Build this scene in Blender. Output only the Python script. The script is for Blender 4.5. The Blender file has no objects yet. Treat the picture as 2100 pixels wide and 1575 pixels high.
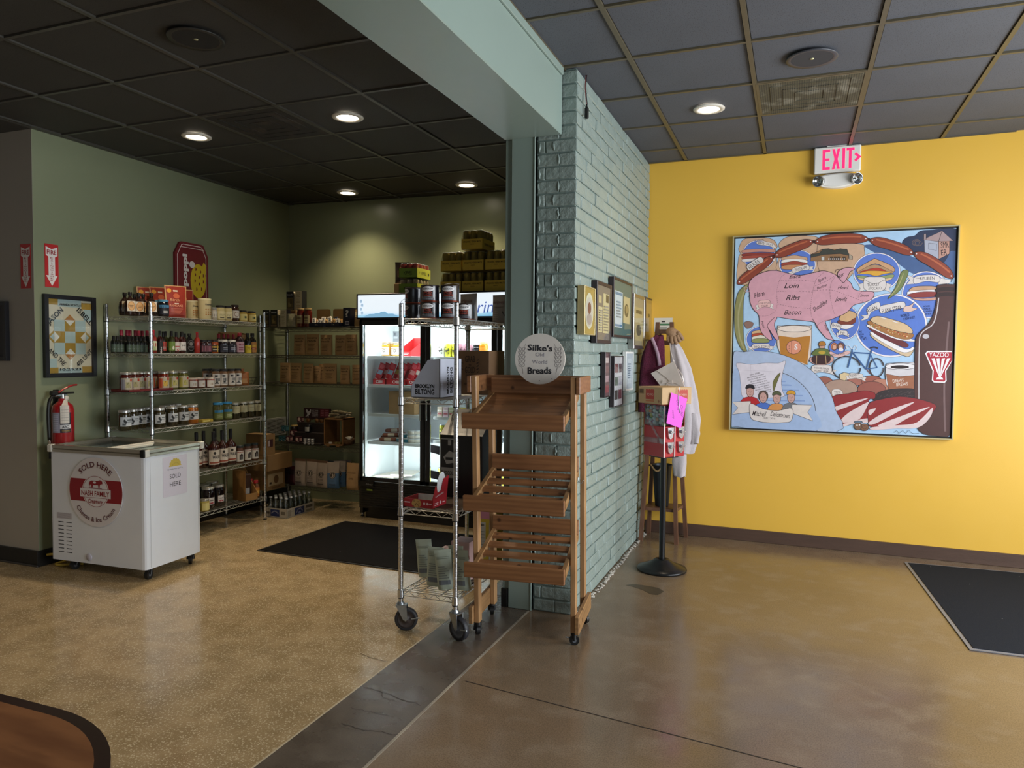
import bpy, math, random
from math import pi, sin, cos, radians
from mathutils import Vector, Matrix, noise
from mathutils.geometry import tessellate_polygon
random.seed(7)
V = Vector
SC = bpy.context.scene
COL = SC.collection
# ---------------------------------------------------------------- camera
CR = V((0.9323700213, 0.3614100904, 0.0082999939))
CU = V((-0.0226454191, 0.0354756842, 0.9991139379))
CF = V((-0.3607954106, 0.9317318404, -0.0412607474))
EYE = V((0.0, 0.0, 1.5006))
FPX = 1495.7
cd = bpy.data.cameras.new('camera')
cd.sensor_width = 36.0
cd.lens = FPX * 36.0 / 2100.0
cd.clip_start = 0.05
cam = bpy.data.objects.new('camera', cd)
COL.objects.link(cam)
cam.matrix_world = Matrix(((CR.x, CU.x, -CF.x, EYE.x), (CR.y, CU.y, -CF.y, EYE.y), (CR.z, CU.z, -CF.z, EYE.z), (0, 0, 0, 1)))
SC.camera = cam
def at(u, v, x=None, y=None, z=None):
 """the point of a real plane (x=, y= or z=) seen at a photograph pixel"""
 d = CR * ((u - 1050) / FPX) - CU * ((v - 787.5) / FPX) + CF
 if z is not None: t = (z - EYE.z) / d.z
 elif y is not None: t = y / d.y
 else: t = x / d.x
 return EYE + d * t
# ---------------------------------------------------------------- world, lights, exposure
SC.view_settings.view_transform = 'Standard'
SC.view_settings.look = 'None'
SC.view_settings.gamma = 1.0
SC.view_settings.use_curve_mapping = False
SC.view_settings.exposure = 0.0
w = bpy.data.worlds.new('sky'); SC.world = w; w.use_nodes = True
bgn = w.node_tree.nodes['Background']
bgn.inputs[0].default_value = (0.62, 0.78, 1.0, 1); bgn.inputs[1].default_value = 0.6
def light(kind, name, loc, energy, color, size=None, size_y=None, direction=None, **kw):
 l = bpy.data.lights.new(name, kind)
 l.energy = energy; l.color = color
 if kind == 'AREA':
  l.shape = 'RECTANGLE' if size_y else 'DISK'
  l.size = size
  if size_y: l.size_y = size_y
 for k, val in kw.items(): setattr(l, k, val)
 o = bpy.data.objects.new(name, l); COL.objects.link(o)
 o.location = loc
 if direction is not None:
  o.rotation_euler = V(direction).to_track_quat('-Z', 'Y').to_euler()
 return o
DAY = (0.90, 0.95, 1.0)
WARM = (1.0, 0.80, 0.55)
HL, HR = 2.995, 3.093          # ceiling heights of the market corner and of the entrance side
# daylight through the shop windows on the right-hand wall (behind the camera's right shoulder) ; the weak rear lamp is added fill
light('AREA', 'window_daylight', (3.02, 3.2, 1.55), 300, DAY, 4.2, 2.1, (-1, 0, -0.12))
light('AREA', 'rear_fill_light', (0.6, -2.9, 1.7), 9, DAY, 3.0, 1.6, (0, 1, 0))
DOWN_L = [at(403, 280, z=HL), at(713, 240, z=HL), at(713, 395, z=HL), at(957, 379, z=HL)]
DOWN_R = [at(1454, 223, z=HR)]
for p in DOWN_L:
 light('SPOT', 'downlight_lamp', (p.x, p.y, p.z - 0.012), 105, WARM, spot_size=radians(112), spot_blend=1.0, shadow_soft_size=0.07)
for p in DOWN_R:
 light('SPOT', 'downlight_lamp', (p.x, p.y, p.z - 0.012), 34, WARM, spot_size=radians(118), spot_blend=0.75, shadow_soft_size=0.07)
# unseen lamps of the same kind, added as frontal fill
for x, y, z in ((-3.9, 1.2, HL), (-2.6, 1.2, HL), (-5.8, 1.5, HL)):
 light('SPOT', 'downlight_lamp', (x, y, z - 0.012), 40, WARM, spot_size=radians(118), spot_blend=0.75, shadow_soft_size=0.07)
# ---------------------------------------------------------------- materials
def lin(h):
 if isinstance(h, str):
  h = h.lstrip('#'); c = [int(h[i:i + 2], 16) / 255 for i in (0, 2, 4)]
 else: c = list(h)[:3]
 return tuple((x / 12.92 if x <= 0.04045 else ((x + 0.055) / 1.055) ** 2.4) for x in c) + (1.0,)
MATS = {}
def mat(name, color='808080', rough=0.5, metal=0.0, var=0.06, scale=30.0, bump=0.0, bscale=120.0, spec=0.5, emit=0.0, coat=0.0, color2=None, trans=0.0, detail=3.0, stretch=None, ecolor=None):
 """principled material with procedural colour variation and relief"""
 if name in MATS: return MATS[name]
 m = bpy.data.materials.new(name); m.use_nodes = True
 nt = m.node_tree; b = nt.nodes['Principled BSDF']; L = nt.links.new
 c = lin(color)
 b.inputs['Roughness'].default_value = rough
 b.inputs['Metallic'].default_value = metal
 b.inputs['Specular IOR Level'].default_value = spec
 b.inputs['Coat Weight'].default_value = coat
 b.inputs['Coat Roughness'].default_value = 0.1
 b.inputs['Transmission Weight'].default_value = trans
 if emit:
  b.inputs['Emission Color'].default_value = lin(ecolor) if ecolor else c
  b.inputs['Emission Strength'].default_value = emit
 b.inputs['Base Color'].default_value = c
 m.diffuse_color = c
 vec = None
 if var or bump:
  tc = nt.nodes.new('ShaderNodeTexCoord'); vec = tc.outputs['Object']
  if stretch:
   mp = nt.nodes.new('ShaderNodeMapping'); mp.inputs['Scale'].default_value = stretch
   L(vec, mp.inputs['Vector']); vec = mp.outputs['Vector']
 if var:
  n = nt.nodes.new('ShaderNodeTexNoise'); n.inputs['Scale'].default_value = scale; n.inputs['Detail'].default_value = detail
  L(vec, n.inputs['Vector'])
  mx = nt.nodes.new('ShaderNodeMix'); mx.data_type = 'RGBA'
  c2 = lin(color2) if color2 else tuple(min(1, x * (1 + var * 2.0)) for x in c[:3]) + (1,)
  c1 = c if color2 else tuple(x * (1 - var * 2.0) for x in c[:3]) + (1,)
  mx.inputs[6].default_value = c1; mx.inputs[7].default_value = c2
  L(n.outputs['Fac'], mx.inputs[0]); L(mx.outputs[2], b.inputs['Base Color'])
 if bump:
  n2 = nt.nodes.new('ShaderNodeTexNoise'); n2.inputs['Scale'].default_value = bscale; n2.inputs['Detail'].default_value = 4
  L(vec, n2.inputs['Vector'])
  bp = nt.nodes.new('ShaderNodeBump'); bp.inputs['Strength'].default_value = bump; bp.inputs['Distance'].default_value = 0.01
  L(n2.outputs['Fac'], bp.inputs['Height']); L(bp.outputs['Normal'], b.inputs['Normal'])
 MATS[name] = m
 return m
def ink(h, rough=0.6):
 """flat printing ink / paint of one colour"""
 return mat('ink_' + h + ('' if rough == 0.6 else '_%g' % rough), h, rough, var=0)
def ramp(nt, fac, stops):
 r = nt.nodes.new('ShaderNodeValToRGB')
 e = r.color_ramp.elements
 while len(e) < len(stops): e.new(0.5)
 for i, (p, c) in enumerate(stops):
  e[i].position = p; e[i].color = lin(c) if isinstance(c, str) else (c, c, c, 1)
 nt.links.new(fac, r.inputs[0]); return r.outputs[0]
def noise_n(nt, vec, scale, detail=3, rough=0.5, kind='ShaderNodeTexNoise'):
 n = nt.nodes.new(kind); n.inputs['Scale'].default_value = scale
 if 'Detail' in n.inputs: n.inputs['Detail'].default_value = detail
 if vec is not None: nt.links.new(vec, n.inputs['Vector'])
 return n
def mixc(nt, fac, a, b, mode='MIX'):
 m = nt.nodes.new('ShaderNodeMix'); m.data_type = 'RGBA'; m.blend_type = mode
 for sock, val in ((m.inputs[0], fac), (m.inputs[6], a), (m.inputs[7], b)):
  if isinstance(val, (int, float)): sock.default_value = val
  elif isinstance(val, (tuple, str)): sock.default_value = lin(val) if isinstance(val, str) else val
  else: nt.links.new(val, sock)
 return m.outputs[2]
def new_mat(name):
 m = bpy.data.materials.new(name); m.use_nodes = True
 nt = m.node_tree; b = nt.nodes['Principled BSDF']
 tc = nt.nodes.new('ShaderNodeTexCoord')
 MATS[name] = m
 return m, nt, b, tc.outputs['Object']
def bumpn(nt, b, h, strength, dist=0.01, prev=None):
 bp = nt.nodes.new('ShaderNodeBump'); bp.inputs['Strength'].default_value = strength; bp.inputs['Distance'].default_value = dist
 nt.links.new(h, bp.inputs['Height'])
 if prev is not None: nt.links.new(prev, bp.inputs['Normal'])
 nt.links.new(bp.outputs['Normal'], b.inputs['Normal']); return bp.outputs['Normal']
def glass_mat(name, tint='ffffff', refl=0.12, alpha=0.06):
 """thin clear sheet: lets light through, mirrors a little, carries a faint tint"""
 m = bpy.data.materials.new(name); m.use_nodes = True; nt = m.node_tree
 nt.nodes.remove(nt.nodes['Principled BSDF']); out = nt.nodes['Material Output']
 tr = nt.nodes.new('ShaderNodeBsdfTransparent'); tr.inputs[0].default_value = lin(tint)
 gl = nt.nodes.new('ShaderNodeBsdfGlossy'); gl.inputs['Roughness'].default_value = 0.03
 fr = nt.nodes.new('ShaderNodeLayerWeight'); fr.inputs['Blend'].default_value = 0.25
 mm = nt.nodes.new('ShaderNodeMath'); mm.operation = 'MULTIPLY_ADD'; mm.inputs[1].default_value = 0.28; mm.inputs[2].default_value = alpha * 0.5
 nt.links.new(fr.outputs['Fresnel'], mm.inputs[0])
 mx = nt.nodes.new('ShaderNodeMixShader'); nt.links.new(mm.outputs[0], mx.inputs[0])
 nt.links.new(tr.outputs[0], mx.inputs[1]); nt.links.new(gl.outputs[0], mx.inputs[2]); nt.links.new(mx.outputs[0], out.inputs[0])
 MATS[name] = m
 return m
# ---------------------------------------------------------------- mesh builder
def frame(o, ex=(1, 0, 0), ey=(0, 0, 1)):
 ex = V(ex).normalized(); ey = V(ey).normalized(); ez = ex.cross(ey)
 return Matrix(((ex.x, ey.x, ez.x, o[0]), (ex.y, ey.y, ez.y, o[1]), (ex.z, ey.z, ez.z, o[2]), (0, 0, 0, 1)))
def wrapf(R, ang=0.0, z=0.0, cx=0.0, cy=0.0):
 """maps label coordinates onto a cylinder whose front looks to -Y, turned by ang"""
 def f(x, y, o):
  a = x / R + ang
  return V((cx + (R + o) * sin(a), cy - (R + o) * cos(a), z + y))
 return f
FONT = {}
def glyphs(s, bold=0.0, shear=0.0, spacing=1.0):
 k = (s, bold, shear, spacing)
 if k in FONT: return FONT[k]
 c = bpy.data.curves.new('t', 'FONT'); c.body = s; c.resolution_u = 2; c.offset = bold; c.shear = shear
 c.space_character = spacing
 o = bpy.data.objects.new('t', c)
 me = bpy.data.meshes.new_from_object(o)
 vs = [(v.co.x, v.co.y) for v in me.vertices]; fs = [tuple(p.vertices) for p in me.polygons]
 bpy.data.meshes.remove(me); bpy.data.objects.remove(o); bpy.data.curves.remove(c)
 if not vs: vs = [(0, 0)]
 x0 = min(v[0] for v in vs); x1 = max(v[0] for v in vs)
 FONT[k] = (vs, fs, x0, x1)
 return FONT[k]
def cr(pts, n=6, closed=False):
 """Catmull-Rom curve through points"""
 P = [V(p) for p in pts]; out = []; N = len(P)
 rng = range(N if closed else N - 1)
 for i in rng:
  p0 = P[(i - 1) % N] if closed or i > 0 else P[0]
  p1 = P[i]; p2 = P[(i + 1) % N]
  p3 = P[(i + 2) % N] if closed or i + 2 < N else P[-1]
  for k in range(n):
   t = k / n
   out.append(0.5 * ((2 * p1) + (p2 - p0) * t + (2 * p0 - 5 * p1 + 4 * p2 - p3) * t * t + (3 * p1 - p0 - 3 * p2 + p3) * t ** 3))
 if not closed: out.append(P[-1])
 return out
def ell(cx, cy, rx, ry, n=24, a0=0.0, a1=2 * pi, rot=0.0):
 full = abs(a1 - a0 - 2 * pi) < 1e-6; m = n if full else n + 1
 o = []
 for i in range(m):
  a = a0 + (a1 - a0) * i / n
  x, y = rx * cos(a), ry * sin(a)
  o.append((cx + x * cos(rot) - y * sin(rot), cy + x * sin(rot) + y * cos(rot)))
 return o
class MB:
 def __init__(s): s.v = []; s.f = []; s.mi = []; s.sm = []; s.mats = []
 def midx(s, m):
  if m not in s.mats: s.mats.append(m)
  return s.mats.index(m)
 def add(s, vs, fs, m, smooth=False, M=None):
  b = len(s.v); i = s.midx(m)
  s.v.extend([tuple(M @ V(p)) if M is not None else tuple(p) for p in vs])
  for f in fs:
   s.f.append(tuple(k + b for k in f)); s.mi.append(i); s.sm.append(smooth)
  return s
 def box(s, a, c, m, b=0.0, M=None):
  x0, x1 = sorted((a[0], c[0])); y0, y1 = sorted((a[1], c[1])); z0, z1 = sorted((a[2], c[2]))
  if b <= 0:
   vs = [(x, y, z) for x in (x0, x1) for y in (y0, y1) for z in (z0, z1)]
   fs = [(0, 1, 3, 2), (4, 6, 7, 5), (0, 4, 5, 1), (2, 3, 7, 6), (0, 2, 6, 4), (1, 5, 7, 3)]
   return s.add(vs, fs, m, False, M)
  b = min(b, (x1 - x0) / 2.01, (y1 - y0) / 2.01, (z1 - z0) / 2.01)
  vs = []; idx = {}
  for ix, x in enumerate((x0, x1)):
   for iy, y in enumerate((y0, y1)):
    for iz, z in enumerate((z0, z1)):
     sx, sy, sz = (1, -1)[ix], (1, -1)[iy], (1, -1)[iz]
     for ax, p in enumerate(((x, y + sy * b, z + sz * b), (x + sx * b, y, z + sz * b), (x + sx * b, y + sy * b, z))):
      idx[ix, iy, iz, ax] = len(vs); vs.append(p)
  g = lambda ix, iy, iz, ax: idx[ix, iy, iz, ax]
  fs = []
  for i in (0, 1):
   q = [(i, 0, 0, 0), (i, 1, 0, 0), (i, 1, 1, 0), (i, 0, 1, 0)]; fs.append([g(*t) for t in q])
   q = [(0, i, 0, 1), (1, i, 0, 1), (1, i, 1, 1), (0, i, 1, 1)]; fs.append([g(*t) for t in q])
   q = [(0, 0, i, 2), (1, 0, i, 2), (1, 1, i, 2), (0, 1, i, 2)]; fs.append([g(*t) for t in q])
   for j in (0, 1):
    fs.append([g(i, j, 0, 0), g(i, j, 1, 0), g(i, j, 1, 1), g(i, j, 0, 1)])
    fs.append([g(i, 0, j, 0), g(i, 1, j, 0), g(i, 1, j, 2), g(i, 0, j, 2)])
    fs.append([g(0, i, j, 1), g(1, i, j, 1), g(1, i, j, 2), g(0, i, j, 2)])
  for ix in (0, 1):
   for iy in (0, 1):
    for iz in (0, 1): fs.append([g(ix, iy, iz, 0), g(ix, iy, iz, 1), g(ix, iy, iz, 2)])
  c0 = V(((x0 + x1) / 2, (y0 + y1) / 2, (z0 + z1) / 2)); out = []
  for f in fs:
   a_, b_, c_ = V(vs[f[0]]), V(vs[f[1]]), V(vs[f[2]])
   nrm = (b_ - a_).cross(c_ - a_)
   out.append(tuple(f) if nrm.dot(a_ - c0) > 0 else tuple(reversed(f)))
  return s.add(vs, out, m, False, M)
 def tube(s, p, q, r, m, n=10, r2=None, cap=True, smooth=True):
  p, q = V(p), V(q); d = (q - p)
  if d.length < 1e-9: return s
  d.normalize(); r2 = r if r2 is None else r2
  a = d.orthogonal().normalized(); b = d.cross(a)
  vs = [p + (a * cos(2 * pi * i / n) + b * sin(2 * pi * i / n)) * r for i in range(n)] + [q + (a * cos(2 * pi * i / n) + b * sin(2 * pi * i / n)) * r2 for i in range(n)]
  s.add(vs, [(i, (i + 1) % n, n + (i + 1) % n, n + i) for i in range(n)], m, smooth)
  if cap:
   s.add(vs[:n], [tuple(reversed(range(n)))], m); s.add(vs[n:], [tuple(range(n))], m)
  return s
 def path(s, pts, r, m, n=6, rs=None, closed=False, cap=True):
  P = [V(p) for p in pts]; N = len(P); rings = []
  a = None
  for i in range(N):
   if closed: d = P[(i + 1) % N] - P[i - 1]
   else: d = P[min(i + 1, N - 1)] - P[max(i - 1, 0)]
   if d.length < 1e-9: d = V((0, 0, 1))
   d.normalize()
   a = (d.orthogonal() if a is None else (a - d * a.dot(d)))
   if a.length < 1e-6: a = d.orthogonal()
   a.normalize(); b = d.cross(a); rr = rs[i] if rs else r
   rings.append([P[i] + (a * cos(2 * pi * k / n) + b * sin(2 * pi * k / n)) * rr for k in range(n)])
  vs = [p for rg in rings for p in rg]; fs = []
  for i in range(N if closed else N - 1):
   j = (i + 1) % N
   for k in range(n): fs.append((i * n + k, i * n + (k + 1) % n, j * n + (k + 1) % n, j * n + k))
  if cap and not closed: fs += [tuple(reversed(range(n))), tuple(range((N - 1) * n, N * n))]
  return s.add(vs, fs, m, True)
 def lathe(s, prof, m, n=16, c=(0, 0, 0), M=None, smooth=True, a0=0.0, a1=2 * pi, sx=1.0, sy=1.0):
  full = abs(a1 - a0 - 2 * pi) < 1e-6; k = n if full else n + 1; vs = []
  for r, z in prof:
   for i in range(k):
    a = a0 + (a1 - a0) * i / n
    vs.append((c[0] + r * cos(a) * sx, c[1] + r * sin(a) * sy, c[2] + z))
  fs = []
  for j in range(len(prof) - 1):
   for i in range(n):
    i2 = (i + 1) % k
    fs.append((j * k + i, j * k + i2, (j + 1) * k + i2, (j + 1) * k + i))
  return s.add(vs, fs, m, smooth, M)
 def map2(s, pts, fs, fr, off, m):
  if callable(fr): vs = [fr(p[0], p[1], off) for p in pts]
  else: vs = [fr @ V((p[0], p[1], off)) for p in pts]
  return s.add(vs, fs, m)
 def poly(s, pts, fr, m, off=0.0):
  pts = [(p[0], p[1]) for p in pts]
  if len(pts) <= 4 and len(pts) > 2: tris = [tuple(range(len(pts)))]
  else: tris = [tuple(t) for t in tessellate_polygon([[V((p[0], p[1], 0)) for p in pts]])]
  out = []
  for t in tris:
   a, b, c = pts[t[0]], pts[t[1]], pts[t[2]]
   ar = (b[0] - a[0]) * (c[1] - a[1]) - (b[1] - a[1]) * (c[0] - a[0])
   out.append(t if ar > 0 else tuple(reversed(t)))
  return s.map2(pts, out, fr, off, m)
 def rect(s, x0, y0, x1, y1, fr, m, off=0.0, nx=1):
  xs = [x0 + (x1 - x0) * i / nx for i in range(nx + 1)]
  pts = [(x, y0) for x in xs] + [(x, y1) for x in xs]
  return s.map2(pts, [(i, i + 1, nx + 2 + i, nx + 1 + i) for i in range(nx)], fr, off, m)
 def stroke(s, pts, w, fr, m, off=0.0, closed=False):
  P = [V((p[0], p[1])) for p in pts]; N = len(P)
  if N < 2: return s
  vs = []
  for i in range(N):
   d = (P[(i + 1) % N] - P[i - 1]) if closed else (P[min(i + 1, N - 1)] - P[max(i - 1, 0)])
   if d.length < 1e-9: d = V((1, 0))
   d.normalize(); nn = V((-d.y, d.x)) * (w / 2)
   vs += [tuple(P[i] + nn), tuple(P[i] - nn)]
  fs = []
  for i in range(N if closed else N - 1):
   j = (i + 1) % N; fs.append((2 * i + 1, 2 * j + 1, 2 * j, 2 * i))
  return s.map2(vs, fs, fr, off, m)
 def prism(s, pts, fr, m, d0, d1, mside=None):
  """polygon extruded along the frame's normal from d0 to d1 (front at d1)"""
  pts = [(p[0], p[1]) for p in pts]
  area = sum(pts[i - 1][0] * pts[i][1] - pts[i][0] * pts[i - 1][1] for i in range(len(pts)))
  if area < 0: pts = pts[::-1]
  s.poly(pts, fr, m, d1)
  n = len(pts)
  back = [fr @ V((p[0], p[1], d0)) for p in pts]; front = [fr @ V((p[0], p[1], d1)) for p in pts]
  s.add(back + front, [(i, (i + 1) % n, n + (i + 1) % n, n + i) for i in range(n)], mside or m)
  if n <= 4: s.add(back, [tuple(reversed(range(n)))], mside or m)
  else:
   tr = tessellate_polygon([[V((p[0], p[1], 0)) for p in pts]]); o = []
   for t in tr:
    a, b, c = pts[t[0]], pts[t[1]], pts[t[2]]
    ar = (b[0] - a[0]) * (c[1] - a[1]) - (b[1] - a[1]) * (c[0] - a[0])
    o.append(tuple(t) if ar < 0 else tuple(reversed(t)))
   s.add(back, o, mside or m)
  return s
 def text(s, t, fr, x, y, h, m, w=None, off=0.0006, bold=0.0, rot=0.0, shear=0.0, align='C', arc=None, vs_=None, sp=1.0):
  """x,y = centre of the baseline; h = capital height; w = total width; arc=(cx,cy,R,centre angle,+1/-1)"""
  gv, gf, x0, x1 = glyphs(t, bold, shear, sp)
  sy = h / 0.69; sx = (w / max(1e-6, x1 - x0)) if w else sy
  mid = (x0 + x1) / 2 if align == 'C' else x0
  out = []
  for a, b in gv:
   px, py = (a - mid) * sx, b * sy
   if arc:
    cx, cy, R, ca, sg = arc
    if sg > 0: an = ca - px / R; rr = R + py
    else: an = ca + px / R; rr = R - py
    out.append((cx + rr * cos(an), cy + rr * sin(an)))
   else: out.append((x + px * cos(rot) - py * sin(rot), y + px * sin(rot) + py * cos(rot)))
  return s.map2(out, gf, fr, off, m)
 def mesh(s, name):
  me = bpy.data.meshes.new(name)
  me.from_pydata(s.v, [], s.f)
  for m in s.mats: me.materials.append(m)
  me.polygons.foreach_set('material_index', s.mi)
  me.polygons.foreach_set('use_smooth', s.sm)
  me.update(); return me
 def build(s, name, parent=None, loc=None, rz=None):
  o = bpy.data.objects.new(name, s.mesh(name)); COL.objects.link(o)
  if parent is not None: o.parent = parent
  if loc is not None: o.location = loc
  if rz is not None: o.rotation_euler = (0, 0, rz)
  return o
def tag(o, label=None, cat=None, group=None, kind=None):
 if label: o['label'] = label
 if cat: o['category'] = cat
 if group: o['group'] = group
 if kind: o['kind'] = kind
 return o
def thing(name, label, cat, loc=(0, 0, 0), rz=0.0, group=None):
 o = bpy.data.objects.new(name, None); o.empty_display_size = 0.05; COL.objects.link(o)
 o.location = loc; o.rotation_euler = (0, 0, rz)
 return tag(o, label, cat, group)
def struct(name, mb=None, parent=None):
 if mb is None:
  o = bpy.data.objects.new(name, None); COL.objects.link(o)
 else: o = mb.build(name, parent)
 o['kind'] = 'structure'
 return o
def dup(src, loc, rz=None, label=None, group=None):
 r = src.copy(); COL.objects.link(r); r.location = loc
 if rz is not None: r.rotation_euler = (r.rotation_euler.x, r.rotation_euler.y, rz)
 for k in ('label', 'group'):
  if k in r: del r[k]
 if label: r['label'] = label
 if group: r['group'] = group
 for ch in list(src.children):
  c = ch.copy(); COL.objects.link(c); c.parent = r
  for g in list(ch.children):
   d = g.copy(); COL.objects.link(d); d.parent = c
 return r
PROTO = {}
def place(key, maker, loc, rz, label, group=None, scale=None):
 """first call builds the product, later calls copy it with its parts"""
 if key not in PROTO:
  PROTO[key] = maker()
  o = PROTO[key]; o.location = loc; o.rotation_euler = (0, 0, rz); o['label'] = label
  if group: o['group'] = group
 else: o = dup(PROTO[key], loc, rz, label, group)
 if scale: o.scale = scale
 return o
ORD = ['leftmost', 'second from left', 'third from left', 'fourth from left', 'fifth from left', 'sixth from left', 'seventh from left', 'eighth from left', 'ninth from left', 'tenth from left', 'eleventh from left', 'twelfth from left', 'thirteenth from left']
def ordl(i, n):
 if i == n - 1 and n > 1: return 'rightmost'
 return ORD[i]
# ================================================================ the setting
XW = -1.165                      # painted brick face
def yw_y(x, off=0.0): return 6.16 - 0.0176 * x - off
def bw_y(x): return 6.18 + 0.063 * (x + 4.85)
def atw(u, v, off=0.0):
 """point on the yellow wall (off = distance in front of it) seen at a pixel"""
 d = CR * ((u - 1050) / FPX) - CU * ((v - 787.5) / FPX) + CF
 return EYE + d * ((6.16 - off) / (d.y + 0.0176 * d.x))
YEX = V((1, -0.0176, 0)).normalized()
def paint_mat(name, c, rough, var=0.05, bump=0.12, bs=260, dirt=0.0):
 m, nt, b, o = new_mat(name)
 n = noise_n(nt, o, 1.7, 4); n2 = noise_n(nt, o, 9, 5)
 base = mixc(nt, n.outputs['Fac'], tuple(x * (1 - var) for x in lin(c)[:3]) + (1,), tuple(min(1, x * (1 + var)) for x in lin(c)[:3]) + (1,))
 if dirt:
  f = ramp(nt, n2.outputs['Fac'], [(0.60, 0.0), (0.75, dirt)])
  base = mixc(nt, f, base, '6b5f4a')
 nt.links.new(base, b.inputs['Base Color'])
 rr = nt.nodes.new('ShaderNodeMapRange'); rr.inputs['To Min'].default_value = rough * 0.85; rr.inputs['To Max'].default_value = rough * 1.2
 nt.links.new(n2.outputs['Fac'], rr.inputs['Value']); nt.links.new(rr.outputs[0], b.inputs['Roughness'])
 if bump:
  h = noise_n(nt, o, bs, 2); bumpn(nt, b, h.outputs['Fac'], bump, 0.002)
 return m
M_GREEN = paint_mat('sage_wall_paint', '868d70', 0.30)
M_GREYW = paint_mat('grey_wall_paint', 'a39d92', 0.5)
M_TEAL = paint_mat('teal_grey_enamel', '86968d', 0.32)
M_YEL = paint_mat('yellow_wall_paint', 'e2b345', 0.42, 0.04, 0.15)
M_DARKCEIL = None
def brick_mat():
 m, nt, b, o = new_mat('painted_brick')
 n = noise_n(nt, o, 3.0, 4)
 base = mixc(nt, n.outputs['Fac'], '80908a', '8f9c95')
 nt.links.new(base, b.inputs['Base Color']); b.inputs['Roughness'].default_value = 0.36
 h1 = noise_n(nt, o, 34, 5); h2 = noise_n(nt, o, 150, 3)
 v = nt.nodes.new('ShaderNodeTexVoronoi'); v.inputs['Scale'].default_value = 26; nt.links.new(o, v.inputs['Vector'])
 p = bumpn(nt, b, h1.outputs['Fac'], 0.6, 0.012)
 p = bumpn(nt, b, h2.outputs['Fac'], 0.35, 0.004, p)
 bumpn(nt, b, v.outputs['Distance'], 0.18, 0.01, p)
 return m
M_BRICK = brick_mat()
M_MORTAR = mat('painted_mortar', '8399a0', 0.5, var=0.08, scale=14, bump=0.8, bscale=70, color2='7c8f86')
M_MORTAR = paint_mat('painted_mortar_joint', '798a84', 0.45, 0.08, 0.9, 60)
def tile_mat(name, c, speck):
 m, nt, b, o = new_mat(name)
 n = noise_n(nt, o, 230, 2); f = ramp(nt, n.outputs['Fac'], [(0.34, 1.0), (0.40, 0.0)])
 st = noise_n(nt, o, 2.2, 4); base = mixc(nt, st.outputs['Fac'], tuple(x * 0.85 for x in lin(c)[:3]) + (1,), tuple(x * 1.15 for x in lin(c)[:3]) + (1,))
 nt.links.new(mixc(nt, f, base, speck), b.inputs['Base Color'])
 b.inputs['Roughness'].default_value = 0.75
 bumpn(nt, b, f, -0.5, 0.002)
 return m
M_TILE_L = tile_mat('ceiling_tile_shade_tone', '36342f', '151412')  # same tile as on the right, the dimmer light put into its colour
M_TILE_R = tile_mat('ceiling_tile_lit_tone', '54575e', '202226')  # same tile, colour lightened for the brighter entrance side
M_BAR_L = mat('ceiling_bar_dark', '47453f', 0.4, var=0.05)
M_BAR_R = mat('ceiling_bar_reflect_tint', '57503f', 0.4, var=0.08)  # brown tint holds the yellow wall's reflection in the bar colour
M_BLACKRUB = mat('black_rubber', '141413', 0.45, var=0.1)
M_WHITE = mat('white_enamel', 'e2e7ee', 0.35, var=0.02, scale=8)
M_CHROME = mat('chrome', 'd0d2d4', 0.16, 1.0, var=0.05, scale=60)
# ---- floor
def terrazzo():
 m, nt, b, o = new_mat('terrazzo')
 v = nt.nodes.new('ShaderNodeTexVoronoi'); v.inputs['Scale'].default_value = 115; nt.links.new(o, v.inputs['Vector'])
 v2 = nt.nodes.new('ShaderNodeTexVoronoi'); v2.inputs['Scale'].default_value = 260; nt.links.new(o, v2.inputs['Vector'])
 big = noise_n(nt, o, 1.3, 5); mid = noise_n(nt, o, 7, 5)
 base = mixc(nt, ramp(nt, big.outputs['Fac'], [(0.3, 0.0), (0.7, 1.0)]), '9b8460', 'b19a75')
 base = mixc(nt, ramp(nt, mid.outputs['Fac'], [(0.42, 0.35), (0.60, 0.0)]), base, '6b5738')
 sep = nt.nodes.new('ShaderNodeSeparateColor'); nt.links.new(v.outputs['Color'], sep.inputs[0])
 dot = ramp(nt, v.outputs['Distance'], [(0.32, 1.0), (0.46, 0.0)])
 pick = ramp(nt, sep.outputs[0], [(0.20, 0.0), (0.80, 0.85)])
 mu = nt.nodes.new('ShaderNodeMath'); mu.operation = 'MULTIPLY'; nt.links.new(dot, mu.inputs[0]); nt.links.new(pick, mu.inputs[1])
 base = mixc(nt, mu.outputs[0], base, 'd0c0a0')
 sep2 = nt.nodes.new('ShaderNodeSeparateColor'); nt.links.new(v2.outputs['Color'], sep2.inputs[0])
 dot2 = ramp(nt, v2.outputs['Distance'], [(0.30, 1.0), (0.42, 0.0)]); pick2 = ramp(nt, sep2.outputs[1], [(0.45, 0.0), (0.8, 0.55)])
 mu2 = nt.nodes.new('ShaderNodeMath'); mu2.operation = 'MULTIPLY'; nt.links.new(dot2, mu2.inputs[0]); nt.links.new(pick2, mu2.inputs[1])
 base = mixc(nt, mu2.outputs[0], base, 'c9b894')
 nt.links.new(base, b.inputs['Base Color'])
 nt.links.new(ramp(nt, mid.outputs['Fac'], [(0.35, 0.12), (0.7, 0.24)]), b.inputs['Roughness']); b.inputs['Specular IOR Level'].default_value = 0.7
 bumpn(nt, b, mid.outputs['Fac'], 0.05, 0.01)
 return m
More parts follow.
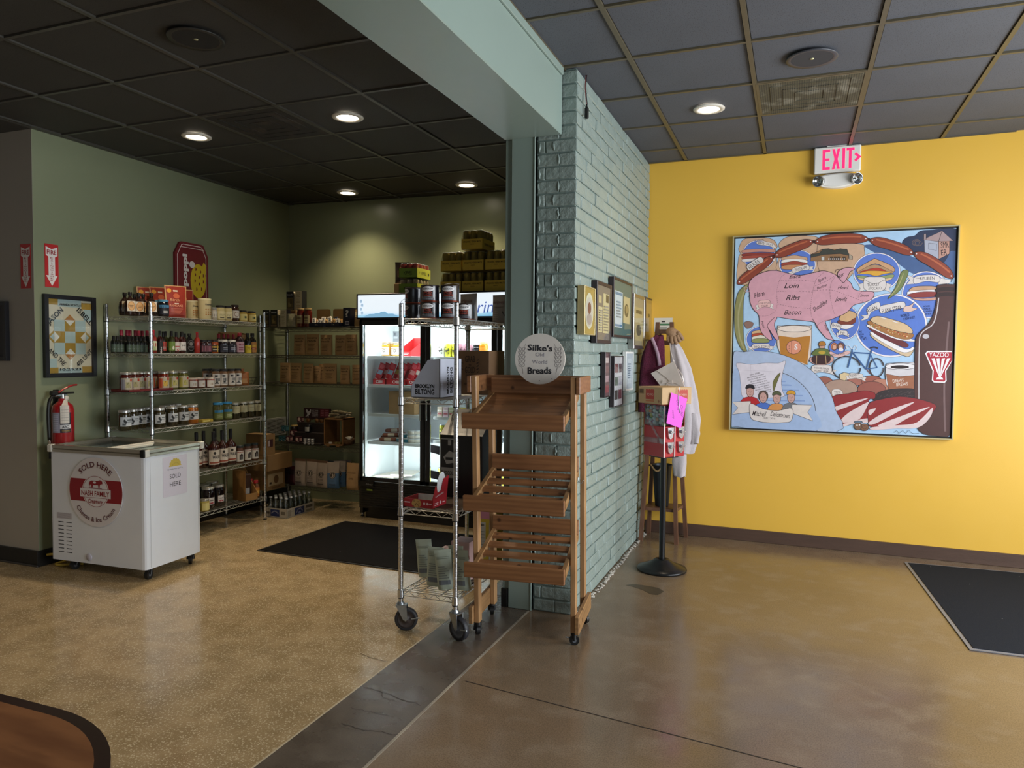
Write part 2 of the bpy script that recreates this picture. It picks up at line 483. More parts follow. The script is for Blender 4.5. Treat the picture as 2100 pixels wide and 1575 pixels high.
def concrete(name, c1, c2, c3, r0=0.13, r1=0.27, speck=None):
 m, nt, b, o = new_mat(name)
 big = noise_n(nt, o, 1.1, 6); mid = noise_n(nt, o, 6, 6); fine = noise_n(nt, o, 170, 3)
 base = mixc(nt, ramp(nt, big.outputs['Fac'], [(0.32, 0.0), (0.68, 1.0)]), c1, c2)
 base = mixc(nt, ramp(nt, mid.outputs['Fac'], [(0.5, 0.0), (0.72, 0.55)]), base, c3)
 base = mixc(nt, ramp(nt, fine.outputs['Fac'], [(0.35, 0.35), (0.6, 0.0)]), base, speck or '2d241a')
 sw = noise_n(nt, o, 3.2, 8); sw.inputs['Distortion'].default_value = 2.2
 base = mixc(nt, ramp(nt, sw.outputs['Fac'], [(0.58, 0.0), (0.80, 0.14)]), base, '9a9184')
 nt.links.new(base, b.inputs['Base Color'])
 nt.links.new(ramp(nt, mid.outputs['Fac'], [(0.3, r0), (0.7, r1)]), b.inputs['Roughness'])
 bumpn(nt, b, mid.outputs['Fac'], 0.03, 0.01)
 return m
M_TERR = terrazzo()
M_CONC = concrete('stained_concrete', '705d4a', '836f58', '8c7b68')
M_STRIP = concrete('grey_concrete', '514840', '5c5248', '6d6358', 0.2, 0.36)
fl = struct('floor')
def slab(name, x0, y0, x1, y1, m, z1=0.0, z0=-0.08):
 mb = MB(); mb.box((x0, y0, z0), (x1, y1, z1), m); return mb.build(name, fl)
slab('terrazzo_slab', -7.2, -3.2, -1.797, 6.6, M_TERR)
slab('concrete_strip', -1.789, -3.2, -1.424, 6.6, M_STRIP)
slab('stained_slab', -1.412, -3.2, 3.4, 6.6, M_CONC)
M_JL = mat('pale_joint_filler', 'b0a184', 0.6, var=0.12, scale=20)
M_JD = mat('dark_joint_filler', '5e5a58', 0.5, var=0.35, scale=5, color2='b5aa95')
mb = MB(); pts = []
mb.box((-1.797, -3.2, -0.08), (-1.789, 6.6, 0.0008), M_JL); mb.build('joint_strip', fl)
mb = MB(); mb.box((-1.424, -3.2, -0.08), (-1.412, 6.6, 0.0012), M_JD); mb.build('joint_strip', fl)
# saw cut and hairline cracks, drawn as flat dark strips
M_CRK = mat('crack_line_dark', '2a211a', 0.8, var=0)
def flat_path(pts, wd, name, m=M_CRK, z=0.0012):
 mb = MB(); mb.stroke(pts, wd, frame((0, 0, z), (1, 0, 0), (0, 1, 0)), m); return mb.build(name, fl)
a, b_ = at(955, 1397, z=0), at(1700, 1590, z=0)
flat_path([(a.x, a.y), (b_.x, b_.y), (b_.x + (b_ - a).x, b_.y + (b_ - a).y)], 0.005, 'saw_cut')
def crackpx(px, wd=0.003):
 rnd = random.Random(px[0][0]); P = []
 for p in px: q = at(p[0], p[1], z=0); P.append((q.x, q.y))
 out = [P[0]]
 for i in range(1, len(P)):
  for k in range(1, 5):
   t = k / 4; out.append((P[i - 1][0] + (P[i][0] - P[i - 1][0]) * t + rnd.uniform(-.006, .006), P[i - 1][1] + (P[i][1] - P[i - 1][1]) * t + rnd.uniform(-.006, .006)))
 flat_path(out, wd, 'hairline_crack')
crackpx([(745, 1410), (780, 1418), (815, 1432), (862, 1446)], 0.0025)
crackpx([(780, 1417), (783, 1428), (790, 1433), (812, 1438)], 0.0022)
crackpx([(700, 1483), (740, 1497), (780, 1500), (815, 1508)], 0.0025)
crackpx([(720, 1452), (760, 1460), (800, 1470)], 0.002)
crackpx([(740, 1340), (765, 1350), (795, 1357)], 0.002)
# worn stain on the concrete
M_STAIN = mat('dark_floor_stain', '4c4234', 0.3, var=0.1, scale=12)
mb = MB(); fr0 = frame((0, 0, 0.0009), (1, 0, 0), (0, 1, 0))
P = [at(u, v, z=0) for u, v in ((1283, 1200), (1300, 1198), (1330, 1202), (1350, 1206), (1362, 1213), (1350, 1220), (1335, 1219), (1318, 1210), (1300, 1204))]
mb.poly([(p.x, p.y) for p in P], fr0, M_STAIN); mb.build('floor_stain', fl)
M_CHIP = mat('crumbled_mortar', 'b8b2a8', 0.9, var=0.2, scale=60, bump=0.6)
mb = MB(); rnd = random.Random(5)
for i in range(150):
 y = 3.98 + 2.15 * i / 150 + rnd.uniform(-.01, .01); x = XW + 0.012 + rnd.uniform(0, 0.028); r = rnd.uniform(0.004, 0.011)
 mb.box((x - r, y - r, 0.0), (x + r, y + r * 1.3, r * 0.9), M_CHIP, r * 0.4)
o = mb.build('mortar_crumbs', fl); o['kind'] = 'stuff'
# ---- walls
def wallbox(name, boxes, m):
 mb = MB()
 for a, c in boxes: mb.box(a, c, m)
 return struct(name, mb)
wallbox('wall_left', [((-4.97, 3.61, 0), (-4.85, 6.5, 3.0))], M_GREEN)
mb = MB(); mb.box((-7.2, 3.48, 0), (-4.8501, 3.6, 3.0), M_GREYW)
mb.box((-4.8501, 3.4815, 0), (-4.85, 3.61, 3.0), M_GREEN)
struct('wall_left_return', mb)
mb = MB()
x0, x1 = -4.97, -1.40
mb.add([(x0, bw_y(x0), 0), (x1, bw_y(x1), 0), (x1, bw_y(x1), 3), (x0, bw_y(x0), 3), (x0, 6.6, 0), (x1, 6.6, 0), (x1, 6.6, 3), (x0, 6.6, 3)],
       [(0, 1, 2, 3), (5, 4, 7, 6), (1, 5, 6, 2), (4, 0, 3, 7), (3, 2, 6, 7), (0, 4, 5, 1)], M_GREEN)
struct('wall_back', mb)
mb = MB(); x0, x1 = XW - 0.03, 3.4
mb.add([(x0, yw_y(x0), 0), (x1, yw_y(x1), 0), (x1, yw_y(x1), 3.15), (x0, yw_y(x0), 3.15), (x0, 6.5, 0), (x1, 6.5, 0), (x1, 6.5, 3.15), (x0, 6.5, 3.15)],
       [(0, 1, 2, 3), (5, 4, 7, 6), (1, 5, 6, 2), (4, 0, 3, 7), (3, 2, 6, 7), (0, 4, 5, 1)], M_YEL)
struct('wall_back_right', mb)
wallbox('wall_partition', [((-1.593, 4.03, 0), (-1.41, 6.4, 3.0))], M_GREEN)
wallbox('wall_far_left', [((-7.3, -3.2, 0), (-7.2, 3.6, 3.2))], M_GREYW)
# wall behind the camera with one window added for fill, wall on the right with the shop windows
wallbox('wall_rear', [((-7.3, -3.3, 0), (-0.9, -3.2, 3.2)), ((2.1, -3.3, 0), (3.4, -3.2, 3.2)), ((-0.9, -3.3, 0), (2.1, -3.2, 0.9)), ((-0.9, -3.3, 2.5), (2.1, -3.2, 3.2))], M_GREYW)
wallbox('wall_right', [((3.1, -3.3, 0), (3.2, 1.0, 3.2)), ((3.1, 5.4, 0), (3.2, 6.5, 3.2)), ((3.1, 1.0, 0), (3.2, 5.4, 0.45)), ((3.1, 1.0, 2.65), (3.2, 5.4, 3.2))], M_YEL)
M_GLASS = glass_mat('window_glass', 'f4fafa', alpha=0.02)
M_MULL = mat('dark_aluminium', '3a3734', 0.35, 0.6, var=0.04)
def window(name, horiz, c, a0, a1, z0, z1, n):
 w_ = struct(name); mb = MB()
 def bx(p0, p1, q0, q1, m, d=0.03):
  if horiz: mb.box((p0, c - d, q0), (p1, c + d, q1), m)
  else: mb.box((c - d, p0, q0), (c + d, p1, q1), m)
 bx(a0, a1, z0, z0 + 0.05, M_MULL); bx(a0, a1, z1 - 0.05, z1, M_MULL)
 for i in range(n + 1):
  p = a0 + (a1 - a0) * i / n; bx(p - 0.025, p + 0.025, z0, z1, M_MULL)
 mb.build('window_frame', w_)
 for i in range(n):
  mb = MB(); bx(a0 + (a1 - a0) * i / n + 0.025, a0 + (a1 - a0) * (i + 1) / n - 0.025, z0 + 0.05, z1 - 0.05, M_GLASS, 0.003); mb.build('pane', w_)
window('window_1', False, 3.15, 1.0, 5.4, 0.45, 2.65, 4)
window('rear_fill_window', True, -3.25, -0.9, 2.1, 0.9, 2.5, 2)  # unseen window added to go with the rear fill lamp
# ---- post and beam in teal grey enamel
mb = MB()
mb.box((-1.593, 3.985, 0), (-1.552, 4.03, 2.74), M_TEAL, 0.002)
mb.box((-1.550, 3.968, 0), (-1.404, 4.03, 2.74), M_TEAL, 0.003)
mb.box((-1.412, 3.962, 0), (-1.404, 4.0, 2.74), M_TEAL, 0.002)
mb.box((-1.597, 3.97, 0), (-1.556, 3.99, 0.11), M_BLACKRUB, 0.002)
struct('trim_1', mb)
mb = MB(); mb.box((-1.595, -3.2, 2.735), (-1.25, 3.972, 3.2), M_TEAL, 0.004)
mb.box((-1.25, -3.2, 3.055), (-1.236, 3.95, 3.0995), M_TEAL, 0.003)
struct('ceiling_beam', mb)
# ---- brick wall: every brick an object
bw = struct('wall_brick')
mb = MB(); mb.box((-1.404, 3.994, 0), (XW - 0.011, 6.21, 3.10), M_MORTAR); mb.build('mortar', bw)
CH = 3.093 / 41
BL = 0.2035; J = 0.009
rnd = random.Random(11)
def brick_mesh(l, h, d, seed):
 """chunky uneven brick, origin at its centre, l along Y, d along X"""
 r = random.Random(seed); mb = MB()
 mb.box((-d / 2, -l / 2, -h / 2), (d / 2, l / 2, h / 2), M_BRICK, 0.0045)
 mb.v = [(x + r.uniform(-.0022, .0022), y + r.uniform(-.002, .002), z + r.uniform(-.0016, .0016)) for x, y, z in mb.v]
 return mb.mesh('brick')
BM = {}
def bmesh_for(l, h, d):
 k = (round(l, 3), round(h, 3), round(d, 3), rnd.randrange(3))
 if k not in BM: BM[k] = brick_mesh(l, h, d, hash(k) % 997)
 return BM[k]
bricks = []
for c in range(41):
 z = CH * (c + 0.5); h = CH - J * 0.95
 jit = lambda s=0.0025: rnd.uniform(-s, s)
 if c % 2 == 0:   # corner brick runs along the side face, a long brick beside it on the end face
  bricks.append((3.984 + BL / 2, XW - 0.05, z, BL, h, 0.10, jit()))
  bricks.append((3.984 + 0.05, XW - 0.105 - 0.064, z, 0.10, h, 0.128, 0))
  y = 3.984 + BL + J
 else:            # corner brick is a long one on the end face
  bricks.append((3.984 + 0.05, XW - 0.092, z, 0.10, h, 0.184, jit()))
  bricks.append((3.984 + 0.05, XW - 0.188 - 0.022, z, 0.10, h, 0.042, 0))
  y = 3.984 + 0.10 + J
 while y < 6.15:
  l = min(BL, 6.17 - y)
  if l > 0.03: bricks.append((y + l / 2, XW - 0.05, z, l, h, 0.10, jit(0.0035)))
  y += BL + J
bricks.sort(key=lambda t: t[0])
for (y, x, z, l, h, d, j) in bricks[:300]:
 o = bpy.data.objects.new('brick', bmesh_for(l, h, d)); COL.objects.link(o); o.parent = bw
 o.location = (x + j, y, z); o.rotation_euler = (rnd.uniform(-.006, .006), 0, rnd.uniform(-.008, .008))
mb = MB()
for (y, x, z, l, h, d, j) in bricks[300:]:
 mb.box((x + j - d / 2, y - l / 2, z - h / 2), (x + j + d / 2, y + l / 2, z + h / 2), M_BRICK, 0.0045)
o = mb.build('far_bricks', bw); o['kind'] = 'stuff'
# squeezed mortar beads that stand proud beside the joints of the end face
mb = MB(); rnd = random.Random(3)
for c in range(4, 36):
 z = CH * (c + 0.5)
 for x in ((-1.385, -1.30) if c % 2 else (-1.39,)) + ((XW - 0.105,) if c % 2 == 0 else ()):
  if rnd.random() < 0.75:
   hh = CH * rnd.uniform(0.28, 0.42)
   P = [(x + rnd.uniform(-.003, .003), 3.984, z + hh * (t - 2) / 2) for t in range(5)]
   mb.path(P, 0.005, M_BRICK, 6, rs=[0.002, 0.006, 0.0075, 0.006, 0.002])
mb.build('mortar_bead', bw)
# ---- ceilings: bars and single tiles
def ceiling(name, z, xs, ys, x_lim, y_lim, mt, mbr, skip=(), special=None):
 ce = struct(name)
 mb = MB()
 mb.box((x_lim[0], y_lim[0], z + 0.03), (x_lim[1], y_lim[1], z + 0.06), mt); mb.build('ceiling_deck', ce)
 cache = {}
 X = [x_lim[0]] + [x for x in xs if x_lim[0] + 0.02 < x < x_lim[1] - 0.02] + [x_lim[1]]
 Y = [y_lim[0]] + [y for y in ys if y_lim[0] + 0.02 < y < y_lim[1] - 0.02] + [y_lim[1]]
 for x in X[1:-1]:
  mb = MB(); mb.box((x - 0.012, y_lim[0], z), (x + 0.012, y_lim[1], z + 0.02), mbr); mb.build('ceiling_bar', ce)
 for y in Y[1:-1]:
  mb = MB(); mb.box((x_lim[0], y - 0.010, z + 0.0005), (x_lim[1], y + 0.010, z + 0.018), mbr); mb.build('ceiling_bar', ce)
 mb = MB()
 mb.box((x_lim[0], y_lim[0], z), (x_lim[0] + 0.02, y_lim[1], z + 0.02), mbr); mb.box((x_lim[0], y_lim[1] - 0.02, z), (x_lim[1], y_lim[1], z + 0.02), mbr)
 mb.build('wall_angle', ce)
 for i in range(len(X) - 1):
  for j in range(len(Y) - 1):
   a, b2, c, d = X[i] + 0.013, X[i + 1] - 0.013, Y[j] + 0.012, Y[j + 1] - 0.012
   if b2 - a < 0.01 or d - c < 0.01: continue
   cx, cy = (a + b2) / 2, (c + d) / 2
   if special and special(cx, cy): continue
   k = (round(b2 - a, 2), round(d - c, 2))
   if k not in cache:
    mb = MB(); mb.box((-(b2 - a) / 2, -(d - c) / 2, 0), ((b2 - a) / 2, (d - c) / 2, 0.012), mt, 0.003); cache[k] = mb.mesh('ceiling_tile')
   o = bpy.data.objects.new('ceiling_tile', cache[k]); COL.objects.link(o); o.parent = ce
   o.location = (cx, cy, z + 0.009 + random.uniform(-.0015, .0015)); o.rotation_euler = (random.uniform(-.002, .002), random.uniform(-.002, .002), 0)
 return ce
T = 0.6096
vent_l = V((-2.37 - 1.5 * T, 3.06 + 1.5 * T, HL)); vent_r = V((-0.866 + 1.5 * T, 3.3427 + 2.5 * T, HR))
near = lambda p, r=0.3: (lambda x, y: abs(x - p.x) < r and abs(y - p.y) < r)
# one L-shaped cut keeps the tiles inside the room
CEIL_L = ceiling('ceiling_left', HL, [-2.37 + T * i for i in range(-8, 3)], [3.06 + T * j for j in range(-4, 6)], (-4.85, -1.6), (0.9, 6.40), M_TILE_L, M_BAR_L, special=near(vent_l))
CEIL_R = ceiling('ceiling_right', HR, [-0.866 + T * i for i in range(-1, 8)], [3.3427 + T * j for j in range(-4, 6)], (XW - 0.09, 3.12), (1.2, 6.155), M_TILE_R, M_BAR_R, special=near(vent_r))
mb = MB(); mb.box((-7.25, -3.2, HL), (-4.85, 3.49, HL + 0.08), M_TILE_L); mb.box((-4.85, -3.2, HL), (-1.59, 0.9, HL + 0.08), M_TILE_L); struct('ceiling_plain_left', mb)
mb = MB(); mb.box((-1.25, -3.2, HR), (3.15, 1.2, HR + 0.08), M_TILE_R); struct('ceiling_plain_right', mb)
# ---- baseboards
M_BROWNB = mat('brown_stained_board', '4f3b30', 0.45, var=0.12, scale=5, stretch=(1, 8, 8), bump=0.1, bscale=40)
mb = MB(); n_ = V((-0.0176, -1, 0)).normalized(); fr = frame((0, 6.16, 0), YEX)
mb.box((XW + 0.005, 0.0, 0.0), (3.09, 0.097, 0.018), M_BROWNB, 0.003, M=fr); struct('baseboard_back', mb)
mb = MB(); mb.box((-7.2, 3.466, 0), (-4.844, 3.48, 0.112), M_BLACKRUB, 0.003); mb.box((-7.2, 3.458, 0), (-4.840, 3.468, 0.012), mat('dark_metal_strip', '3f3b38', 0.5, var=0.1), 0.002)
mb.box((-4.85, 3.47, 0), (-4.838, 6.17, 0.112), M_BLACKRUB, 0.003)
struct('baseboard_left', mb)
# ---- return-air grille low on the left wall
gr = struct('trim_vent'); gf = frame((-4.848, 0, 0), (0, 1, 0))
M_VENT = mat('pale_grille', 'a9aaa2', 0.5, var=0.05)
mb = MB(); mb.box((5.79, 0.66, 0), (6.10, 0.84, 0.012), M_VENT, 0.002, M=gf); mb.build('grille_frame', gr)
for i in range(12):
 mb = MB()
 for k in (0, 1): mb.box((5.815 + k * 0.135, 0.677 + i * 0.0125, 0.0122), (5.94 + k * 0.135, 0.682 + i * 0.0125, 0.0128), mat('vent_slot', '1c1d1a', 0.8, var=0), 0, M=gf)
 mb.build('slot', gr)
# ================================================================ ceiling fixtures
M_LAMP = mat('lit_lens', 'fff1d8', 0.5, var=0, emit=14.0)
M_TRIMW = mat('white_trim_ring', 'd9d3c6', 0.4, var=0.02)
def downlight():
 t = thing('ceiling_light', 'x', 'ceiling light')
 mb = MB(); mb.lathe([(0.066, -0.002), (0.072, -0.010), (0.098, -0.006), (0.100, 0.0), (0.066, 0.0)], M_TRIMW, 28); mb.build('trim_ring', t)
 mb = MB(); mb.lathe([(0.0, -0.0035), (0.067, -0.0035)][::-1], M_LAMP, 24); mb.build('lens', t)
 return t
for i, p in enumerate(DOWN_L):
 place('downlight', downlight, (p.x, p.y, HL), 0, ['round recessed downlight nearest the green left wall', 'round recessed downlight nearest the ceiling beam, front pair', 'round recessed downlight over the back wire shelf, back pair', 'round recessed downlight above the drinks fridge by the post'][i])
place('downlight', downlight, (DOWN_R[0].x, DOWN_R[0].y, HR), 0, 'round recessed downlight in the slate ceiling beside the brick wall')
def speaker(label, c, z, m1, m2):
 t = thing('ceiling_speaker', label, 'speaker', (c.x, c.y, z))
 mb = MB(); mb.lathe([(0.108, 0.0), (0.132, -0.004), (0.128, -0.010), (0.106, -0.007)], m1, 32); mb.build('rim', t)
 mb = MB(); mb.lathe([(0.0, -0.0065), (0.107, -0.0065)][::-1], m2, 32); mb.lathe([(0.0, -0.010), (0.010, -0.009), (0.011, -0.006)], mat('speaker_badge', 'b9b48a', 0.4, 0.3, var=0), 10); mb.build('grille', t)
speaker('round dark ceiling speaker in the shaded market ceiling', at(402, 78, z=HL), HL, mat('speaker_rim_dark', '2b2a28', 0.4, var=0.03), mat('speaker_mesh_dark', '1a1918', 0.7, var=0.1, scale=300))
speaker('round grey ceiling speaker in the slate ceiling above the painting', at(1665, 118, z=HR), HR, mat('speaker_rim', '3f4147', 0.35, var=0.03), mat('speaker_mesh', '34363b', 0.7, var=0.1, scale=300))
def vent_mat(name, c, dust):
 m, nt, b, o = new_mat(name)
 wv = nt.nodes.new('ShaderNodeTexWave'); wv.inputs['Scale'].default_value = 24; wv.bands_direction = 'X'; nt.links.new(o, wv.inputs['Vector'])
 wv2 = nt.nodes.new('ShaderNodeTexWave'); wv2.inputs['Scale'].default_value = 24; wv2.bands_direction = 'Y'; nt.links.new(o, wv2.inputs['Vector'])
 mu = nt.nodes.new('ShaderNodeMath'); mu.operation = 'MULTIPLY'; nt.links.new(wv.outputs['Fac'], mu.inputs[0]); nt.links.new(wv2.outputs['Fac'], mu.inputs[1])
 n = noise_n(nt, o, 7, 6); base = mixc(nt, ramp(nt, n.outputs['Fac'], [(0.5, 0.0), (0.68, 0.55)]), c, dust)
 base = mixc(nt, ramp(nt, mu.outputs[0], [(0.2, 0.0), (0.5, 0.8)]), base, '0c0b0a')
 nt.links.new(base, b.inputs['Base Color']); b.inputs['Roughness'].default_value = 0.7
 return m
def ceil_vent(label, x, y, z, m, mf):
 t = thing('ceiling_vent', label, 'vent', (x, y, z))
 mb = MB()
 for a in (-1, 1):
  mb.box((a * 0.292 - 0.008, -0.3, -0.001), (a * 0.292 + 0.008, 0.3, 0.01), mf); mb.box((-0.284, a * 0.292 - 0.008, -0.001), (0.284, a * 0.292 + 0.008, 0.01), mf)
 mb.build('vent_frame', t)
 mb = MB(); mb.box((-0.284, -0.284, 0.001), (0.284, 0.284, 0.006), m); mb.build('perforated_face', t)
 mb = MB()
 for r in (0.22, 0.15, 0.08):
  for a in (-1, 1):
   mb.box((a * r - 0.003, -r, -0.002), (a * r + 0.003, r, 0.001), m); mb.box((-r, a * r - 0.003, -0.002), (r, a * r + 0.003, 0.001), m)
 mb.build('diffuser_vane', t)
ceil_vent('dusty square air vent set in the shaded ceiling between two downlights', -2.37 - 1.5 * T, 3.06 + 1.5 * T, HL, vent_mat('dusty_vent_dark', '2a2723', '57493c'), M_BAR_L)
ceil_vent('dusty perforated square air vent in the slate ceiling near the exit sign', -0.866 + 1.5 * T, 3.3427 + 2.5 * T, HR, vent_mat('dusty_vent', '54503f', 'a8a596'), M_BAR_R)
# ---- exit sign with its twin-headed emergency lamp
M_EXR = mat('exit_red_glow', 'ff2560', 0.4, var=0, emit=1.2)
M_EXW = mat('exit_white_plastic', 'e6e3dc', 0.4, var=0.01)
c = atw(1717, 326, 0.05); fr = frame((c.x, c.y, c.z), YEX)
t = thing('exit_sign', 'white exit sign with glowing red letters above the painting', 'exit sign')
mb = MB(); hw, hh = 0.163, 0.098
mb.box((-hw, -hh, -0.05), (hw, hh, 0.0), M_EXW, 0.008, M=fr); mb.build('housing', t)
mb = MB()
def let(poly): mb.poly([(x * 0.305 - 0.102, y * 0.152 - 0.076) for x, y in poly], fr, M_EXR, 0.0012)
let([(0, 0), (.17, 0), (.17, .13), (.06, .13), (.06, .44), (.16, .44), (.16, .56), (.06, .56), (.06, .87), (.17, .87), (.17, 1), (0, 1)])
let([(.22, 0), (.28, 0), (.31, .32), (.34, 0), (.40, 0), (.345, .5), (.40, 1), (.34, 1), (.31, .68), (.28, 1), (.22, 1), (.275, .5)])
let([(.45, 0), (.51, 0), (.51, 1), (.45, 1)])
let([(.60, 0), (.66, 0), (.66, .87), (.72, .87), (.72, 1), (.545, 1), (.545, .87), (.60, .87)])
let([(.72, .66), (.76, .74), (.875, .52), (.76, .30), (.72, .38), (.79, .52)])
mb.build('letters', t)
mb = MB(); mb.box((-0.075, hh, -0.045), (0.075, hh + 0.025, -0.01), M_EXW, 0.004, M=fr); mb.box((-0.07, hh + 0.02, -0.04), (0.07, hh + 0.032, -0.015), M_EXW, 0.003, M=fr); mb.build('mounting_canopy', t)
t2 = thing('emergency_light', 'twin-headed emergency lamp mounted under the exit sign', 'emergency light')
c2 = atw(1717, 371, 0.03); fr2 = frame((c2.x, c2.y, c2.z), YEX)
mb = MB()
prof = cr([(-0.15, 0.03), (-0.10, 0.045), (0, 0.052), (0.10, 0.045), (0.15, 0.03), (0.15, -0.01), (0.09, -0.045), (0, -0.057), (-0.09, -0.045), (-0.15, -0.01)], 4, True)
mb.prism(prof, fr2, M_EXW, -0.03, 0.022)
mb.prism([(x * 0.86, y * 0.82) for x, y in [tuple(p) for p in prof]], fr2, M_EXW, 0.022, 0.034); mb.build('housing', t2)
M_REFL = mat('lamp_reflector', 'bfc4c4', 0.12, 1.0, var=0.15, scale=90)
for sx, d in ((-1, (-0.45, 0, 0.9)), (1, (0.5, 0, 0.85))):
 p = V((sx * 0.128, -0.002, 0.045)); dd = V((d[0], -0.15, d[2])).normalized()
 mb = MB(); q = V((p.x, p.y, 0.0))
 R = dd.to_track_quat('Z', 'Y').to_matrix().to_4x4(); Mx = fr2 @ Matrix.Translation(p) @ R
 mb.lathe([(0.020, -0.045), (0.034, -0.03), (0.042, 0.012), (0.044, 0.02), (0.039, 0.02), (0.037, 0.012), (0.012, -0.014), (0.0, -0.016)], M_CHROME, 20, M=Mx); o = mb.build('lamp_head', t2)
 mb = MB(); mb.lathe([(0.037, 0.012), (0.030, 0.002), (0.012, -0.013), (0.006, -0.013), (0.005, 0.006), (0.0, 0.008)], M_REFL, 14, M=Mx, smooth=False); mb.build('reflector', o)
# ---- cable with a barrel connector hanging from the slate ceiling
t = thing('hanging_cable', 'thin red and black lead with plug dangling by the brick corner', 'cable')
P = [at(1203, 138, y=4.12), at(1202, 155, y=4.12), at(1200, 175, y=4.11), at(1201, 195, y=4.10), at(1203, 215, y=4.10)]
mb = MB(); mb.path(cr(P, 4), 0.0024, mat('red_lead', '8a2f2c', 0.5, var=0), 6); mb.build('red_wire', t)
mb = MB(); mb.path(cr([p + V((0.005, 0, 0)) for p in P], 4), 0.0022, mat('black_lead', '1b1a1c', 0.5, var=0), 6); mb.build('black_wire', t)
q = P[-1]; mb = MB(); mb.box((q.x - 0.010, q.y - 0.009, q.z - 0.078), (q.x + 0.012, q.y + 0.009, q.z - 0.015), M_BLACKRUB, 0.004); mb.tube(q + V((0, 0, -0.016)), q + V((0, 0, 0.004)), 0.007, M_BLACKRUB, 8, 0.0045); mb.build('plug', t)
# ================================================================ wall signs and frames
def arrow_sign(label, fr, w, h):
 t = thing('fire_extinguisher_sign', label, 'sign')
 red = ink('c22a2c', 0.35); wh = ink('ece6e2', 0.35)
 mb = MB(); mb.box((-w / 2, -h / 2, 0), (w / 2, h / 2, 0.0015), red, M=fr)
 y0 = 0.44 * h; sh = 0.30 * w
 mb.poly([(-.43 * w, .44 * h), (0, .385 * h), (.43 * w, .44 * h), (.43 * w, .24 * h), (.24 * w, .205 * h), (.24 * w, -.23 * h), (.42 * w, -.23 * h), (0, -.47 * h), (-.42 * w, -.23 * h), (-.24 * w, -.23 * h), (-.24 * w, .205 * h), (-.43 * w, .24 * h)], fr, wh, 0.0022)
 mb.build('placard', t)
 mb = MB(); rd = ink('9c2028', 0.4)
 mb.text('FIRE', fr, 0, 0.262 * h, 0.10 * h, rd, w=0.70 * w, off=0.003, bold=0.02)
 for i, ch in enumerate('EXTINGUISHER'):
  mb.text(ch, fr, 0, 0.165 * h - i * 0.0475 * h, 0.034 * h, rd, w=(0.06 if ch == 'I' else 0.2) * w, off=0.003)
 mb.build('lettering', t)
c = at(106, 545, x=-4.848); a = at(106, 501, x=-4.848); b2 = at(106, 589, x=-4.848); l = at(92, 545, x=-4.848); r = at(120, 545, x=-4.848)
arrow_sign('red fire extinguisher arrow sign on the green wall', frame((-4.849, c.y, c.z), (0, 1, 0)), r.y - l.y, a.z - b2.z)
c = at(54, 546, y=3.48); a = at(54, 500, y=3.48); b2 = at(54, 591, y=3.48); l = at(44, 545, y=3.48); r = at(65, 545, y=3.48)
arrow_sign('red fire extinguisher arrow sign on the grey wall edge', frame((c.x - 0.004, 3.4795, c.z), (1, 0, 0)), (r.x - l.x), a.z - b2.z)
M_BLKF = mat('black_frame_wood', '17171c', 0.35, var=0.08)
M_PANE = glass_mat('picture_glass', 'fbfdfd', alpha=0.03)
def frame_box(mb, w, h, bw_, d, fr, m, z0=0.0):
 for a, c in (((-w / 2, -h / 2), (-w / 2 + bw_, h / 2)), ((w / 2 - bw_, -h / 2), (w / 2, h / 2)), ((-w / 2 + bw_, -h / 2), (w / 2 - bw_, -h / 2 + bw_)), ((-w / 2 + bw_, h / 2 - bw_), (w / 2 - bw_, h / 2))):
  mb.box((a[0], a[1], z0), (c[0], c[1], d), m, 0.0015, M=fr)
# dark frame cut by the left edge
c = at(-20, 680, y=3.46); t = thing('framed_picture', 'black picture frame on the grey wall, cut by the left edge', 'picture frame')
top, bot, rgt = at(8, 618, y=3.46).z, at(12, 740, y=3.46).z, at(14, 680, y=3.46).x
fr = frame((rgt - 0.22, 3.48, (top + bot) / 2), (1, 0, 0))
mb = MB(); frame_box(mb, 0.44, top - bot, 0.03, 0.03, fr, M_BLKF); mb.build('frame', t)
mb = MB(); mb.box((-0.19, -(top - bot) / 2 + 0.03, 0.002), (0.19, (top - bot) / 2 - 0.03, 0.008), ink('2b2a33', 0.5), M=fr); mb.build('print', t)
# concert poster in a black frame
XP = -4.822
tl, tr_, bl_ = at(91, 602, x=XP), at(197, 610, x=XP), at(91, 775, x=XP)
w_, h_ = tr_.y - tl.y, tl.z - bl_.z; cy, cz = (tl.y + tr_.y) / 2, (tl.z + bl_.z) / 2
t = thing('framed_poster', 'black framed quilt pattern concert poster above the fire extinguisher', 'poster')
fr = frame((-4.85, cy, cz), (0, 1, 0))
mb = MB(); frame_box(mb, w_, h_, 0.030, 0.03, fr, M_BLKF); mb.build('frame', t)
mb = MB(); W, Hh = w_ - 0.056, h_ - 0.056
cream, gold, blue, wh, org, blk = ink('d8cdb4'), ink('b08a35'), ink('b3c4c2'), ink('e4dfd4'), ink('b87b3c'), ink('1d1c20')
mb.rect(-W / 2, -Hh / 2, W / 2, Hh / 2, fr, cream, 0.010)
def R(x0, y0, x1, y1, m, o): mb.rect(x0 * W, y0 * Hh, x1 * W, y1 * Hh, fr, m, o)
for x0, y0, x1, y1, m in ((-.5, .42, -.26, .5, gold), (.27, .38, .5, .47, gold), (-.5, -.5, -.27, -.42, gold), (.27, -.5, .5, -.41, gold), (-.26, .40, .26, .5, blue), (.32, .22, .5, .38, blue), (-.27, -.5, .27, -.44, blue), (-.5, -.42, -.3, -.3, blue)): R(x0, y0, x1, y1, m, 0.0106)
def Pp(pts, m, o): mb.poly([(x * W, y * Hh) for x, y in pts], fr, m, o)
C = (0, -0.01); q = 0.118; k = W / Hh
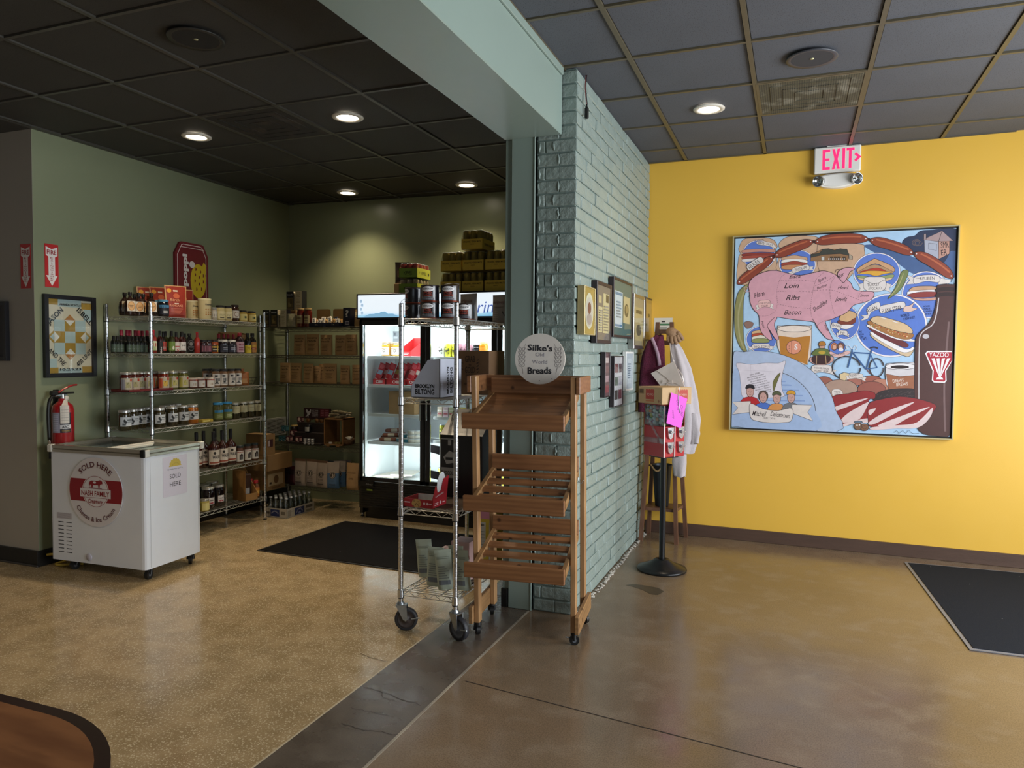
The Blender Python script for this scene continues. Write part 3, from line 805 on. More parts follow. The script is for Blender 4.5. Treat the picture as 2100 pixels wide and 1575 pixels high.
def sq(i, j, m, o=0.0124):
 cx, cy_ = i * q * 2, (j * q * 2) * k
 Pp([(cx - q, C[1] + cy_ - q * k), (cx + q, C[1] + cy_ - q * k), (cx + q, C[1] + cy_ + q * k), (cx - q, C[1] + cy_ + q * k)], m, o)
Pp([(-.5, C[1]), (0, C[1] - .31), (.5, C[1]), (0, C[1] + .31)], gold, 0.0112)
Pp([(-.44, C[1]), (0, C[1] - .275), (.44, C[1]), (0, C[1] + .275)], blue, 0.0116)
Pp([(0, C[1] + .31), (-.13, C[1] + .225), (.13, C[1] + .225)], org, 0.0120); Pp([(0, C[1] - .31), (-.13, C[1] - .225), (.13, C[1] - .225)], org, 0.0120)
for i in (-1, 0, 1):
 for j in (-1, 0, 1):
  sq(i, j, blue if (i or j) and i * j else (blue if not (i or j) else gold))
for dx, dy in ((1, 0), (-1, 0), (0, 1), (0, -1)):
 cx, cy2 = dx * q * 2, dy * q * 2
 if dx: Pp([(cx + dx * q, C[1] + q * k), (cx + dx * q, C[1] - q * k), (cx, C[1])], wh, 0.0130)
 else: Pp([(q, C[1] + (cy2 + dy * q) * k), (-q, C[1] + (cy2 + dy * q) * k), (0, C[1] + cy2 * k)], wh, 0.0130)
mb.build('poster_print', t)
mb = MB(); S = math.atan2(.31 * Hh, .5 * W)
mb.text('AMANDA NICHOLAS', fr, 0.02 * W, .415 * Hh, 0.032 * Hh, blk, w=.5 * W, off=0.0136, bold=0.01)
mb.text('JASON', fr, -.30 * W, .245 * Hh, 0.068 * Hh, blk, w=.44 * W, off=0.0136, rot=S, bold=0.015)
mb.text('ISBELL', fr, .31 * W, .26 * Hh, 0.068 * Hh, blk, w=.44 * W, off=0.0136, rot=-S, bold=0.015)
mb.text('AND THE', fr, -.33 * W, -.30 * Hh, 0.062 * Hh, blk, w=.46 * W, off=0.0136, rot=-S, bold=0.012)
mb.text('400 UNIT', fr, .35 * W, -.315 * Hh, 0.062 * Hh, blk, w=.46 * W, off=0.0136, rot=S, bold=0.012)
mb.text('10.20.23', fr, 0, -.462 * Hh, 0.033 * Hh, blk, w=.48 * W, off=0.0136, bold=0.03)
mb.build('lettering', t)
mb = MB(); mb.box((-W / 2, -Hh / 2, 0.0165), (W / 2, Hh / 2, 0.0175), M_PANE, M=fr); mb.build('pane', t)
# can-shaped soda sign hung on the green wall behind the shelf
t = thing('soda_sign', 'dark red can-shaped advertising sign with a pineapple on the green wall', 'sign')
XS = -4.83
tl, tr_, br_ = at(368, 494, x=XS), at(420, 500, x=XS), at(426, 626, x=XS)
y0, y1 = at(359, 560, x=XS).y, at(427, 560, x=XS).y; z1 = tl.z; z0 = at(392, 640, x=XS).z
w_, h_ = y1 - y0, z1 - z0; fr = frame((-4.85, (y0 + y1) / 2, (z0 + z1) / 2), (0, 1, 0))
out = [(-.5, -.5), (.5, -.5), (.5, .33), (.40, .44), (.36, .485), (.30, .5), (-.30, .5), (-.36, .485), (-.40, .44), (-.5, .33)]
mb = MB(); mr = mat('maroon_board', '7a1626', 0.35, var=0.04)
mb.prism([(x * w_, y * h_) for x, y in out], fr, mr, 0.0, 0.02)
sc = lambda s, pts: [(x * w_ * s, y * h_ * (s + 0.03)) for x, y in pts]
mb.stroke([(x * w_ * .86, (y * .93 + 0.0) * h_) for x, y in out], 0.006, fr, ink('f0dfd6'), 0.0206, closed=True)
mb.stroke([(-.36 * w_, .425 * h_), (.36 * w_, .425 * h_)], 0.005, fr, ink('f0dfd6'), 0.0206)
pine = ink('e0bf22')
mb.poly(ell(.19 * w_, -.04 * h_, .24 * w_, .25 * h_, 28), fr, pine, 0.0206)
mb.poly([(.30 * w_, .18 * h_), (.36 * w_, .25 * h_), (.43 * w_, .20 * h_), (.42 * w_, .06 * h_)], fr, pine, 0.0208)
for i, (px, py) in enumerate(((.10, .13), (.24, .10), (.08, .05), (.20, .02), (.33, .05), (.07, -.04), (.20, -.08), (.33, -.04), (.12, -.16), (.27, -.15))):
 mb.poly(ell(px * w_, py * h_, .036 * w_, .026 * h_, 10, -pi / 2, pi / 2), fr, mr, 0.0212)
mb.poly(ell(-.0 * w_, .19 * h_, .085 * w_, .05 * h_, 14), fr, ink('f0e4dc'), 0.0212)
mb.build('board', t)
mb = MB(); fr_r = fr @ Matrix.Rotation(pi / 2, 4, 'Z')
mb.text('poppi', fr_r, 0.10 * h_, .155 * w_, .13 * w_ , ink('f5ece4'), w=.46 * h_, off=0.021, bold=0.05); mb.build('lettering', t)
# ---- fire extinguisher on the green wall
ex = thing('fire_extinguisher', 'red fire extinguisher with a white tag hung above the freezer', 'fire extinguisher')
M_RED = mat('extinguisher_red', 'a01d22', 0.22, var=0.03, coat=0.6)
c = at(133, 860, x=-4.76); R0 = 0.070; cx, cy = -4.779, c.y
zt = at(134, 826, x=-4.76).z; zb = zt - 0.31
mb = MB(); mb.lathe([(0, zb), (R0 * .92, zb), (R0, zb + .02), (R0, zt - .05), (R0 * .9, zt - .018), (R0 * .55, zt + .004), (0.028, zt + .012), (0.026, zt + .03)], M_RED, 28, c=(cx, cy, 0)); mb.build('cylinder', ex)
mb = MB(); al = wrapf(R0, radians(38), 0, cx, cy)
mb.rect(-0.055, zt - .205, 0.0, zt - .065, al, ink('9b97a6', 0.4), 0.001, nx=6)
mb.rect(0.0, zt - .205, 0.068, zt - .065, al, ink('25242e', 0.4), 0.001, nx=7); mb.rect(0.001, zt - .178, 0.068, zt - .15, al, ink('d9d6d6', 0.4), 0.0016, nx=7)
for i in range(9): mb.rect(-0.047, zt - .085 - i * .013, -0.010, zt - .088 - i * .013, al, ink('c9c6d2', 0.4), 0.0016, nx=4)
mb.text('ABC', al, 0.032, zt - .173, 0.018, ink('1a1a1e'), w=.04, off=0.0022, bold=0.03); mb.text('STANDARD', al, 0.036, zt - .197, 0.010, ink('caa23c'), w=.05, off=0.0022)
mb.build('label', ex)
mb = MB(); mb.tube((cx, cy, zt + .02), (cx, cy, zt + .06), 0.017, M_CHROME, 12); mb.box((cx - .012, cy - .055, zt + .045), (cx + .012, cy + .03, zt + .062), M_CHROME, 0.003)
mb.lathe([(0, 0.0), (0.017, 0.0), (0.017, 0.012), (0, 0.012)], ink('d8d4c8', 0.3), 14, M=Matrix.Translation((cx + .016, cy + 0.012, zt + .032)) @ Matrix.Rotation(pi / 2, 4, 'Y')); mb.build('valve', ex)
mb = MB(); mb.path(cr([(cx, cy - .03, zt + .072), (cx, cy + .01, zt + .095), (cx, cy + .07, zt + .118), (cx, cy + .11, zt + .122)], 4), 0.007, M_RED, 6, rs=None); mb.build('top_lever', ex)
mb = MB(); mb.box((cx - .009, cy - .02, zt + .062), (cx + .009, cy + .085, zt + .074), M_BLACKRUB, 0.003, M=None); mb.box((cx - .02, cy - .085, zt + .055), (cx + .02, cy - .045, zt + .085), M_BLACKRUB, 0.005); mb.build('carry_handle', ex)
mb = MB(); mb.path(cr([(cx, cy - .06, zt + .06), (cx + .005, cy - .10, zt + .02), (cx + .01, cy - .115, zt - .08), (cx + .01, cy - .11, zt - .25)], 5), 0.011, M_BLACKRUB, 8); mb.tube((cx + .01, cy - .11, zt - .25), (cx + .01, cy - .105, zt - .28), 0.009, M_CHROME, 8); mb.tube((cx + .01, cy - .105, zt - .28), (cx + .01, cy - .10, zt - .38), 0.008, M_BLACKRUB, 8, 0.014); mb.build('hose', ex)
mb = MB(); f2 = wrapf(R0 + .008, radians(62), 0, cx, cy)
mb.rect(-0.028, zt - .14, 0.028, zt - .015, f2, ink('d9d2c8'), 0.0, nx=4)
for i in range(5): mb.rect(-0.022, zt - .045 - i * .018, 0.022, zt - .047 - i * .018, f2, ink('8f8a86'), 0.0006, nx=3)
mb.add([f2(-0.02, zt - .015, 0), f2(0.02, zt - .015, 0), V((cx + .02, cy + .02, zt + .03)), V((cx + .02, cy, zt + .03))], [(0, 1, 2, 3)], ink('d9d2c8')); mb.build('inspection_tag', ex)
mb = MB(); mb.box((-4.85, cy - .02, zt - .25), (-4.838, cy + .02, zt + .09), M_BLACKRUB, 0.002); mb.box((-4.84, cy - .02, zt + .03), (cx, cy + .02, zt + .04), M_BLACKRUB, 0.002); mb.build('wall_bracket', ex)
# ================================================================ the big food painting
PD = 0.042
def Z(x, y):
 P = atw(1480 + x / 3.281, 440 + y / 3.281, PD)
 return (P.x / YEX.x, P.z)
def Zs(pts): return [Z(*p) for p in pts]
pf = frame((0, 6.16, 0), YEX)
pt = thing('painting', 'large framed painting of a pink pig, sandwiches and sausages on yellow wall', 'painting')
c4 = Zs([(82, 142), (1610, 72), (1552, 1522), (43, 1443)])
sx0, sx1 = (c4[0][0] + c4[3][0]) / 2, (c4[1][0] + c4[2][0]) / 2
sz0, sz1 = (c4[2][1] + c4[3][1]) / 2, (c4[0][1] + c4[1][1]) / 2
M_GOLD = mat('pale_gold_frame', 'c9bb8c', 0.35, 0.5, var=0.05, scale=12)
def fbars(mb, x0, z0, x1, z1, w, d0, d1, m):
 mb.box((x0, z0, d0), (x0 + w, z1, d1), m, 0.001, M=pf); mb.box((x1 - w, z0, d0), (x1, z1, d1), m, 0.001, M=pf)
 mb.box((x0 + w, z0, d0), (x1 - w, z0 + w, d1), m, 0.001, M=pf); mb.box((x0 + w, z1 - w, d0), (x1 - w, z1, d1), m, 0.001, M=pf)
mb = MB(); fbars(mb, sx0, sz0, sx1, sz1, 0.0095, 0.004, 0.050, M_GOLD); mb.build('frame', pt)
mb = MB(); fbars(mb, sx0 + .0095, sz0 + .0095, sx1 - .0095, sz1 - .0095, 0.011, 0.004, 0.030, mat('frame_gap_black', '0d0d0f', 0.6, var=0)); mb.build('inner_liner', pt)
CX0, CX1, CZ0, CZ1 = sx0 + .0205, sx1 - .0205, sz0 + .0205, sz1 - .0205
def oil(h):
 k = 'oil_' + h
 if k in MATS: return MATS[k]
 m, nt, b, o = new_mat(k); n = noise_n(nt, o, 22, 5); n.inputs['Distortion'].default_value = 0.6
 c = lin(h)[:3]
 nt.links.new(mixc(nt, n.outputs['Fac'], tuple(x * .86 for x in c) + (1,), tuple(min(1, x * 1.13) for x in c) + (1,)), b.inputs['Base Color'])
 b.inputs['Roughness'].default_value = 0.5
 return m
SKY = oil('a9c8e4'); BLU = oil('5d79c4'); LN = ink('2b2024', 0.5); WH = oil('e6e0e0'); RIB = oil('d9cfca'); PK = oil('cf9aa6'); SAU = oil('8a3f2c'); BRD = oil('c9a487')
mb = MB(); mb.box((CX0, CZ0, 0.006), (CX1, CZ1, PD - 0.010), WH, 0, M=pf); mb.rect(CX0, CZ0, CX1, CZ1, pf, SKY, PD - 0.0098); mb.build('canvas', pt)
art = MB(); LAY = [0]
def clipx(pts): return [(min(max(a, CX0), CX1), min(max(b, CZ0), CZ1)) for a, b in pts]
def nl(): LAY[0] += 1; return PD - 0.0098 + LAY[0] * 0.000012
def shape(pts, m, n=5, closed=True, out=LN, w=0.0030, smooth=True):
 p = cr(pts, n, True) if smooth else pts
 z = clipx([Z(q[0], q[1]) for q in p]); art.poly(z, pf, m, nl())
 if out: art.stroke(z, w, pf, out, nl(), closed=True)
def line(pts, w=0.003, m=LN, n=6, smooth=True):
 p = cr(pts, n) if smooth else pts
 art.stroke(clipx([Z(q[0], q[1]) for q in p]), w, pf, m, nl())
def dash(pts, w=0.0022, m=LN):
 p = [Z(q[0], q[1]) for q in cr(pts, 14)]; o = nl()
 for i in range(0, len(p) - 1, 2): art.stroke(p[i:i + 2], w, pf, m, o)
def disc(cx, cy, rx, ry, m, out=LN, w=0.003, n=36, a0=0, a1=2 * pi):
 shape(ell(cx, cy, rx, ry, n, a0, a1), m, out=out, w=w, smooth=False)
def word(t, x, y, h, w, rot=0, m=LN, bold=0.0, shear=0.0, sp=1.0):
 """zoom-frame placement of lettering; rot in degrees anticlockwise"""
 c = Z(x, y); hh = abs(Z(x, y - h)[1] - c[1]); ww = abs(Z(x + w, y)[0] - c[0])
 art.text(t, pf, c[0], c[1], hh, m, w=ww, off=nl(), rot=radians(rot), bold=bold, shear=shear, sp=sp)
def plate(cx, cy, rx, ry, m=BLU, rim=oil('e9dfe0')):
 disc(cx, cy, rx, ry, rim, w=.002); disc(cx, cy, rx * .95, ry * .95, m, out=None)
# bread slices behind
shape([(118, 215), (150, 165), (240, 152), (340, 165), (375, 210), (362, 235), (370, 300), (360, 380), (250, 455), (110, 460), (112, 300), (125, 262), (115, 240)], BRD)
shape([(385, 195), (440, 150), (560, 140), (650, 155), (655, 215), (655, 380), (388, 382), (380, 300), (390, 235)], BRD)
shape([(655, 160), (760, 180), (945, 200), (960, 225), (958, 310), (880, 400), (820, 440), (660, 385)], BRD)
plate(250, 270, 112, 100); plate(510, 335, 125, 100)
# smoke clouds, smokehouse
CL1, CL2 = oil('47608c'), oil('2c3550')
shape([(960, 205), (1040, 260), (1150, 300), (1210, 345), (1300, 400), (1420, 390), (1585, 420), (1588, 230), (1480, 300), (1400, 330), (1280, 280), (1100, 210)], CL1, out=None)
shape([(1215, 185), (1250, 150), (1300, 140), (1340, 108), (1420, 100), (1585, 95), (1588, 230), (1545, 245), (1520, 290), (1480, 330), (1380, 300), (1300, 265), (1240, 235)], CL2, out=None)
for k in range(3): line(ell(1318, 188, 34 - k * 10, 22 - k * 6, 14, k, k + 5), 0.004, oil('6b5a58'), smooth=False)
shape([(1365, 165), (1460, 178), (1462, 298), (1368, 270)], oil('a9abb8'), smooth=False); shape([(1462, 178), (1535, 170), (1535, 262), (1462, 298)], oil('b98c7c'), smooth=False)
shape([(1355, 168), (1485, 108), (1560, 175), (1462, 180)], oil('a58b8a'), smooth=False); line([(1485, 108), (1462, 180)], smooth=False); shape([(1362, 130), (1378, 128), (1378, 165), (1362, 168)], oil('9a8788'), smooth=False)
line([(1395, 190), (1450, 198), (1448, 240), (1393, 232), (1395, 190)], .0022, smooth=False); word('SMK', 1505, 222, 40, 56, 4); word('ER', 1500, 272, 38, 40, 6)
# plates with sandwiches
plate(1045, 385, 160, 130)
plate(1380, 540, 168, 160)
plate(1140, 745, 246, 215, oil('5878c6'))
plate(830, 725, 100, 118); plate(268, 840, 105, 90)
def sandwich(cx, cy, w, h, cols, tilt=0.0):
 n = len(cols)
 for i, c_ in enumerate(cols):
  y0, y1 = cy - h / 2 + h * i / n, cy - h / 2 + h * (i + 1.25) / n; b = 0.12 * h * (1 if i % 2 else -1)
  T_ = lambda x, y: (cx + (x - cx) * cos(tilt) - (y - cy) * sin(tilt), cy + (x - cx) * sin(tilt) + (y - cy) * cos(tilt))
  shape([T_(cx - w / 2, y0 + h * .05), T_(cx - w / 4, y0 - h * .05), T_(cx, y0 - h * .10 + b * .3), T_(cx + w / 4, y0 - h * .05), T_(cx + w / 2, y0 + h * .05), T_(cx + w / 2, y1), T_(cx, y1 + h * .04), T_(cx - w / 2, y1)], oil(c_), 3, w=.0022)
# upper left sandwich strips
for i, (y, c_) in enumerate(((238, 'c58a7a'), (262, '8f3a30'), (280, 'a34a3c'), (300, 'ddd3d0'))): shape([(145, y), (250, y - 8), (352, y - 4), (350, y + 14), (250, y + 12), (146, y + 18)], oil(c_), 3, w=.0018)
word('SMOKED', 252, 176, 10, 62, 2); shape([(238, 178), (290, 182), (345, 192), (372, 230), (350, 222), (330, 215), (290, 206), (240, 200)], RIB, 2, w=.0018); word('BBQ', 266, 198, 14, 40, -6); word('SAUCE', 322, 206, 12, 46, -18)
sandwich(490, 322, 165, 78, ['c9a080', 'e6dfd8', '9c4434', 'c68a60'])
def ribbon(x0, y0, x1, y1, h, m=RIB, tails=True):
 dx, dy = x1 - x0, y1 - y0; L_ = math.hypot(dx, dy); ux, uy = dx / L_, dy / L_; nx_, ny_ = -uy, ux
 P_ = lambda a, b: (x0 + ux * a * L_ + nx_ * b * h, y0 + uy * a * L_ + ny_ * b * h)
 if tails:
  shape([P_(-.32, .9), P_(.06, .6), P_(.06, -.1), P_(-.32, .1), P_(-.2, .5)], RIB, smooth=False, w=.0018); shape([P_(1.32, .9), P_(.94, .6), P_(.94, -.1), P_(1.32, .1), P_(1.2, .5)], RIB, smooth=False, w=.0018)
 shape([P_(0, -.5), P_(.5, -.62), P_(1, -.5), P_(1, .5), P_(.5, .38), P_(0, .5)], m, 4, w=.0022)
ribbon(480, 378, 585, 352, 32); word('PASTRAMI', 535, 372, 19, 80, 13)
# deli building
shape([(600, 268), (680, 232), (845, 232), (858, 272), (850, 312), (600, 312)], oil('8f6a48'), smooth=False); shape([(600, 268), (660, 258), (680, 232), (720, 228), (760, 240), (800, 228), (845, 236), (862, 276), (800, 262), (690, 268), (600, 288)], oil('3f4038'), smooth=False)
shape([(858, 262), (882, 280), (882, 302), (858, 300)], oil('a99a86'), smooth=False)
for x in (672, 730, 755, 780, 815): shape([(x, 282), (x + 20, 282), (x + 20, 306), (x, 306)], oil('c8c6c0' if x == 672 else '4b3a2c'), smooth=False, w=.0016)
for i in range(9): disc(722 + i * 13, 298, 4, 5, WH, None)
# turkey avocado
shape([(918, 360), (1020, 300), (1040, 298), (1155, 350), (1150, 385), (1035, 330), (925, 385)], oil('c69a72')); shape([(925, 382), (1030, 335), (1145, 378), (1140, 395), (1030, 365), (930, 398)], oil('b08a66'), w=.002)
shape([(945, 380), (1040, 358), (1100, 375), (1090, 385), (940, 388)], oil('b53a28'), w=.002); shape([(925, 398), (985, 378), (1090, 380), (1145, 390), (1100, 398), (1040, 412), (985, 400)], oil('dba43e'), w=.002)
shape([(918, 408), (1030, 420), (1150, 402), (1148, 425), (1040, 440), (925, 425)], oil('8f9a66'), w=.002); shape([(922, 425), (1040, 440), (1150, 422), (1120, 445), (1030, 462), (940, 440)], oil('d3b591'), w=.002)
ribbon(962, 462, 1100, 462, 70); shape([(960, 438), (1000, 458), (1050, 462), (1100, 440), (1100, 500), (1035, 520), (962, 502)], RIB, 4, w=.0024); word('TURKEY', 1022, 480, 20, 84, 3); word('AVOCADO', 1032, 504, 18, 90, 2)
# reuben
shape([(1262, 510), (1300, 485), (1400, 480), (1450, 488), (1455, 515), (1300, 520)], oil('c29a7c')); shape([(1250, 535), (1270, 515), (1450, 505), (1452, 525), (1260, 545)], WH, w=.002); shape([(1252, 540), (1340, 520), (1450, 522), (1450, 550), (1300, 558)], oil('8a3a36'), w=.002); shape([(1275, 558), (1360, 565), (1450, 555), (1445, 575), (1330, 578)], oil('c69583'), w=.002)
shape([(1240, 400), (1300, 425), (1300, 465), (1245, 470), (1268, 440)], RIB, smooth=False, w=.0018); shape([(1545, 440), (1462, 425), (1460, 470), (1535, 462)], RIB, smooth=False, w=.0018)
shape([(1300, 420), (1380, 405), (1462, 412), (1462, 455), (1380, 448), (1300, 465)], RIB, 4, w=.0024); word('THE', 1322, 432, 9, 24, 3); word('REUBEN', 1385, 438, 20, 98, 1)
for i, s_ in enumerate(('HOUSE', 'MADE', 'CORNED', 'BEEF')): word(s_, 1382 + i * 3, 622 + i * 17, 11, 44 + (i == 2) * 14, 3, oil('26305c'))
# pickle spear
shape([(1212, 385), (1258, 378), (1240, 440), (1200, 510), (1135, 560), (1122, 560), (1170, 490)], oil('76804e')); line([(1225, 395), (1190, 480), (1140, 545)], .006, oil('a8a070'))
# asian flank steak
shape([(975, 645), (1000, 612), (1060, 588), (1065, 632), (1010, 655), (985, 700), (938, 712), (960, 690), (940, 680), (985, 672)], RIB, 3, w=.002); shape([(1068, 618), (1140, 600), (1225, 585), (1232, 625), (1150, 640), (1075, 665)], RIB, 3, w=.0024)
shape([(1232, 620), (1270, 610), (1298, 590), (1285, 625), (1318, 632), (1270, 655), (1225, 650)], oil('d8b8ad'), 3, w=.002)
word('ASIAN', 1016, 650, 30, 74, 20); word('FLANK STEAK', 1150, 652, 30, 138, 14)
word('WORLD', 1236, 688, 20, 60, 10, oil('26305c')); word('FAMOUS!', 1266, 705, 17, 76, 12, oil('26305c')); word('AS', 936, 795, 13, 18, 0, oil('26305c')); word('SEEN', 940, 812, 12, 34, 5, oil('26305c')); word('ON', 944, 828, 11, 22, 5, oil('26305c')); word('TV!', 955, 845, 18, 44, 14, oil('26305c'))
shape([(1000, 810), (1030, 800), (1120, 860), (1250, 915), (1290, 905), (1285, 930), (1245, 955), (1120, 900), (1040, 850)], oil('cdb595')); shape([(1002, 800), (1020, 790), (1120, 845), (1240, 905), (1290, 890), (1285, 915), (1210, 925), (1060, 845)], WH, w=.002)
shape([(985, 755), (1060, 760), (1160, 820), (1255, 870), (1240, 895), (1180, 875), (1100, 840), (1030, 800)], oil('6b2f33'), w=.002); shape([(975, 750), (1030, 745), (1140, 800), (1290, 840), (1285, 855), (1180, 840), (1080, 800)], WH, w=.002)
shape([(985, 735), (1010, 715), (1110, 760), (1280, 795), (1275, 835), (1200, 835), (1080, 790)], oil('a3703f'), w=.002)
rr_ = random.Random(2)
for i in range(60):
 t_ = rr_.random(); x = 1000 + 260 * t_; y = 738 + 78 * t_ + rr_.uniform(-16, 20)
 disc(x, y, rr_.uniform(3, 7), rr_.uniform(2, 5), oil(rr_.choice(['c46a3a', '7f8a4a', 'd0a05a', 'a8442e', 'e0c8a0'])), None, n=8)
shape([(1005, 700), (1050, 683), (1130, 700), (1230, 732), (1280, 770), (1275, 800), (1150, 775), (1040, 735), (1005, 715)], oil('d3b48c')); line([(1070, 690), (1110, 702)], .005, WH); line([(1150, 715), (1190, 730)], .005, WH)
# banh mi, tofu
shape([(795, 690), (840, 645), (905, 665), (900, 700), (850, 730), (800, 715)], oil('cfa77c')); shape([(788, 712), (850, 722), (900, 695), (895, 730), (840, 745), (790, 735)], oil('7d3b2c'), w=.002); shape([(770, 745), (840, 740), (890, 745), (850, 770), (800, 765)], WH, w=.002)
ribbon(742, 745, 800, 760, 36, tails=False); word('BANH', 768, 755, 18, 52, -14); ribbon(790, 795, 845, 800, 28); word('MI', 812, 805, 18, 26, -8)
sandwich(262, 820, 110, 72, ['cda77e', 'b0482f', 'd8d0c0', '8a8f58']); ribbon(210, 888, 318, 885, 28); word('BBQ', 236, 896, 13, 36, 3); word('TOFU', 290, 896, 15, 48, 4)
# cucumber at the left edge, snail-like nut, second pickle
shape([(178, 470), (150, 560), (145, 700), (150, 850), (170, 925), (130, 900), (92, 800), (88, 640), (115, 520)], oil('8b8755')); line([(150, 520), (115, 650), (118, 800), (150, 905)], .012, oil('a39d72'))
shape([(152, 730), (175, 718), (212, 728), (205, 755), (175, 768), (160, 755)], oil('8a6a60'), w=.002)
# beer glass
shape([(375, 765), (400, 750), (490, 744), (590, 750), (606, 768), (578, 1010), (395, 940)], oil('dcc9ba'), 3); shape([(385, 815), (490, 828), (598, 815), (576, 1010), (396, 940)], oil('b5792f'), smooth=False, out=None); disc(490, 768, 112, 22, oil('e3d2c5')); disc(486, 893, 50, 46, oil('d88f74'))
word('S', 500, 908, 34, 22, 0, WH, bold=.03); line([(470, 852), (470, 936)], .002)
for i in range(3): word('*', 455, 895 + i * 16, 14, 9)
# pig
shape([(188, 530), (182, 470), (215, 420), (290, 385), (360, 375), (450, 395), (530, 408), (620, 390), (690, 378), (760, 400), (790, 425), (830, 430), (870, 460), (890, 500), (940, 515), (1022, 520), (1015, 565), (960, 590), (890, 610), (840, 660), (740, 705), (712, 715), (700, 730), (745, 830), (765, 850), (735, 842), (700, 828), (640, 755), (625, 725), (560, 715), (470, 705), (380, 690), (372, 700), (355, 745), (385, 830), (362, 838), (318, 770), (340, 838), (312, 838), (262, 780), (250, 680), (215, 640), (192, 590)], PK, 4, w=.0042)
shape([(800, 372), (850, 355), (898, 364), (865, 385), (845, 425), (820, 458), (795, 430), (780, 400)], PK, 4, w=.0038); line([(765, 390), (775, 370), (800, 370)], .003)
line([(190, 515), (165, 520), (152, 500), (165, 485), (175, 500), (163, 508)], .0035, PK); line([(192, 540), (178, 555)], .003)
line([(355, 692), (310, 740), (318, 775)], .0035); line([(610, 700), (640, 745), (650, 760)], .0035)
for d in ([(432, 395), (395, 430), (372, 510), (375, 600), (362, 650)], [(388, 442), (500, 440), (625, 450)], [(372, 518), (480, 513), (615, 522)], [(372, 600), (480, 622), (600, 632)], [(688, 388), (635, 440), (612, 530), (600, 620), (605, 690)], [(622, 482), (700, 450), (765, 410)], [(612, 512), (740, 508), (850, 545), (955, 585)], [(765, 415), (735, 470), (730, 540), (745, 620), (760, 670)], [(250, 682), (310, 680), (355, 655)], [(640, 745), (690, 715), (740, 705)], [(950, 512), (925, 540), (920, 560)], [(780, 425), (825, 462)]): dash(d)
scr = dict(shear=.35, bold=.005)
word('Back', 496, 428, 22, 84, 2, **scr); word('Loin', 470, 494, 34, 100, 0, **scr); word('Ribs', 480, 576, 36, 96, 0, **scr); word('Bacon', 478, 672, 32, 118, 0, **scr); word('Ham', 256, 552, 34, 72, 14, **scr)
word('Spare', 680, 442, 20, 60, 28, **scr); word('Boston', 678, 492, 18, 72, 20, **scr); word('Head', 818, 502, 24, 74, 0, **scr); word('Jowls', 802, 582, 28, 84, -2, **scr); word('Shoulder', 672, 622, 28, 118, 35, **scr); word('Snout', 962, 552, 16, 60, 0, **scr); word('Ear', 812, 415, 20, 42, 38, **scr); word('Hock', 272, 742, 15, 54, -72, **scr); word('Hock', 700, 768, 15, 52, -62, **scr)
ribbon(250, 606, 325, 600, 44, oil('dcb0ad')); word('LONE STYLES', 288, 600, 10, 74, 3); word('FARM', 290, 618, 10, 40, 3)
# sausages
def sausage(a, b, r, bend=0.0):
 dx, dy = b[0] - a[0], b[1] - a[1]; L_ = math.hypot(dx, dy); ux, uy = dx / L_, dy / L_; nx_, ny_ = -uy, ux; P_ = []
 N = 12
 for i in range(N + 1):
  t_ = i / N; w_ = r * (1 - abs(2 * t_ - 1) ** 5 * 0.75); k = bend * 4 * t_ * (1 - t_); P_.append((a[0] + dx * t_ + nx_ * (w_ + k), a[1] + dy * t_ + ny_ * (w_ + k)))
 for i in range(N, -1, -1):
  t_ = i / N; w_ = r * (1 - abs(2 * t_ - 1) ** 5 * 0.75); k = bend * 4 * t_ * (1 - t_); P_.append((a[0] + dx * t_ + nx_ * (-w_ + k), a[1] + dy * t_ + ny_ * (-w_ + k)))
 shape(P_, SAU, 3, w=.0035)
 Q = [(a[0] + dx * t_ + nx_ * (bend * 4 * t_ * (1 - t_) - r * .35), a[1] + dy * t_ + ny_ * (bend * 4 * t_ * (1 - t_) - r * .35)) for t_ in (.12, .3, .5, .7, .88)]
 line(Q, 0.011, oil('b3603f')); disc(a[0] + ux * 14, a[1] + uy * 14 - 4, 5, 4, WH, None, n=8); disc(b[0] - ux * 14, b[1] - uy * 14 - 5, 5, 4, WH, None, n=8)
sausage((108, 465), (345, 285), 30); sausage((360, 280), (612, 180), 32, -6); sausage((632, 185), (985, 165), 34, -14); sausage((1002, 172), (1290, 262), 34, -10); sausage((1300, 260), (1558, 425), 36, -16)
for q in ((352, 282), (622, 182), (993, 168), (1295, 262)): disc(q[0], q[1], 9, 9, oil('4e2018'), n=10)
line([(1555, 425), (1548, 455)], .004)
ribbon(178, 360, 272, 300, 36, tails=False); word('SILKES', 222, 345, 24, 84, 32)
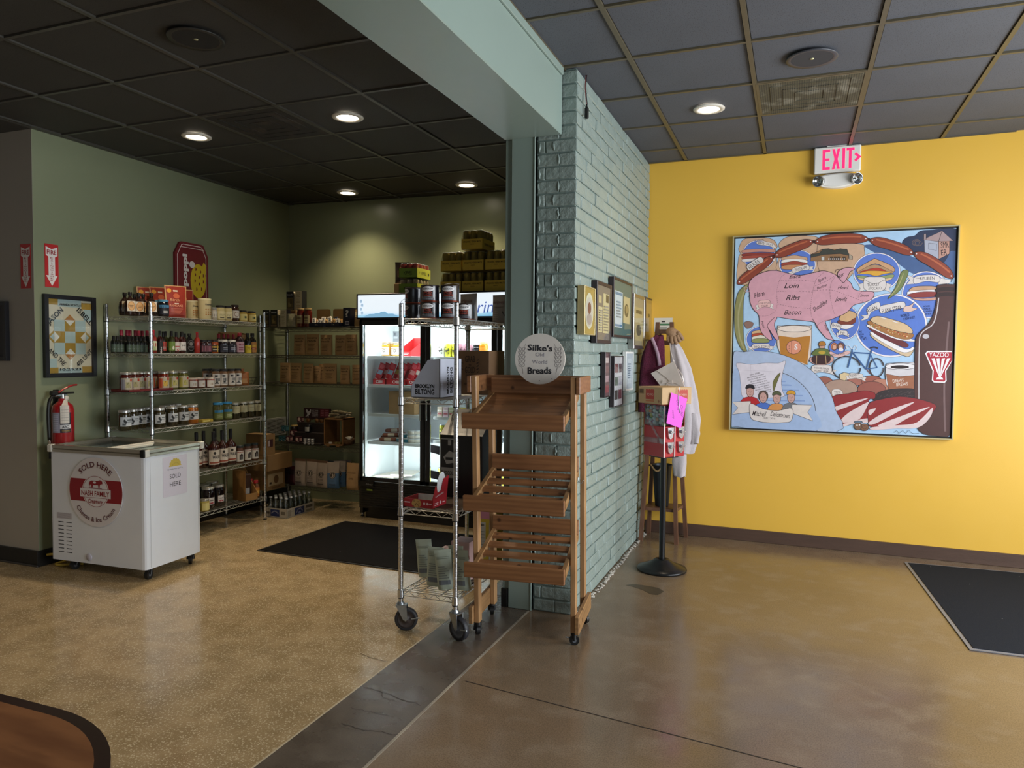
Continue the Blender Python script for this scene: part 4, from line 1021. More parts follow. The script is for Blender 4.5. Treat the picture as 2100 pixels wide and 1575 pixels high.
# roast beef man, medallion, ribbon
disc(677, 880, 20, 26, oil('c99a84')); shape([(655, 882), (662, 856), (690, 854), (700, 878)], oil('b0752f')); shape([(612, 945), (630, 910), (660, 900), (700, 902), (722, 918), (730, 960)], oil('62703a')); disc(676, 928, 24, 12, oil('b89a3a'), None)
shape([(590, 980), (620, 955), (740, 955), (752, 985), (700, 1010), (630, 1008)], oil('c79a92')); shape([(610, 960), (640, 948), (720, 950), (732, 980), (700, 1005), (630, 1003), (608, 985)], oil('3c2424')); line([(640, 950), (638, 1004)], .004, oil('c09a70')); line([(700, 950), (704, 1004)], .004, oil('c09a70'))
ribbon(612, 1042, 735, 1042, 48); word('HOUSE MADE', 674, 1040, 12, 100, -4); word('ROAST BEEF', 672, 1058, 12, 94, -3)
disc(778, 895, 55, 48, BLU); disc(758, 888, 22, 26, oil('c47a5a')); disc(760, 892, 14, 18, oil('d9a58c')); disc(802, 888, 24, 26, oil('7a5648')); disc(802, 893, 16, 20, oil('d3a28c')); disc(804, 908, 15, 12, WH, None); shape([(735, 920), (780, 940), (850, 915), (862, 935), (780, 962), (728, 938)], oil('d8b0aa'), 3, w=.002); word('SANDY & JIMMY', 785, 946, 12, 92, 6)
# bicycle
TY = oil('3a3436')
for cx, cy, rx, ry in ((840, 1032, 95, 78), (1044, 1030, 48, 62)): line(ell(cx, cy, rx, ry, 30), 0.0085, TY, smooth=False); line(ell(cx, cy, rx * .9, ry * .9, 30), 0.0016, oil('8c8a90'), smooth=False)
BK = oil('34598e')
for s_, w_ in (([(880, 920), (850, 1030)], .010), ([(885, 930), (972, 1040)], .009), ([(890, 928), (1000, 935)], .009), ([(1012, 905), (975, 1040)], .009), ([(975, 1040), (1048, 1030)], .007), ([(1000, 935), (1048, 1030)], .006), ([(880, 905), (878, 930)], .008)): line(s_, w_, BK, smooth=False)
line([(850, 905), (835, 890), (855, 880), (880, 905), (900, 880), (912, 895), (905, 912)], .004, oil('d8d5d8')); line([(1002, 898), (1030, 892), (1052, 900)], .010, TY); line([(975, 1040), (1000, 1070)], .005, oil('7b3b2c'))
# potatoes, cheese
for cx, cy, rx, ry, c_ in ((690, 1130, 60, 40, '9a5f50'), (900, 1120, 55, 32, 'a3685a'), (1010, 1118, 70, 34, '9a5a4c'), (1070, 1150, 70, 45, 'b57c66'), (800, 1172, 115, 62, 'a88a7a'), (1010, 1178, 95, 55, '94564a')): disc(cx, cy, rx, ry, oil(c_))
shape([(795, 1075), (825, 1062), (862, 1070), (858, 1105), (830, 1118), (795, 1108)], oil('d4bd95'), smooth=False); ribbon(862, 1086, 948, 1092, 34); word("KENNY'S", 898, 1086, 13, 60, 4); word('FARMHOUSE CHEESE', 906, 1100, 9, 82, -3)
shape([(745, 1180), (800, 1178), (815, 1215), (752, 1225)], RIB, 3, w=.002); word('WEDGE', 778, 1200, 12, 44, 0); word('FARM', 780, 1214, 10, 38, 0)
# coffee cup and beans
shape([(1104, 1022), (1150, 1000), (1260, 996), (1305, 1010), (1310, 1170), (1130, 1185)], oil('cfc9cc'), 3); disc(1205, 1022, 102, 22, WH); disc(1200, 1026, 62, 12, oil('2a1d1c'), None); shape([(1108, 1072), (1200, 1090), (1305, 1080), (1300, 1180), (1125, 1185)], oil('9b6246'), smooth=False); word('DREWS', 1190, 1128, 22, 74, 8, oil('e5d8cc')); word('BREWS', 1216, 1152, 22, 78, 6, oil('e5d8cc'))
shape([(1030, 1255), (1045, 1205), (1120, 1178), (1230, 1170), (1310, 1180), (1310, 1240), (1160, 1245)], oil('33292a'), 4)
for i in range(50):
 x = rr_.uniform(1050, 1300); y = rr_.uniform(1190, 1235); line([(x - 6, y + 3), (x + 6, y - 3)], .0022, oil('5a4a48'), smooth=False)
# brown bottle with its fan-shaped label
shape([(1452, 490), (1455, 478), (1500, 468), (1566, 470), (1570, 480), (1567, 800), (1566, 1300), (1555, 1480), (1440, 1490), (1330, 1455), (1300, 1300), (1303, 900), (1320, 810), (1390, 740), (1430, 660), (1450, 560)], oil('4e302c'), 3)
for y in (500, 535): shape([(1446, y), (1500, y - 12), (1568, y - 8), (1568, y + 14), (1500, y + 12), (1446, y + 20)], oil('33201f'), 3, w=.002)
line([(1462, 560), (1448, 660), (1420, 740), (1345, 800), (1330, 900), (1328, 1250)], .007, oil('c8bfc0')); line([(1530, 720), (1500, 1120), (1505, 1460)], .012, oil('745a58')); disc(1375, 820, 22, 16, oil('b9b4b8'), None)
shape([(1370, 935), (1385, 918), (1550, 918), (1552, 985), (1512, 1052), (1515, 1120), (1502, 1132), (1428, 1130), (1415, 1115), (1420, 1050)], WH, smooth=False, out=None); shape([(1380, 938), (1392, 926), (1550, 926), (1551, 980), (1505, 1050), (1507, 1115), (1498, 1124), (1432, 1122), (1424, 1112), (1428, 1048)], oil('a81f32'), smooth=False, out=None)
word('YAZOO', 1462, 958, 30, 134, 0, WH, bold=.01)
for i, x in enumerate((1412, 1446, 1482, 1518)): shape([(x, 968), (x + 22, 966), (1470 + (i - 1.5) * 3 + 2, 1092), (1470 + (i - 1.5) * 3 - 2, 1092)], WH, smooth=False, out=None)
disc(1468, 1110, 24, 18, WH, None, a0=pi, a1=2 * pi, n=14)
# raw meat slabs
MR, MW = oil('8c2a2c'), oil('d9c3c2')
shape([(745, 1225), (850, 1205), (960, 1185), (1030, 1200), (1030, 1240), (990, 1250), (985, 1370), (775, 1425), (765, 1300)], MR, 3)
for s_ in ([(752, 1300), (850, 1265), (990, 1235), (870, 1285), (756, 1325)], [(800, 1390), (860, 1330), (985, 1262), (980, 1290), (930, 1375), (850, 1400)], [(770, 1425), (870, 1395), (988, 1370), (988, 1400), (870, 1412), (775, 1448)]): shape(s_, MW, 3, out=None)
shape([(988, 1275), (1080, 1242), (1200, 1225), (1330, 1242), (1440, 1280), (1430, 1320), (1380, 1370), (1320, 1415), (1150, 1425), (1010, 1430), (985, 1380)], MR, 3)
for s_ in ([(990, 1318), (1040, 1305), (1000, 1350)], [(990, 1400), (1080, 1340), (1200, 1290), (1300, 1262), (1200, 1320), (1080, 1385), (1010, 1415)], [(1050, 1420), (1200, 1360), (1340, 1310), (1400, 1298), (1250, 1372), (1150, 1425)], [(1010, 1432), (1150, 1420), (1290, 1408), (1350, 1370), (1422, 1298), (1400, 1370), (1320, 1435), (1180, 1440), (1020, 1450)]): shape(s_, MW, 3, out=None)
# snail
disc(962, 1432, 28, 24, oil('7c5640')); line(ell(962, 1432, 14, 12, 12, 0, 5.5), .002, smooth=False); disc(918, 1424, 26, 26, oil('7a5b45')); disc(912, 1418, 5, 5, WH, None, n=8); disc(928, 1416, 5, 5, WH, None, n=8); shape([(893, 1402), (900, 1390), (940, 1390), (945, 1402)], oil('5f6f80'), 3)
line([(1160, 1468), (1180, 1455), (1195, 1472), (1220, 1455), (1240, 1472), (1260, 1452), (1285, 1472), (1330, 1472)], .002)
# big plate at the lower left
shape([(68, 965), (150, 925), (250, 918), (380, 935), (520, 990), (640, 1080), (730, 1200), (765, 1310), (770, 1465), (60, 1425)], oil('a9b9d4'), 4); line([(70, 1062), (150, 1035), (250, 1030), (380, 1055), (500, 1110), (590, 1200), (630, 1300), (642, 1458)], .004)
shape([(74, 1068), (150, 1042), (250, 1036), (380, 1062), (495, 1115), (583, 1205), (622, 1300), (635, 1455), (60, 1422)], oil('9fb4d6'), 4, out=None)
for y, x1 in ((1120, 430), (1145, 470), (1180, 520), (1215, 545), (1250, 560), (1280, 575)): line([(300, y), (x1, y + 4)], .010, oil('8299c6'), smooth=False)
shape([(100, 1000), (200, 1008), (300, 998), (380, 1000), (430, 985), (415, 1050), (402, 1120), (410, 1190), (420, 1225), (300, 1235), (150, 1235), (130, 1150), (118, 1060)], oil('d6cfd8'), 3, w=.002); line([(118, 1045), (220, 1050), (400, 1060)], .0015, oil('b0a4b4')); line([(195, 1010), (205, 1230)], .0015, oil('b0a4b4'))
for i, (s_, w_) in enumerate((('Since 2008,', 70), ('Mitchells has provided', 118), ('East Nashville with a full', 128), ('service delicatessen', 110), ('specializing in fine', 110), ('artisan sandwiches using', 128), ('the highest quality', 106), ('ingredients. Thanks to', 110), ('you for supporting', 96), ('a local economy', 88))): word(s_, 222 + i * 8, 1076 + i * 14, 8, w_, 15, **scr)
shape([(350, 1190), (345, 1130), (370, 1085), (396, 1065), (380, 1110), (362, 1160)], oil('6e6a3c'), 3, w=.002)
def face(cx, cy, hat, shirt, hair, w_=1.0):
 shape([(cx - 62 * w_, cy + 112), (cx - 48 * w_, cy + 62), (cx - 12, cy + 46), (cx + 14, cy + 46), (cx + 46 * w_, cy + 64), (cx + 56 * w_, cy + 112)], oil(shirt), 3, w=.0024)
 if hair: disc(cx, cy + 2, 33, 38, oil(hair))
 disc(cx, cy + 12, 25, 36, oil('c49a90')); disc(cx - 9, cy + 8, 2.5, 2, LN, None, n=6); disc(cx + 9, cy + 8, 2.5, 2, LN, None, n=6); line([(cx - 8, cy + 30), (cx, cy + 33), (cx + 9, cy + 29)], .0016); line([(cx, cy + 10), (cx + 3, cy + 20)], .0014)
 if hat: shape([(cx - 30, cy - 8), (cx - 24, cy - 30), (cx, cy - 38), (cx + 24, cy - 28), (cx + 28, cy - 6), (cx, cy - 14)], oil(hat), 3)
face(192, 1180, '232027', 'b3262a', None, 1.1); face(280, 1220, None, '4c6fbe', '5b4a40'); face(372, 1225, '55583c', 'd08f52', None); face(468, 1220, 'cf962f', '6f7074', None)
shape([(72, 1262), (195, 1255), (200, 1330), (72, 1345), (110, 1300)], RIB, smooth=False); shape([(610, 1282), (475, 1278), (470, 1335), (615, 1390), (580, 1330)], RIB, smooth=False)
shape([(192, 1272), (280, 1308), (380, 1318), (475, 1305), (470, 1385), (420, 1400), (330, 1402), (240, 1390), (195, 1365)], RIB, 4, w=.0032)
word('Mitchell', 252, 1356, 34, 96, -3, **scr); word('Delicatessen', 392, 1362, 30, 132, -5, **scr); word('2008 * 2018', 318, 1376, 12, 84, -3)
art.build('painted_scene', pt)
# ================================================================ helpers for goods
def proj(P):
 d = V(P) - EYE; c = d.dot(CF)
 return 1050 + FPX * d.dot(CR) / c, 787.5 - FPX * d.dot(CU) / c
def ypx(u, x, z):
 """Y of the point on the line (x, ., z) seen in pixel column u"""
 y = at(u, 700, x=x).y
 for _ in range(3): y = at(u, proj((x, y, z))[1], x=x).y
 return y
def xpx(u, y, z):
 x = at(u, 700, y=y).x
 for _ in range(3): x = at(u, proj((x, y, z))[1], y=y).x
 return x
FY = frame((0, 0, 0), (1, 0, 0))          # front faces look to local -Y
G = lambda h, rough=0.18: mat('glossy_' + h + ('' if rough == 0.18 else '_%g' % rough), h, rough, var=0.03, scale=40, coat=0.3)
def draw(mb, fn, art, off=0.0008):
 """art: (x0,z0,x1,z1,hex) bars, ('T',text,x,z,h,w,hex[,rot]) lettering, ('D',x,z,rx,rz,hex) discs"""
 for i, a in enumerate(art):
  o = off + 0.00035 * (i + 1)
  if a[0] == 'T': mb.text(a[1], fn, a[2], a[3], a[4], ink(a[6]), w=a[5], off=o, bold=0.02, rot=radians(a[7]) if len(a) > 7 else 0)
  elif a[0] == 'D':
   if callable(fn):
    n = 12; xs = [a[1] - a[3] * cos(pi * k / n) for k in range(n + 1)]; hs = [a[4] * sin(pi * k / n) for k in range(n + 1)]
    mb.map2([(x, a[2] - h) for x, h in zip(xs, hs)] + [(x, a[2] + h) for x, h in zip(xs, hs)], [(k, k + 1, n + 2 + k, n + 1 + k) for k in range(n)], fn, o, ink(a[5]))
   else: mb.poly(ell(a[1], a[2], a[3], a[4], 14), fn, ink(a[5]), o)
  elif a[0] == 'P': mb.poly(a[1], fn, ink(a[2]), o)
  else: mb.rect(a[0], a[1], a[2], a[3], fn, ink(a[4]), o, nx=max(1, int(abs(a[2] - a[0]) / 0.012)) if callable(fn) else 1)
def vessel(name, cat, prof, m, cap=None, capm=None, lab=None, labm=None, art=(), n=18, sx=1.0, sy=1.0, capname='lid', Rl=None):
 t = thing(name, 'x', cat)
 mb = MB(); mb.lathe(prof, m, n, sx=sx, sy=sy); mb.build('body', t)
 if cap: mb = MB(); mb.lathe(cap, capm, 14 if n < 16 else n); mb.build(capname, t)
 if lab:
  z0, z1, hwid = lab; R = (Rl or max([r for r, z in prof if z0 - .02 <= z <= z1 + .02] or [r for r, z in prof])); fn = wrapf(R * 1.0)
  if sy != 1.0: fn = (lambda x, y, o, R=R: V((x, -(R * sy) - o, y)))
  mb = MB(); mb.rect(-hwid, z0, hwid, z1, fn, labm, 0.0008, nx=8); draw(mb, fn, art, 0.0008); mb.build('label', t)
 return t
def jar(r, h, body, lid, label, lz=(0.2, 0.68), lw=1.1, art=(), name='jar', cat='jar', lidh=0.016, lidr=0.94, rough=0.12, lidmetal=False):
 prof = [(0, 0), (r * .86, 0), (r, r * .16), (r, h * .74), (r * .96, h * .82), (r * .84, h - lidh - .004), (r * .84, h - lidh)]
 cap = [(r * lidr, h - lidh - .001), (r * lidr, h - .003), (r * lidr * .95, h), (0, h)]
 lm = mat('lid_' + lid, lid, 0.3, 0.7 if lidmetal else 0.0, var=0.03)
 return vessel(name, cat, prof, G(body, rough), cap, lm, (h * lz[0], h * lz[1], r * lw) if label else None, ink(label, 0.5) if label else None, art)
def bottle(r, h, body, cap, label, neck=0.34, capf=0.24, lz=(0.12, 0.52), lw=1.2, art=(), name='bottle', cat='bottle', shoulder=0.62, capr=1.25, n=14):
 rn = r * neck
 prof = [(0, 0), (r * .92, 0), (r, r * .12), (r, h * shoulder), (r * .88, h * (shoulder + .06)), (rn * 1.25, h * (shoulder + .14)), (rn, h * (shoulder + .19)), (rn, h * (1 - capf))]
 cp = [(rn * capr, h * (1 - capf)), (rn * capr, h * .985), (rn * capr * .85, h), (0, h)]
 return vessel(name, cat, prof, G(body), cp, mat('cap_' + cap, cap, 0.35, var=0.03), (h * lz[0], h * lz[1], r * lw) if label else None, ink(label, 0.5) if label else None, art, n=n, capname='cap')
def can(r, h, body, art=(), name='can', top='b9bcc0', lidc=None, wrap=True, band=None):
 t = thing(name, 'x', 'can')
 mb = MB(); mb.lathe([(0, 0.002), (r * .8, 0), (r * .86, .004), (r, .014), (r, h - .016), (r * .9, h - .006)], G(body, 0.25), 18); mb.build('body', t)
 mb = MB(); mb.lathe([(r * .9, h - .006), (r * .9, h), (r * .86, h), (r * .82, h - .004), (0, h - .004)], mat('can_top_' + top, top, 0.25, 0.8, var=0.02), 18); mb.build('lid', t)
 if art: mb = MB(); draw(mb, wrapf(r), art, 0.0004); mb.build('label', t)
 return t
def tin(r, h, body, lid, art, rim='8a4a3a', name='tin'):
 t = thing(name, 'x', 'can')
 mb = MB(); mb.lathe([(0, 0), (r * .97, 0), (r, .004), (r, h - .004)], G(body, 0.25), 26); mb.build('body', t)
 mb = MB(); rm = mat('rim_' + rim, rim, 0.3, 0.8, var=0.02)
 mb.lathe([(r * .9, 0.0), (r * 1.02, 0.0), (r * 1.02, .006), (r, .006)], rm, 26); mb.lathe([(r, h - .007), (r * 1.03, h - .006), (r * 1.03, h), (r * .9, h), (r * .88, h - .004), (0, h - .004)], rm if not lid else mat('cap_' + lid, lid, 0.4, var=0), 26); mb.build('rim', t)
 mb = MB(); draw(mb, wrapf(r), art, 0.0004); mb.build('label', t)
 return t
def bagfn(w, h, d, taper=0.10, lean=0.0, seed=0):
 """front surface of a stand-up pouch; local x across, z up"""
 r = random.Random(seed); ph = r.uniform(0, 6)
 def prof(x, z):
  k = max(0.0, min(1.0, z / h)); t = d * 0.5 * ((1 - k ** 2.2) if k < .93 else 0.02) * (0.55 + 0.45 * min(1, k / .12))
  e = max(0.0, 1 - (2 * x / w) ** 4); return max(0.0012, t * (0.25 + 0.75 * e)) + 0.0016 * sin(x * 90 + ph + z * 40) * (1 - k)
 def f(x, z, o): return V((x, -prof(x, z) - o + lean * z, z))
 def b(x, z, o=0): return V((x, prof(x, z) + lean * z, z))
 return f, b
def pouch(w, h, d, m, art=(), name='pouch', cat='pouch', seed=0, lean=0.0, seam=None, topm=None, topz=0.86, flare=0.04):
 t = thing(name, 'x', cat); f, b = bagfn(w, h, d, seed=seed, lean=lean)
 nx_, nz = 8, 12; mb = MB(); vf = []; vb = []
 wf = lambda z: (w / 2) * (1 - 0.04 * sin(pi * z / h) + flare * (z / h - .5))
 for j in range(nz + 1):
  z = h * j / nz
  for i in range(nx_ + 1):
   x = wf(z) * (2 * i / nx_ - 1); vf.append(f(x * .999, z, 0)); vb.append(b(x * .999, z))
 for j in range(nz):
  mm = topm if (topm and (j + .5) / nz > topz) else m
  fs = []; fb = []
  for i in range(nx_):
   a = j * (nx_ + 1) + i; fs.append((a, a + 1, a + nx_ + 2, a + nx_ + 1)); fb.append((a + 1, a, a + nx_ + 1, a + nx_ + 2))
  mb.add([vf[k] for k in range(len(vf))], fs, mm, True); mb.add([vb[k] for k in range(len(vb))], fb, mm, True)
  e = j * (nx_ + 1); mb.add([vf[e], vb[e], vb[e + nx_ + 1], vf[e + nx_ + 1]], [(0, 3, 2, 1)], mm, True)
  e2 = e + nx_; mb.add([vf[e2], vb[e2], vb[e2 + nx_ + 1], vf[e2 + nx_ + 1]], [(0, 1, 2, 3)], mm, True)
 mb.build('bag', t)
 if seam:
  mb = MB(); ms = ink(seam)
  for sgn in (-1, 1):
   for j in range(nz):
    z0, z1 = h * j / nz, h * (j + 1) / nz
    x0, x1 = sgn * wf(z0), sgn * wf(z1); s_ = -sgn * w * .045
    q = [f(x0, z0, .0008), f(x0 + s_, z0, .0012), f(x1 + s_, z1, .0012), f(x1, z1, .0008)]
    mb.add(q, [(0, 1, 2, 3) if sgn < 0 else (3, 2, 1, 0)], ms)
  z0 = h * .965; mb.rect(-wf(h) * .99, z0, wf(h) * .99, h, f, ms, .0012, nx=6)
  mb.build('seam', t)
 if art: mb = MB(); draw(mb, f, art, 0.0009); mb.build('print', t)
 return t
def carton(w, d, h, m, front=(), right=(), top=None, name='box', cat='box', b=0.0015, flaps=None):
 """closed carton, base centre at origin; front looks to -Y, right to +X"""
 t = thing(name, 'x', cat)
 mb = MB(); mb.box((-w / 2, -d / 2, 0), (w / 2, d / 2, h), m, b); mb.build('carton', t)
 if front or right:
  mb = MB(); draw(mb, frame((0, -d / 2, 0), (1, 0, 0)), front, 0.0002); draw(mb, frame((w / 2, 0, 0), (0, 1, 0)), right, 0.0002); mb.build('print', t)
 if flaps:
  mb = MB(); mb.box((-w / 2 + .003, -.002, h), (w / 2 - .003, .002, h + .0008), ink(flaps)); mb.rect(-.025, -d / 2, .025, d / 2, frame((0, 0, h), (1, 0, 0), (0, 1, 0)), ink('b39a6a', 0.25), .0012); mb.build('packing_tape', t)
 return t
def tray(w, d, h, th, m, mi=None, hb=None):
 """open tray mesh; hb = height of the back wall"""
 mb = MB(); hb = hb or h
 mb.box((-w / 2, -d / 2, 0), (w / 2, d / 2, th), m); mb.box((-w / 2, -d / 2, 0), (w / 2, -d / 2 + th, h), m); mb.box((-w / 2, d / 2 - th, 0), (w / 2, d / 2, hb), m)
 for s_ in (-1, 1):
  x0, x1 = (-w / 2, -w / 2 + th) if s_ < 0 else (w / 2 - th, w / 2)
  vs = [(x, y, z) for x in (x0, x1) for y, z in ((-d / 2, 0), (d / 2, 0), (d / 2, hb), (-d / 2, h))]
  mb.add(vs, [(0, 3, 2, 1), (4, 5, 6, 7), (0, 1, 5, 4), (1, 2, 6, 5), (2, 3, 7, 6), (3, 0, 4, 7)], m)
 return mb
# ================================================================ wire shelving
def post_mat(name, c, r):
 m, nt, b, o = new_mat(name); b.inputs['Metallic'].default_value = 1.0; b.inputs['Roughness'].default_value = r
 wv = nt.nodes.new('ShaderNodeTexWave'); wv.bands_direction = 'Z'; wv.inputs['Scale'].default_value = 12.4; nt.links.new(o, wv.inputs['Vector'])
 f = ramp(nt, wv.outputs['Fac'], [(0.02, 0.0), (0.10, 1.0)]); bumpn(nt, b, f, 0.22, 0.002)
 n = noise_n(nt, o, 40, 4); nt.links.new(mixc(nt, ramp(nt, n.outputs['Fac'], [(0.5, 0.0), (0.7, 0.5)]), c, '7d7c78'), b.inputs['Base Color'])
 return m
M_POST = post_mat('grooved_chrome_post', 'd4d6d8', 0.2)
M_WIRE = mat('chrome_wire', 'c9c8c2', 0.3, 0.75, var=0.03)
M_WIRED = mat('dark_epoxy_wire', '5b594c', 0.45, 0.4, var=0.05)
M_BLKPL = mat('black_plastic', '161616', 0.4, var=0.05)
def shelf_mesh(L_, D_, m, key, step=0.0254):
 mb = MB(); hl, hd = L_ / 2, D_ / 2
 for z in (0.0, -0.026):
  for y in (-hd, hd): mb.tube((-hl, y, z), (hl, y, z), 0.0028, m, 5)
  for x in (-hl, hl): mb.tube((x, -hd, z), (x, hd, z), 0.0028, m, 5)
 def zig(p, q):
  p, q = V(p), V(q); n = max(2, int((q - p).length / 0.036)); pts = [p.lerp(q, i / n) + V((0, 0, 0 if i % 2 else -0.026)) for i in range(n + 1)]
  mb.path(pts, 0.0021, m, 4)
 for y in (-hd, hd): zig((-hl, y, 0), (hl, y, 0))
 for x in (-hl, hl): zig((x, -hd, 0), (x, hd, 0))
 n = int(L_ / step)
 for i in range(1, n): x = -hl + L_ * i / n; mb.tube((x, -hd, 0.001), (x, hd, 0.001), 0.0017, m, 4, cap=False)
 for y in (-hd * .4, hd * .4): mb.tube((-hl, y, -0.006), (hl, y, -0.006), 0.0028, m, 4)
 return mb.mesh('wire_shelf')
def wire_unit(name, label, cat, loc, rz, L_, D_, levels, ztop, m, zbot=0.02, feet=True):
 t = thing(name, label, cat, loc, rz)
 me = shelf_mesh(L_ - .012, D_ - .012, m, name)
 pm = MB(); pm.tube((0, 0, zbot), (0, 0, ztop - .004), 0.0127, M_POST, 14); pm.tube((0, 0, ztop - .004), (0, 0, ztop), 0.0125, M_BLKPL if not feet else M_CHROME, 14, 0.010); pme = pm.mesh('post')
 cm = MB(); cm.tube((0, 0, -0.034), (0, 0, 0.006), 0.0185, M_CHROME, 14, 0.0168); cm.tube((0, 0, -0.040), (0, 0, -0.034), 0.0165, M_BLKPL, 12); cme = cm.mesh('collar')
 fm = MB(); fm.tube((0, 0, 0.0), (0, 0, 0.010), 0.016, M_BLKPL, 12); fm.tube((0, 0, 0.010), (0, 0, 0.03), 0.008, M_CHROME, 8); fme = fm.mesh('foot')
 cs = [(a * L_ / 2, b * D_ / 2) for a in (-1, 1) for b in (-1, 1)]
 for x, y in cs:
  o = bpy.data.objects.new('post', pme); COL.objects.link(o); o.parent = t; o.location = (x, y, 0)
  if feet: g = bpy.data.objects.new('foot', fme); COL.objects.link(g); g.parent = o
 for z in levels:
  o = bpy.data.objects.new('wire_shelf', me); COL.objects.link(o); o.parent = t; o.location = (0, 0, z - 0.003)
  for x, y in cs: g = bpy.data.objects.new('collar', cme); COL.objects.link(g); g.parent = o; g.location = (x, y, 0)
 return t
LS = [0.206, 0.54, 0.925, 1.205, 1.484, 1.757]
wire_unit('wire_shelf_rack', 'tall chrome wire rack of jars and bottles along the green left wall', 'shelving', (-4.61, 4.633, 0), pi / 2, 1.22, 0.44, LS, 1.853, M_WIRE)
LB = [0.222, 0.612, 1.207, 1.473, 1.739]
wire_unit('wire_shelf_rack', 'dark wire rack of kraft pouches against the back wall beside fridge', 'shelving', (-4.252, 5.915, 0), 0.0, 1.155, 0.41, LB, 1.855, M_WIRED)
# ================================================================ chest freezer
fz = thing('chest_freezer', 'white chest freezer on casters with round creamery sign', 'freezer', (-3.885, 3.500, 0), radians(2.6))
FW, FD, F0, F1 = 0.805, 0.50, 0.078, 0.815
mb = MB(); prof = [(-FW, 0), (-.03, 0), (-.012, .003), (-.003, .012), (0, .03), (0, FD - .03), (-.012, FD - .003), (-.03, FD), (-FW, FD)]
ft = frame((0, 0, 0), (1, 0, 0), (0, 1, 0)); mb.prism(prof, ft, M_WHITE, F0, F1); mb.build('cabinet', fz)
mb = MB(); ms = mat('panel_seam', '8d9096', 0.6, var=0)
for y in (0.042, FD - .03): mb.box((-0.001, y, F0 + .005), (0.0006, y + .002, F1), ms)
mb.box((-FW + .004, -.0005, F0), (-FW + .006, 0.001, F1), ms); mb.build('side_seam', fz)
M_ALU = mat('satin_aluminium', 'b7b1a4', 0.28, 0.85, var=0.03); M_GREYPL = mat('pale_plastic_corner', 'd8d6cc', 0.35, var=0.02)
mb = MB()
for z0, z1, e in ((F1, F1 + .019, .010), (F1 + .019, F1 + .024, .006), (F1 + .024, F1 + .046, .012)):
 mb.box((-FW - e, -e, z0), (e, .022, z1), M_ALU, .002); mb.box((-FW - e, FD - .022, z0), (e, FD + e, z1), M_ALU, .002)
 mb.box((-FW - e, .022, z0), (-FW + .022, FD - .022, z1), M_ALU, .002); mb.box((-.022, .022, z0), (e, FD - .022, z1), M_ALU, .002)
mb.build('rim_rail', fz)
def corner(x, y, m, nm):
 mb = MB(); mb.box((x - .018, y - .018, F1 - .003), (x + .018, y + .018, F1 + .049), m, .005)
 for k in range(4): mb.box((x - .016 + k * .009, y - .0195, F1), (x - .012 + k * .009, y - .017, F1 + .045), m)
 mb.build(nm, fz)
corner(-FW + .002, .002, M_GREYPL, 'rim_corner'); corner(.0, FD, M_GREYPL, 'rim_corner'); corner(-FW + .002, FD, M_GREYPL, 'rim_corner'); corner(-.006, .002, M_BLKPL, 'rim_corner')
mb = MB(); mb.box((.006, -.008, F1 - .002), (.014, .03, F1 + .047), M_GREYPL, .003); mb.build('rim_corner_cap', fz)
mb = MB(); zz = F1 + .010
mb.box((-FW + .022, .022, F0 + .1), (-.022, FD - .022, F0 + .104), M_WHITE); mb.build('inner_floor', fz)
mb = MB(); mb.box((-FW + .02, .022, F1 + .012), (-FW / 2 + .01, FD - .022, F1 + .017), glass_mat('freezer_glass', 'eef4f4', alpha=0.15)); mb.box((-FW / 2 - .015, .022, F1 + .014), (-FW / 2 + .012, FD - .022, F1 + .034), M_GREYPL, .003); mb.build('sliding_lid', fz)
mb = MB(); mb.box((-FW / 2 + .0, .022, F1 + .002), (-.022, FD - .022, F1 + .007), MATS['freezer_glass']); mb.box((-FW / 2 + .012, .06, F1 + .007), (-FW / 2 + .03, FD - .05, F1 + .022), M_GREYPL, .003); mb.build('sliding_lid', fz)
# vent slots, plug, rating plate
mb = MB(); ffr = frame((0, -.0005, 0), (1, 0, 0)); dk = mat('slot_dark', '1c1c20', 0.7, var=0)
for k in (0, 1):
 for i in range(9): mb.rect(-FW + .055 + k * .072, F0 + .055 + i * .0255, -FW + .103 + k * .072, F0 + .060 + i * .0255, ffr, dk, .0003)
mb.build('vent_slots', fz)
mb = MB(); mb.rect(-FW + .045, F0 + .285, -FW + .175, F0 + .325, ffr, ink('bdbac0'), .0004)
for i in range(5): mb.rect(-FW + .05, F0 + .290 + i * .007, -FW + .16, F0 + .292 + i * .007, ffr, ink('98959c'), .0006)
mb.build('rating_plate', fz)
mb = MB(); mb.lathe([(0, 0.006), (.022, 0.006), (.025, 0.003), (.025, 0)], mat('drain_plug', 'c3c0cc', 0.4, var=0), 20, M=frame((-FW + .325, -.0005, F0 + .042), (1, 0, 0))); mb.build('drain_plug', fz)
def caster(par, x, y, ang, r=.032, nm='caster'):
 mb = MB(); a = radians(ang); ax = V((cos(a), sin(a), 0)); q = V((x, y, r))
 mb.tube(q - ax * .011, q + ax * .011, r, M_BLKPL, 16); mb.tube(q - ax * .0125, q + ax * .0125, r * .45, mat('caster_hub', '55555a', 0.4, var=0), 10)
 for s_ in (-1, 1): mb.tube(q + ax * s_ * .016, V((x, y, r * 2.1)) + ax * s_ * .013 + V((-ax.y, ax.x, 0)) * .012, .012, M_BLKPL, 6)
 mb.tube((x, y, r * 1.9), (x, y, F0 + .002), .018, M_BLKPL, 10); return mb.build(nm, par)
caster(fz, -.045, .065, 10); caster(fz, -.045, FD - .06, 35); caster(fz, -FW + .12, .065, -10); caster(fz, -FW + .10, FD - .07, 0)
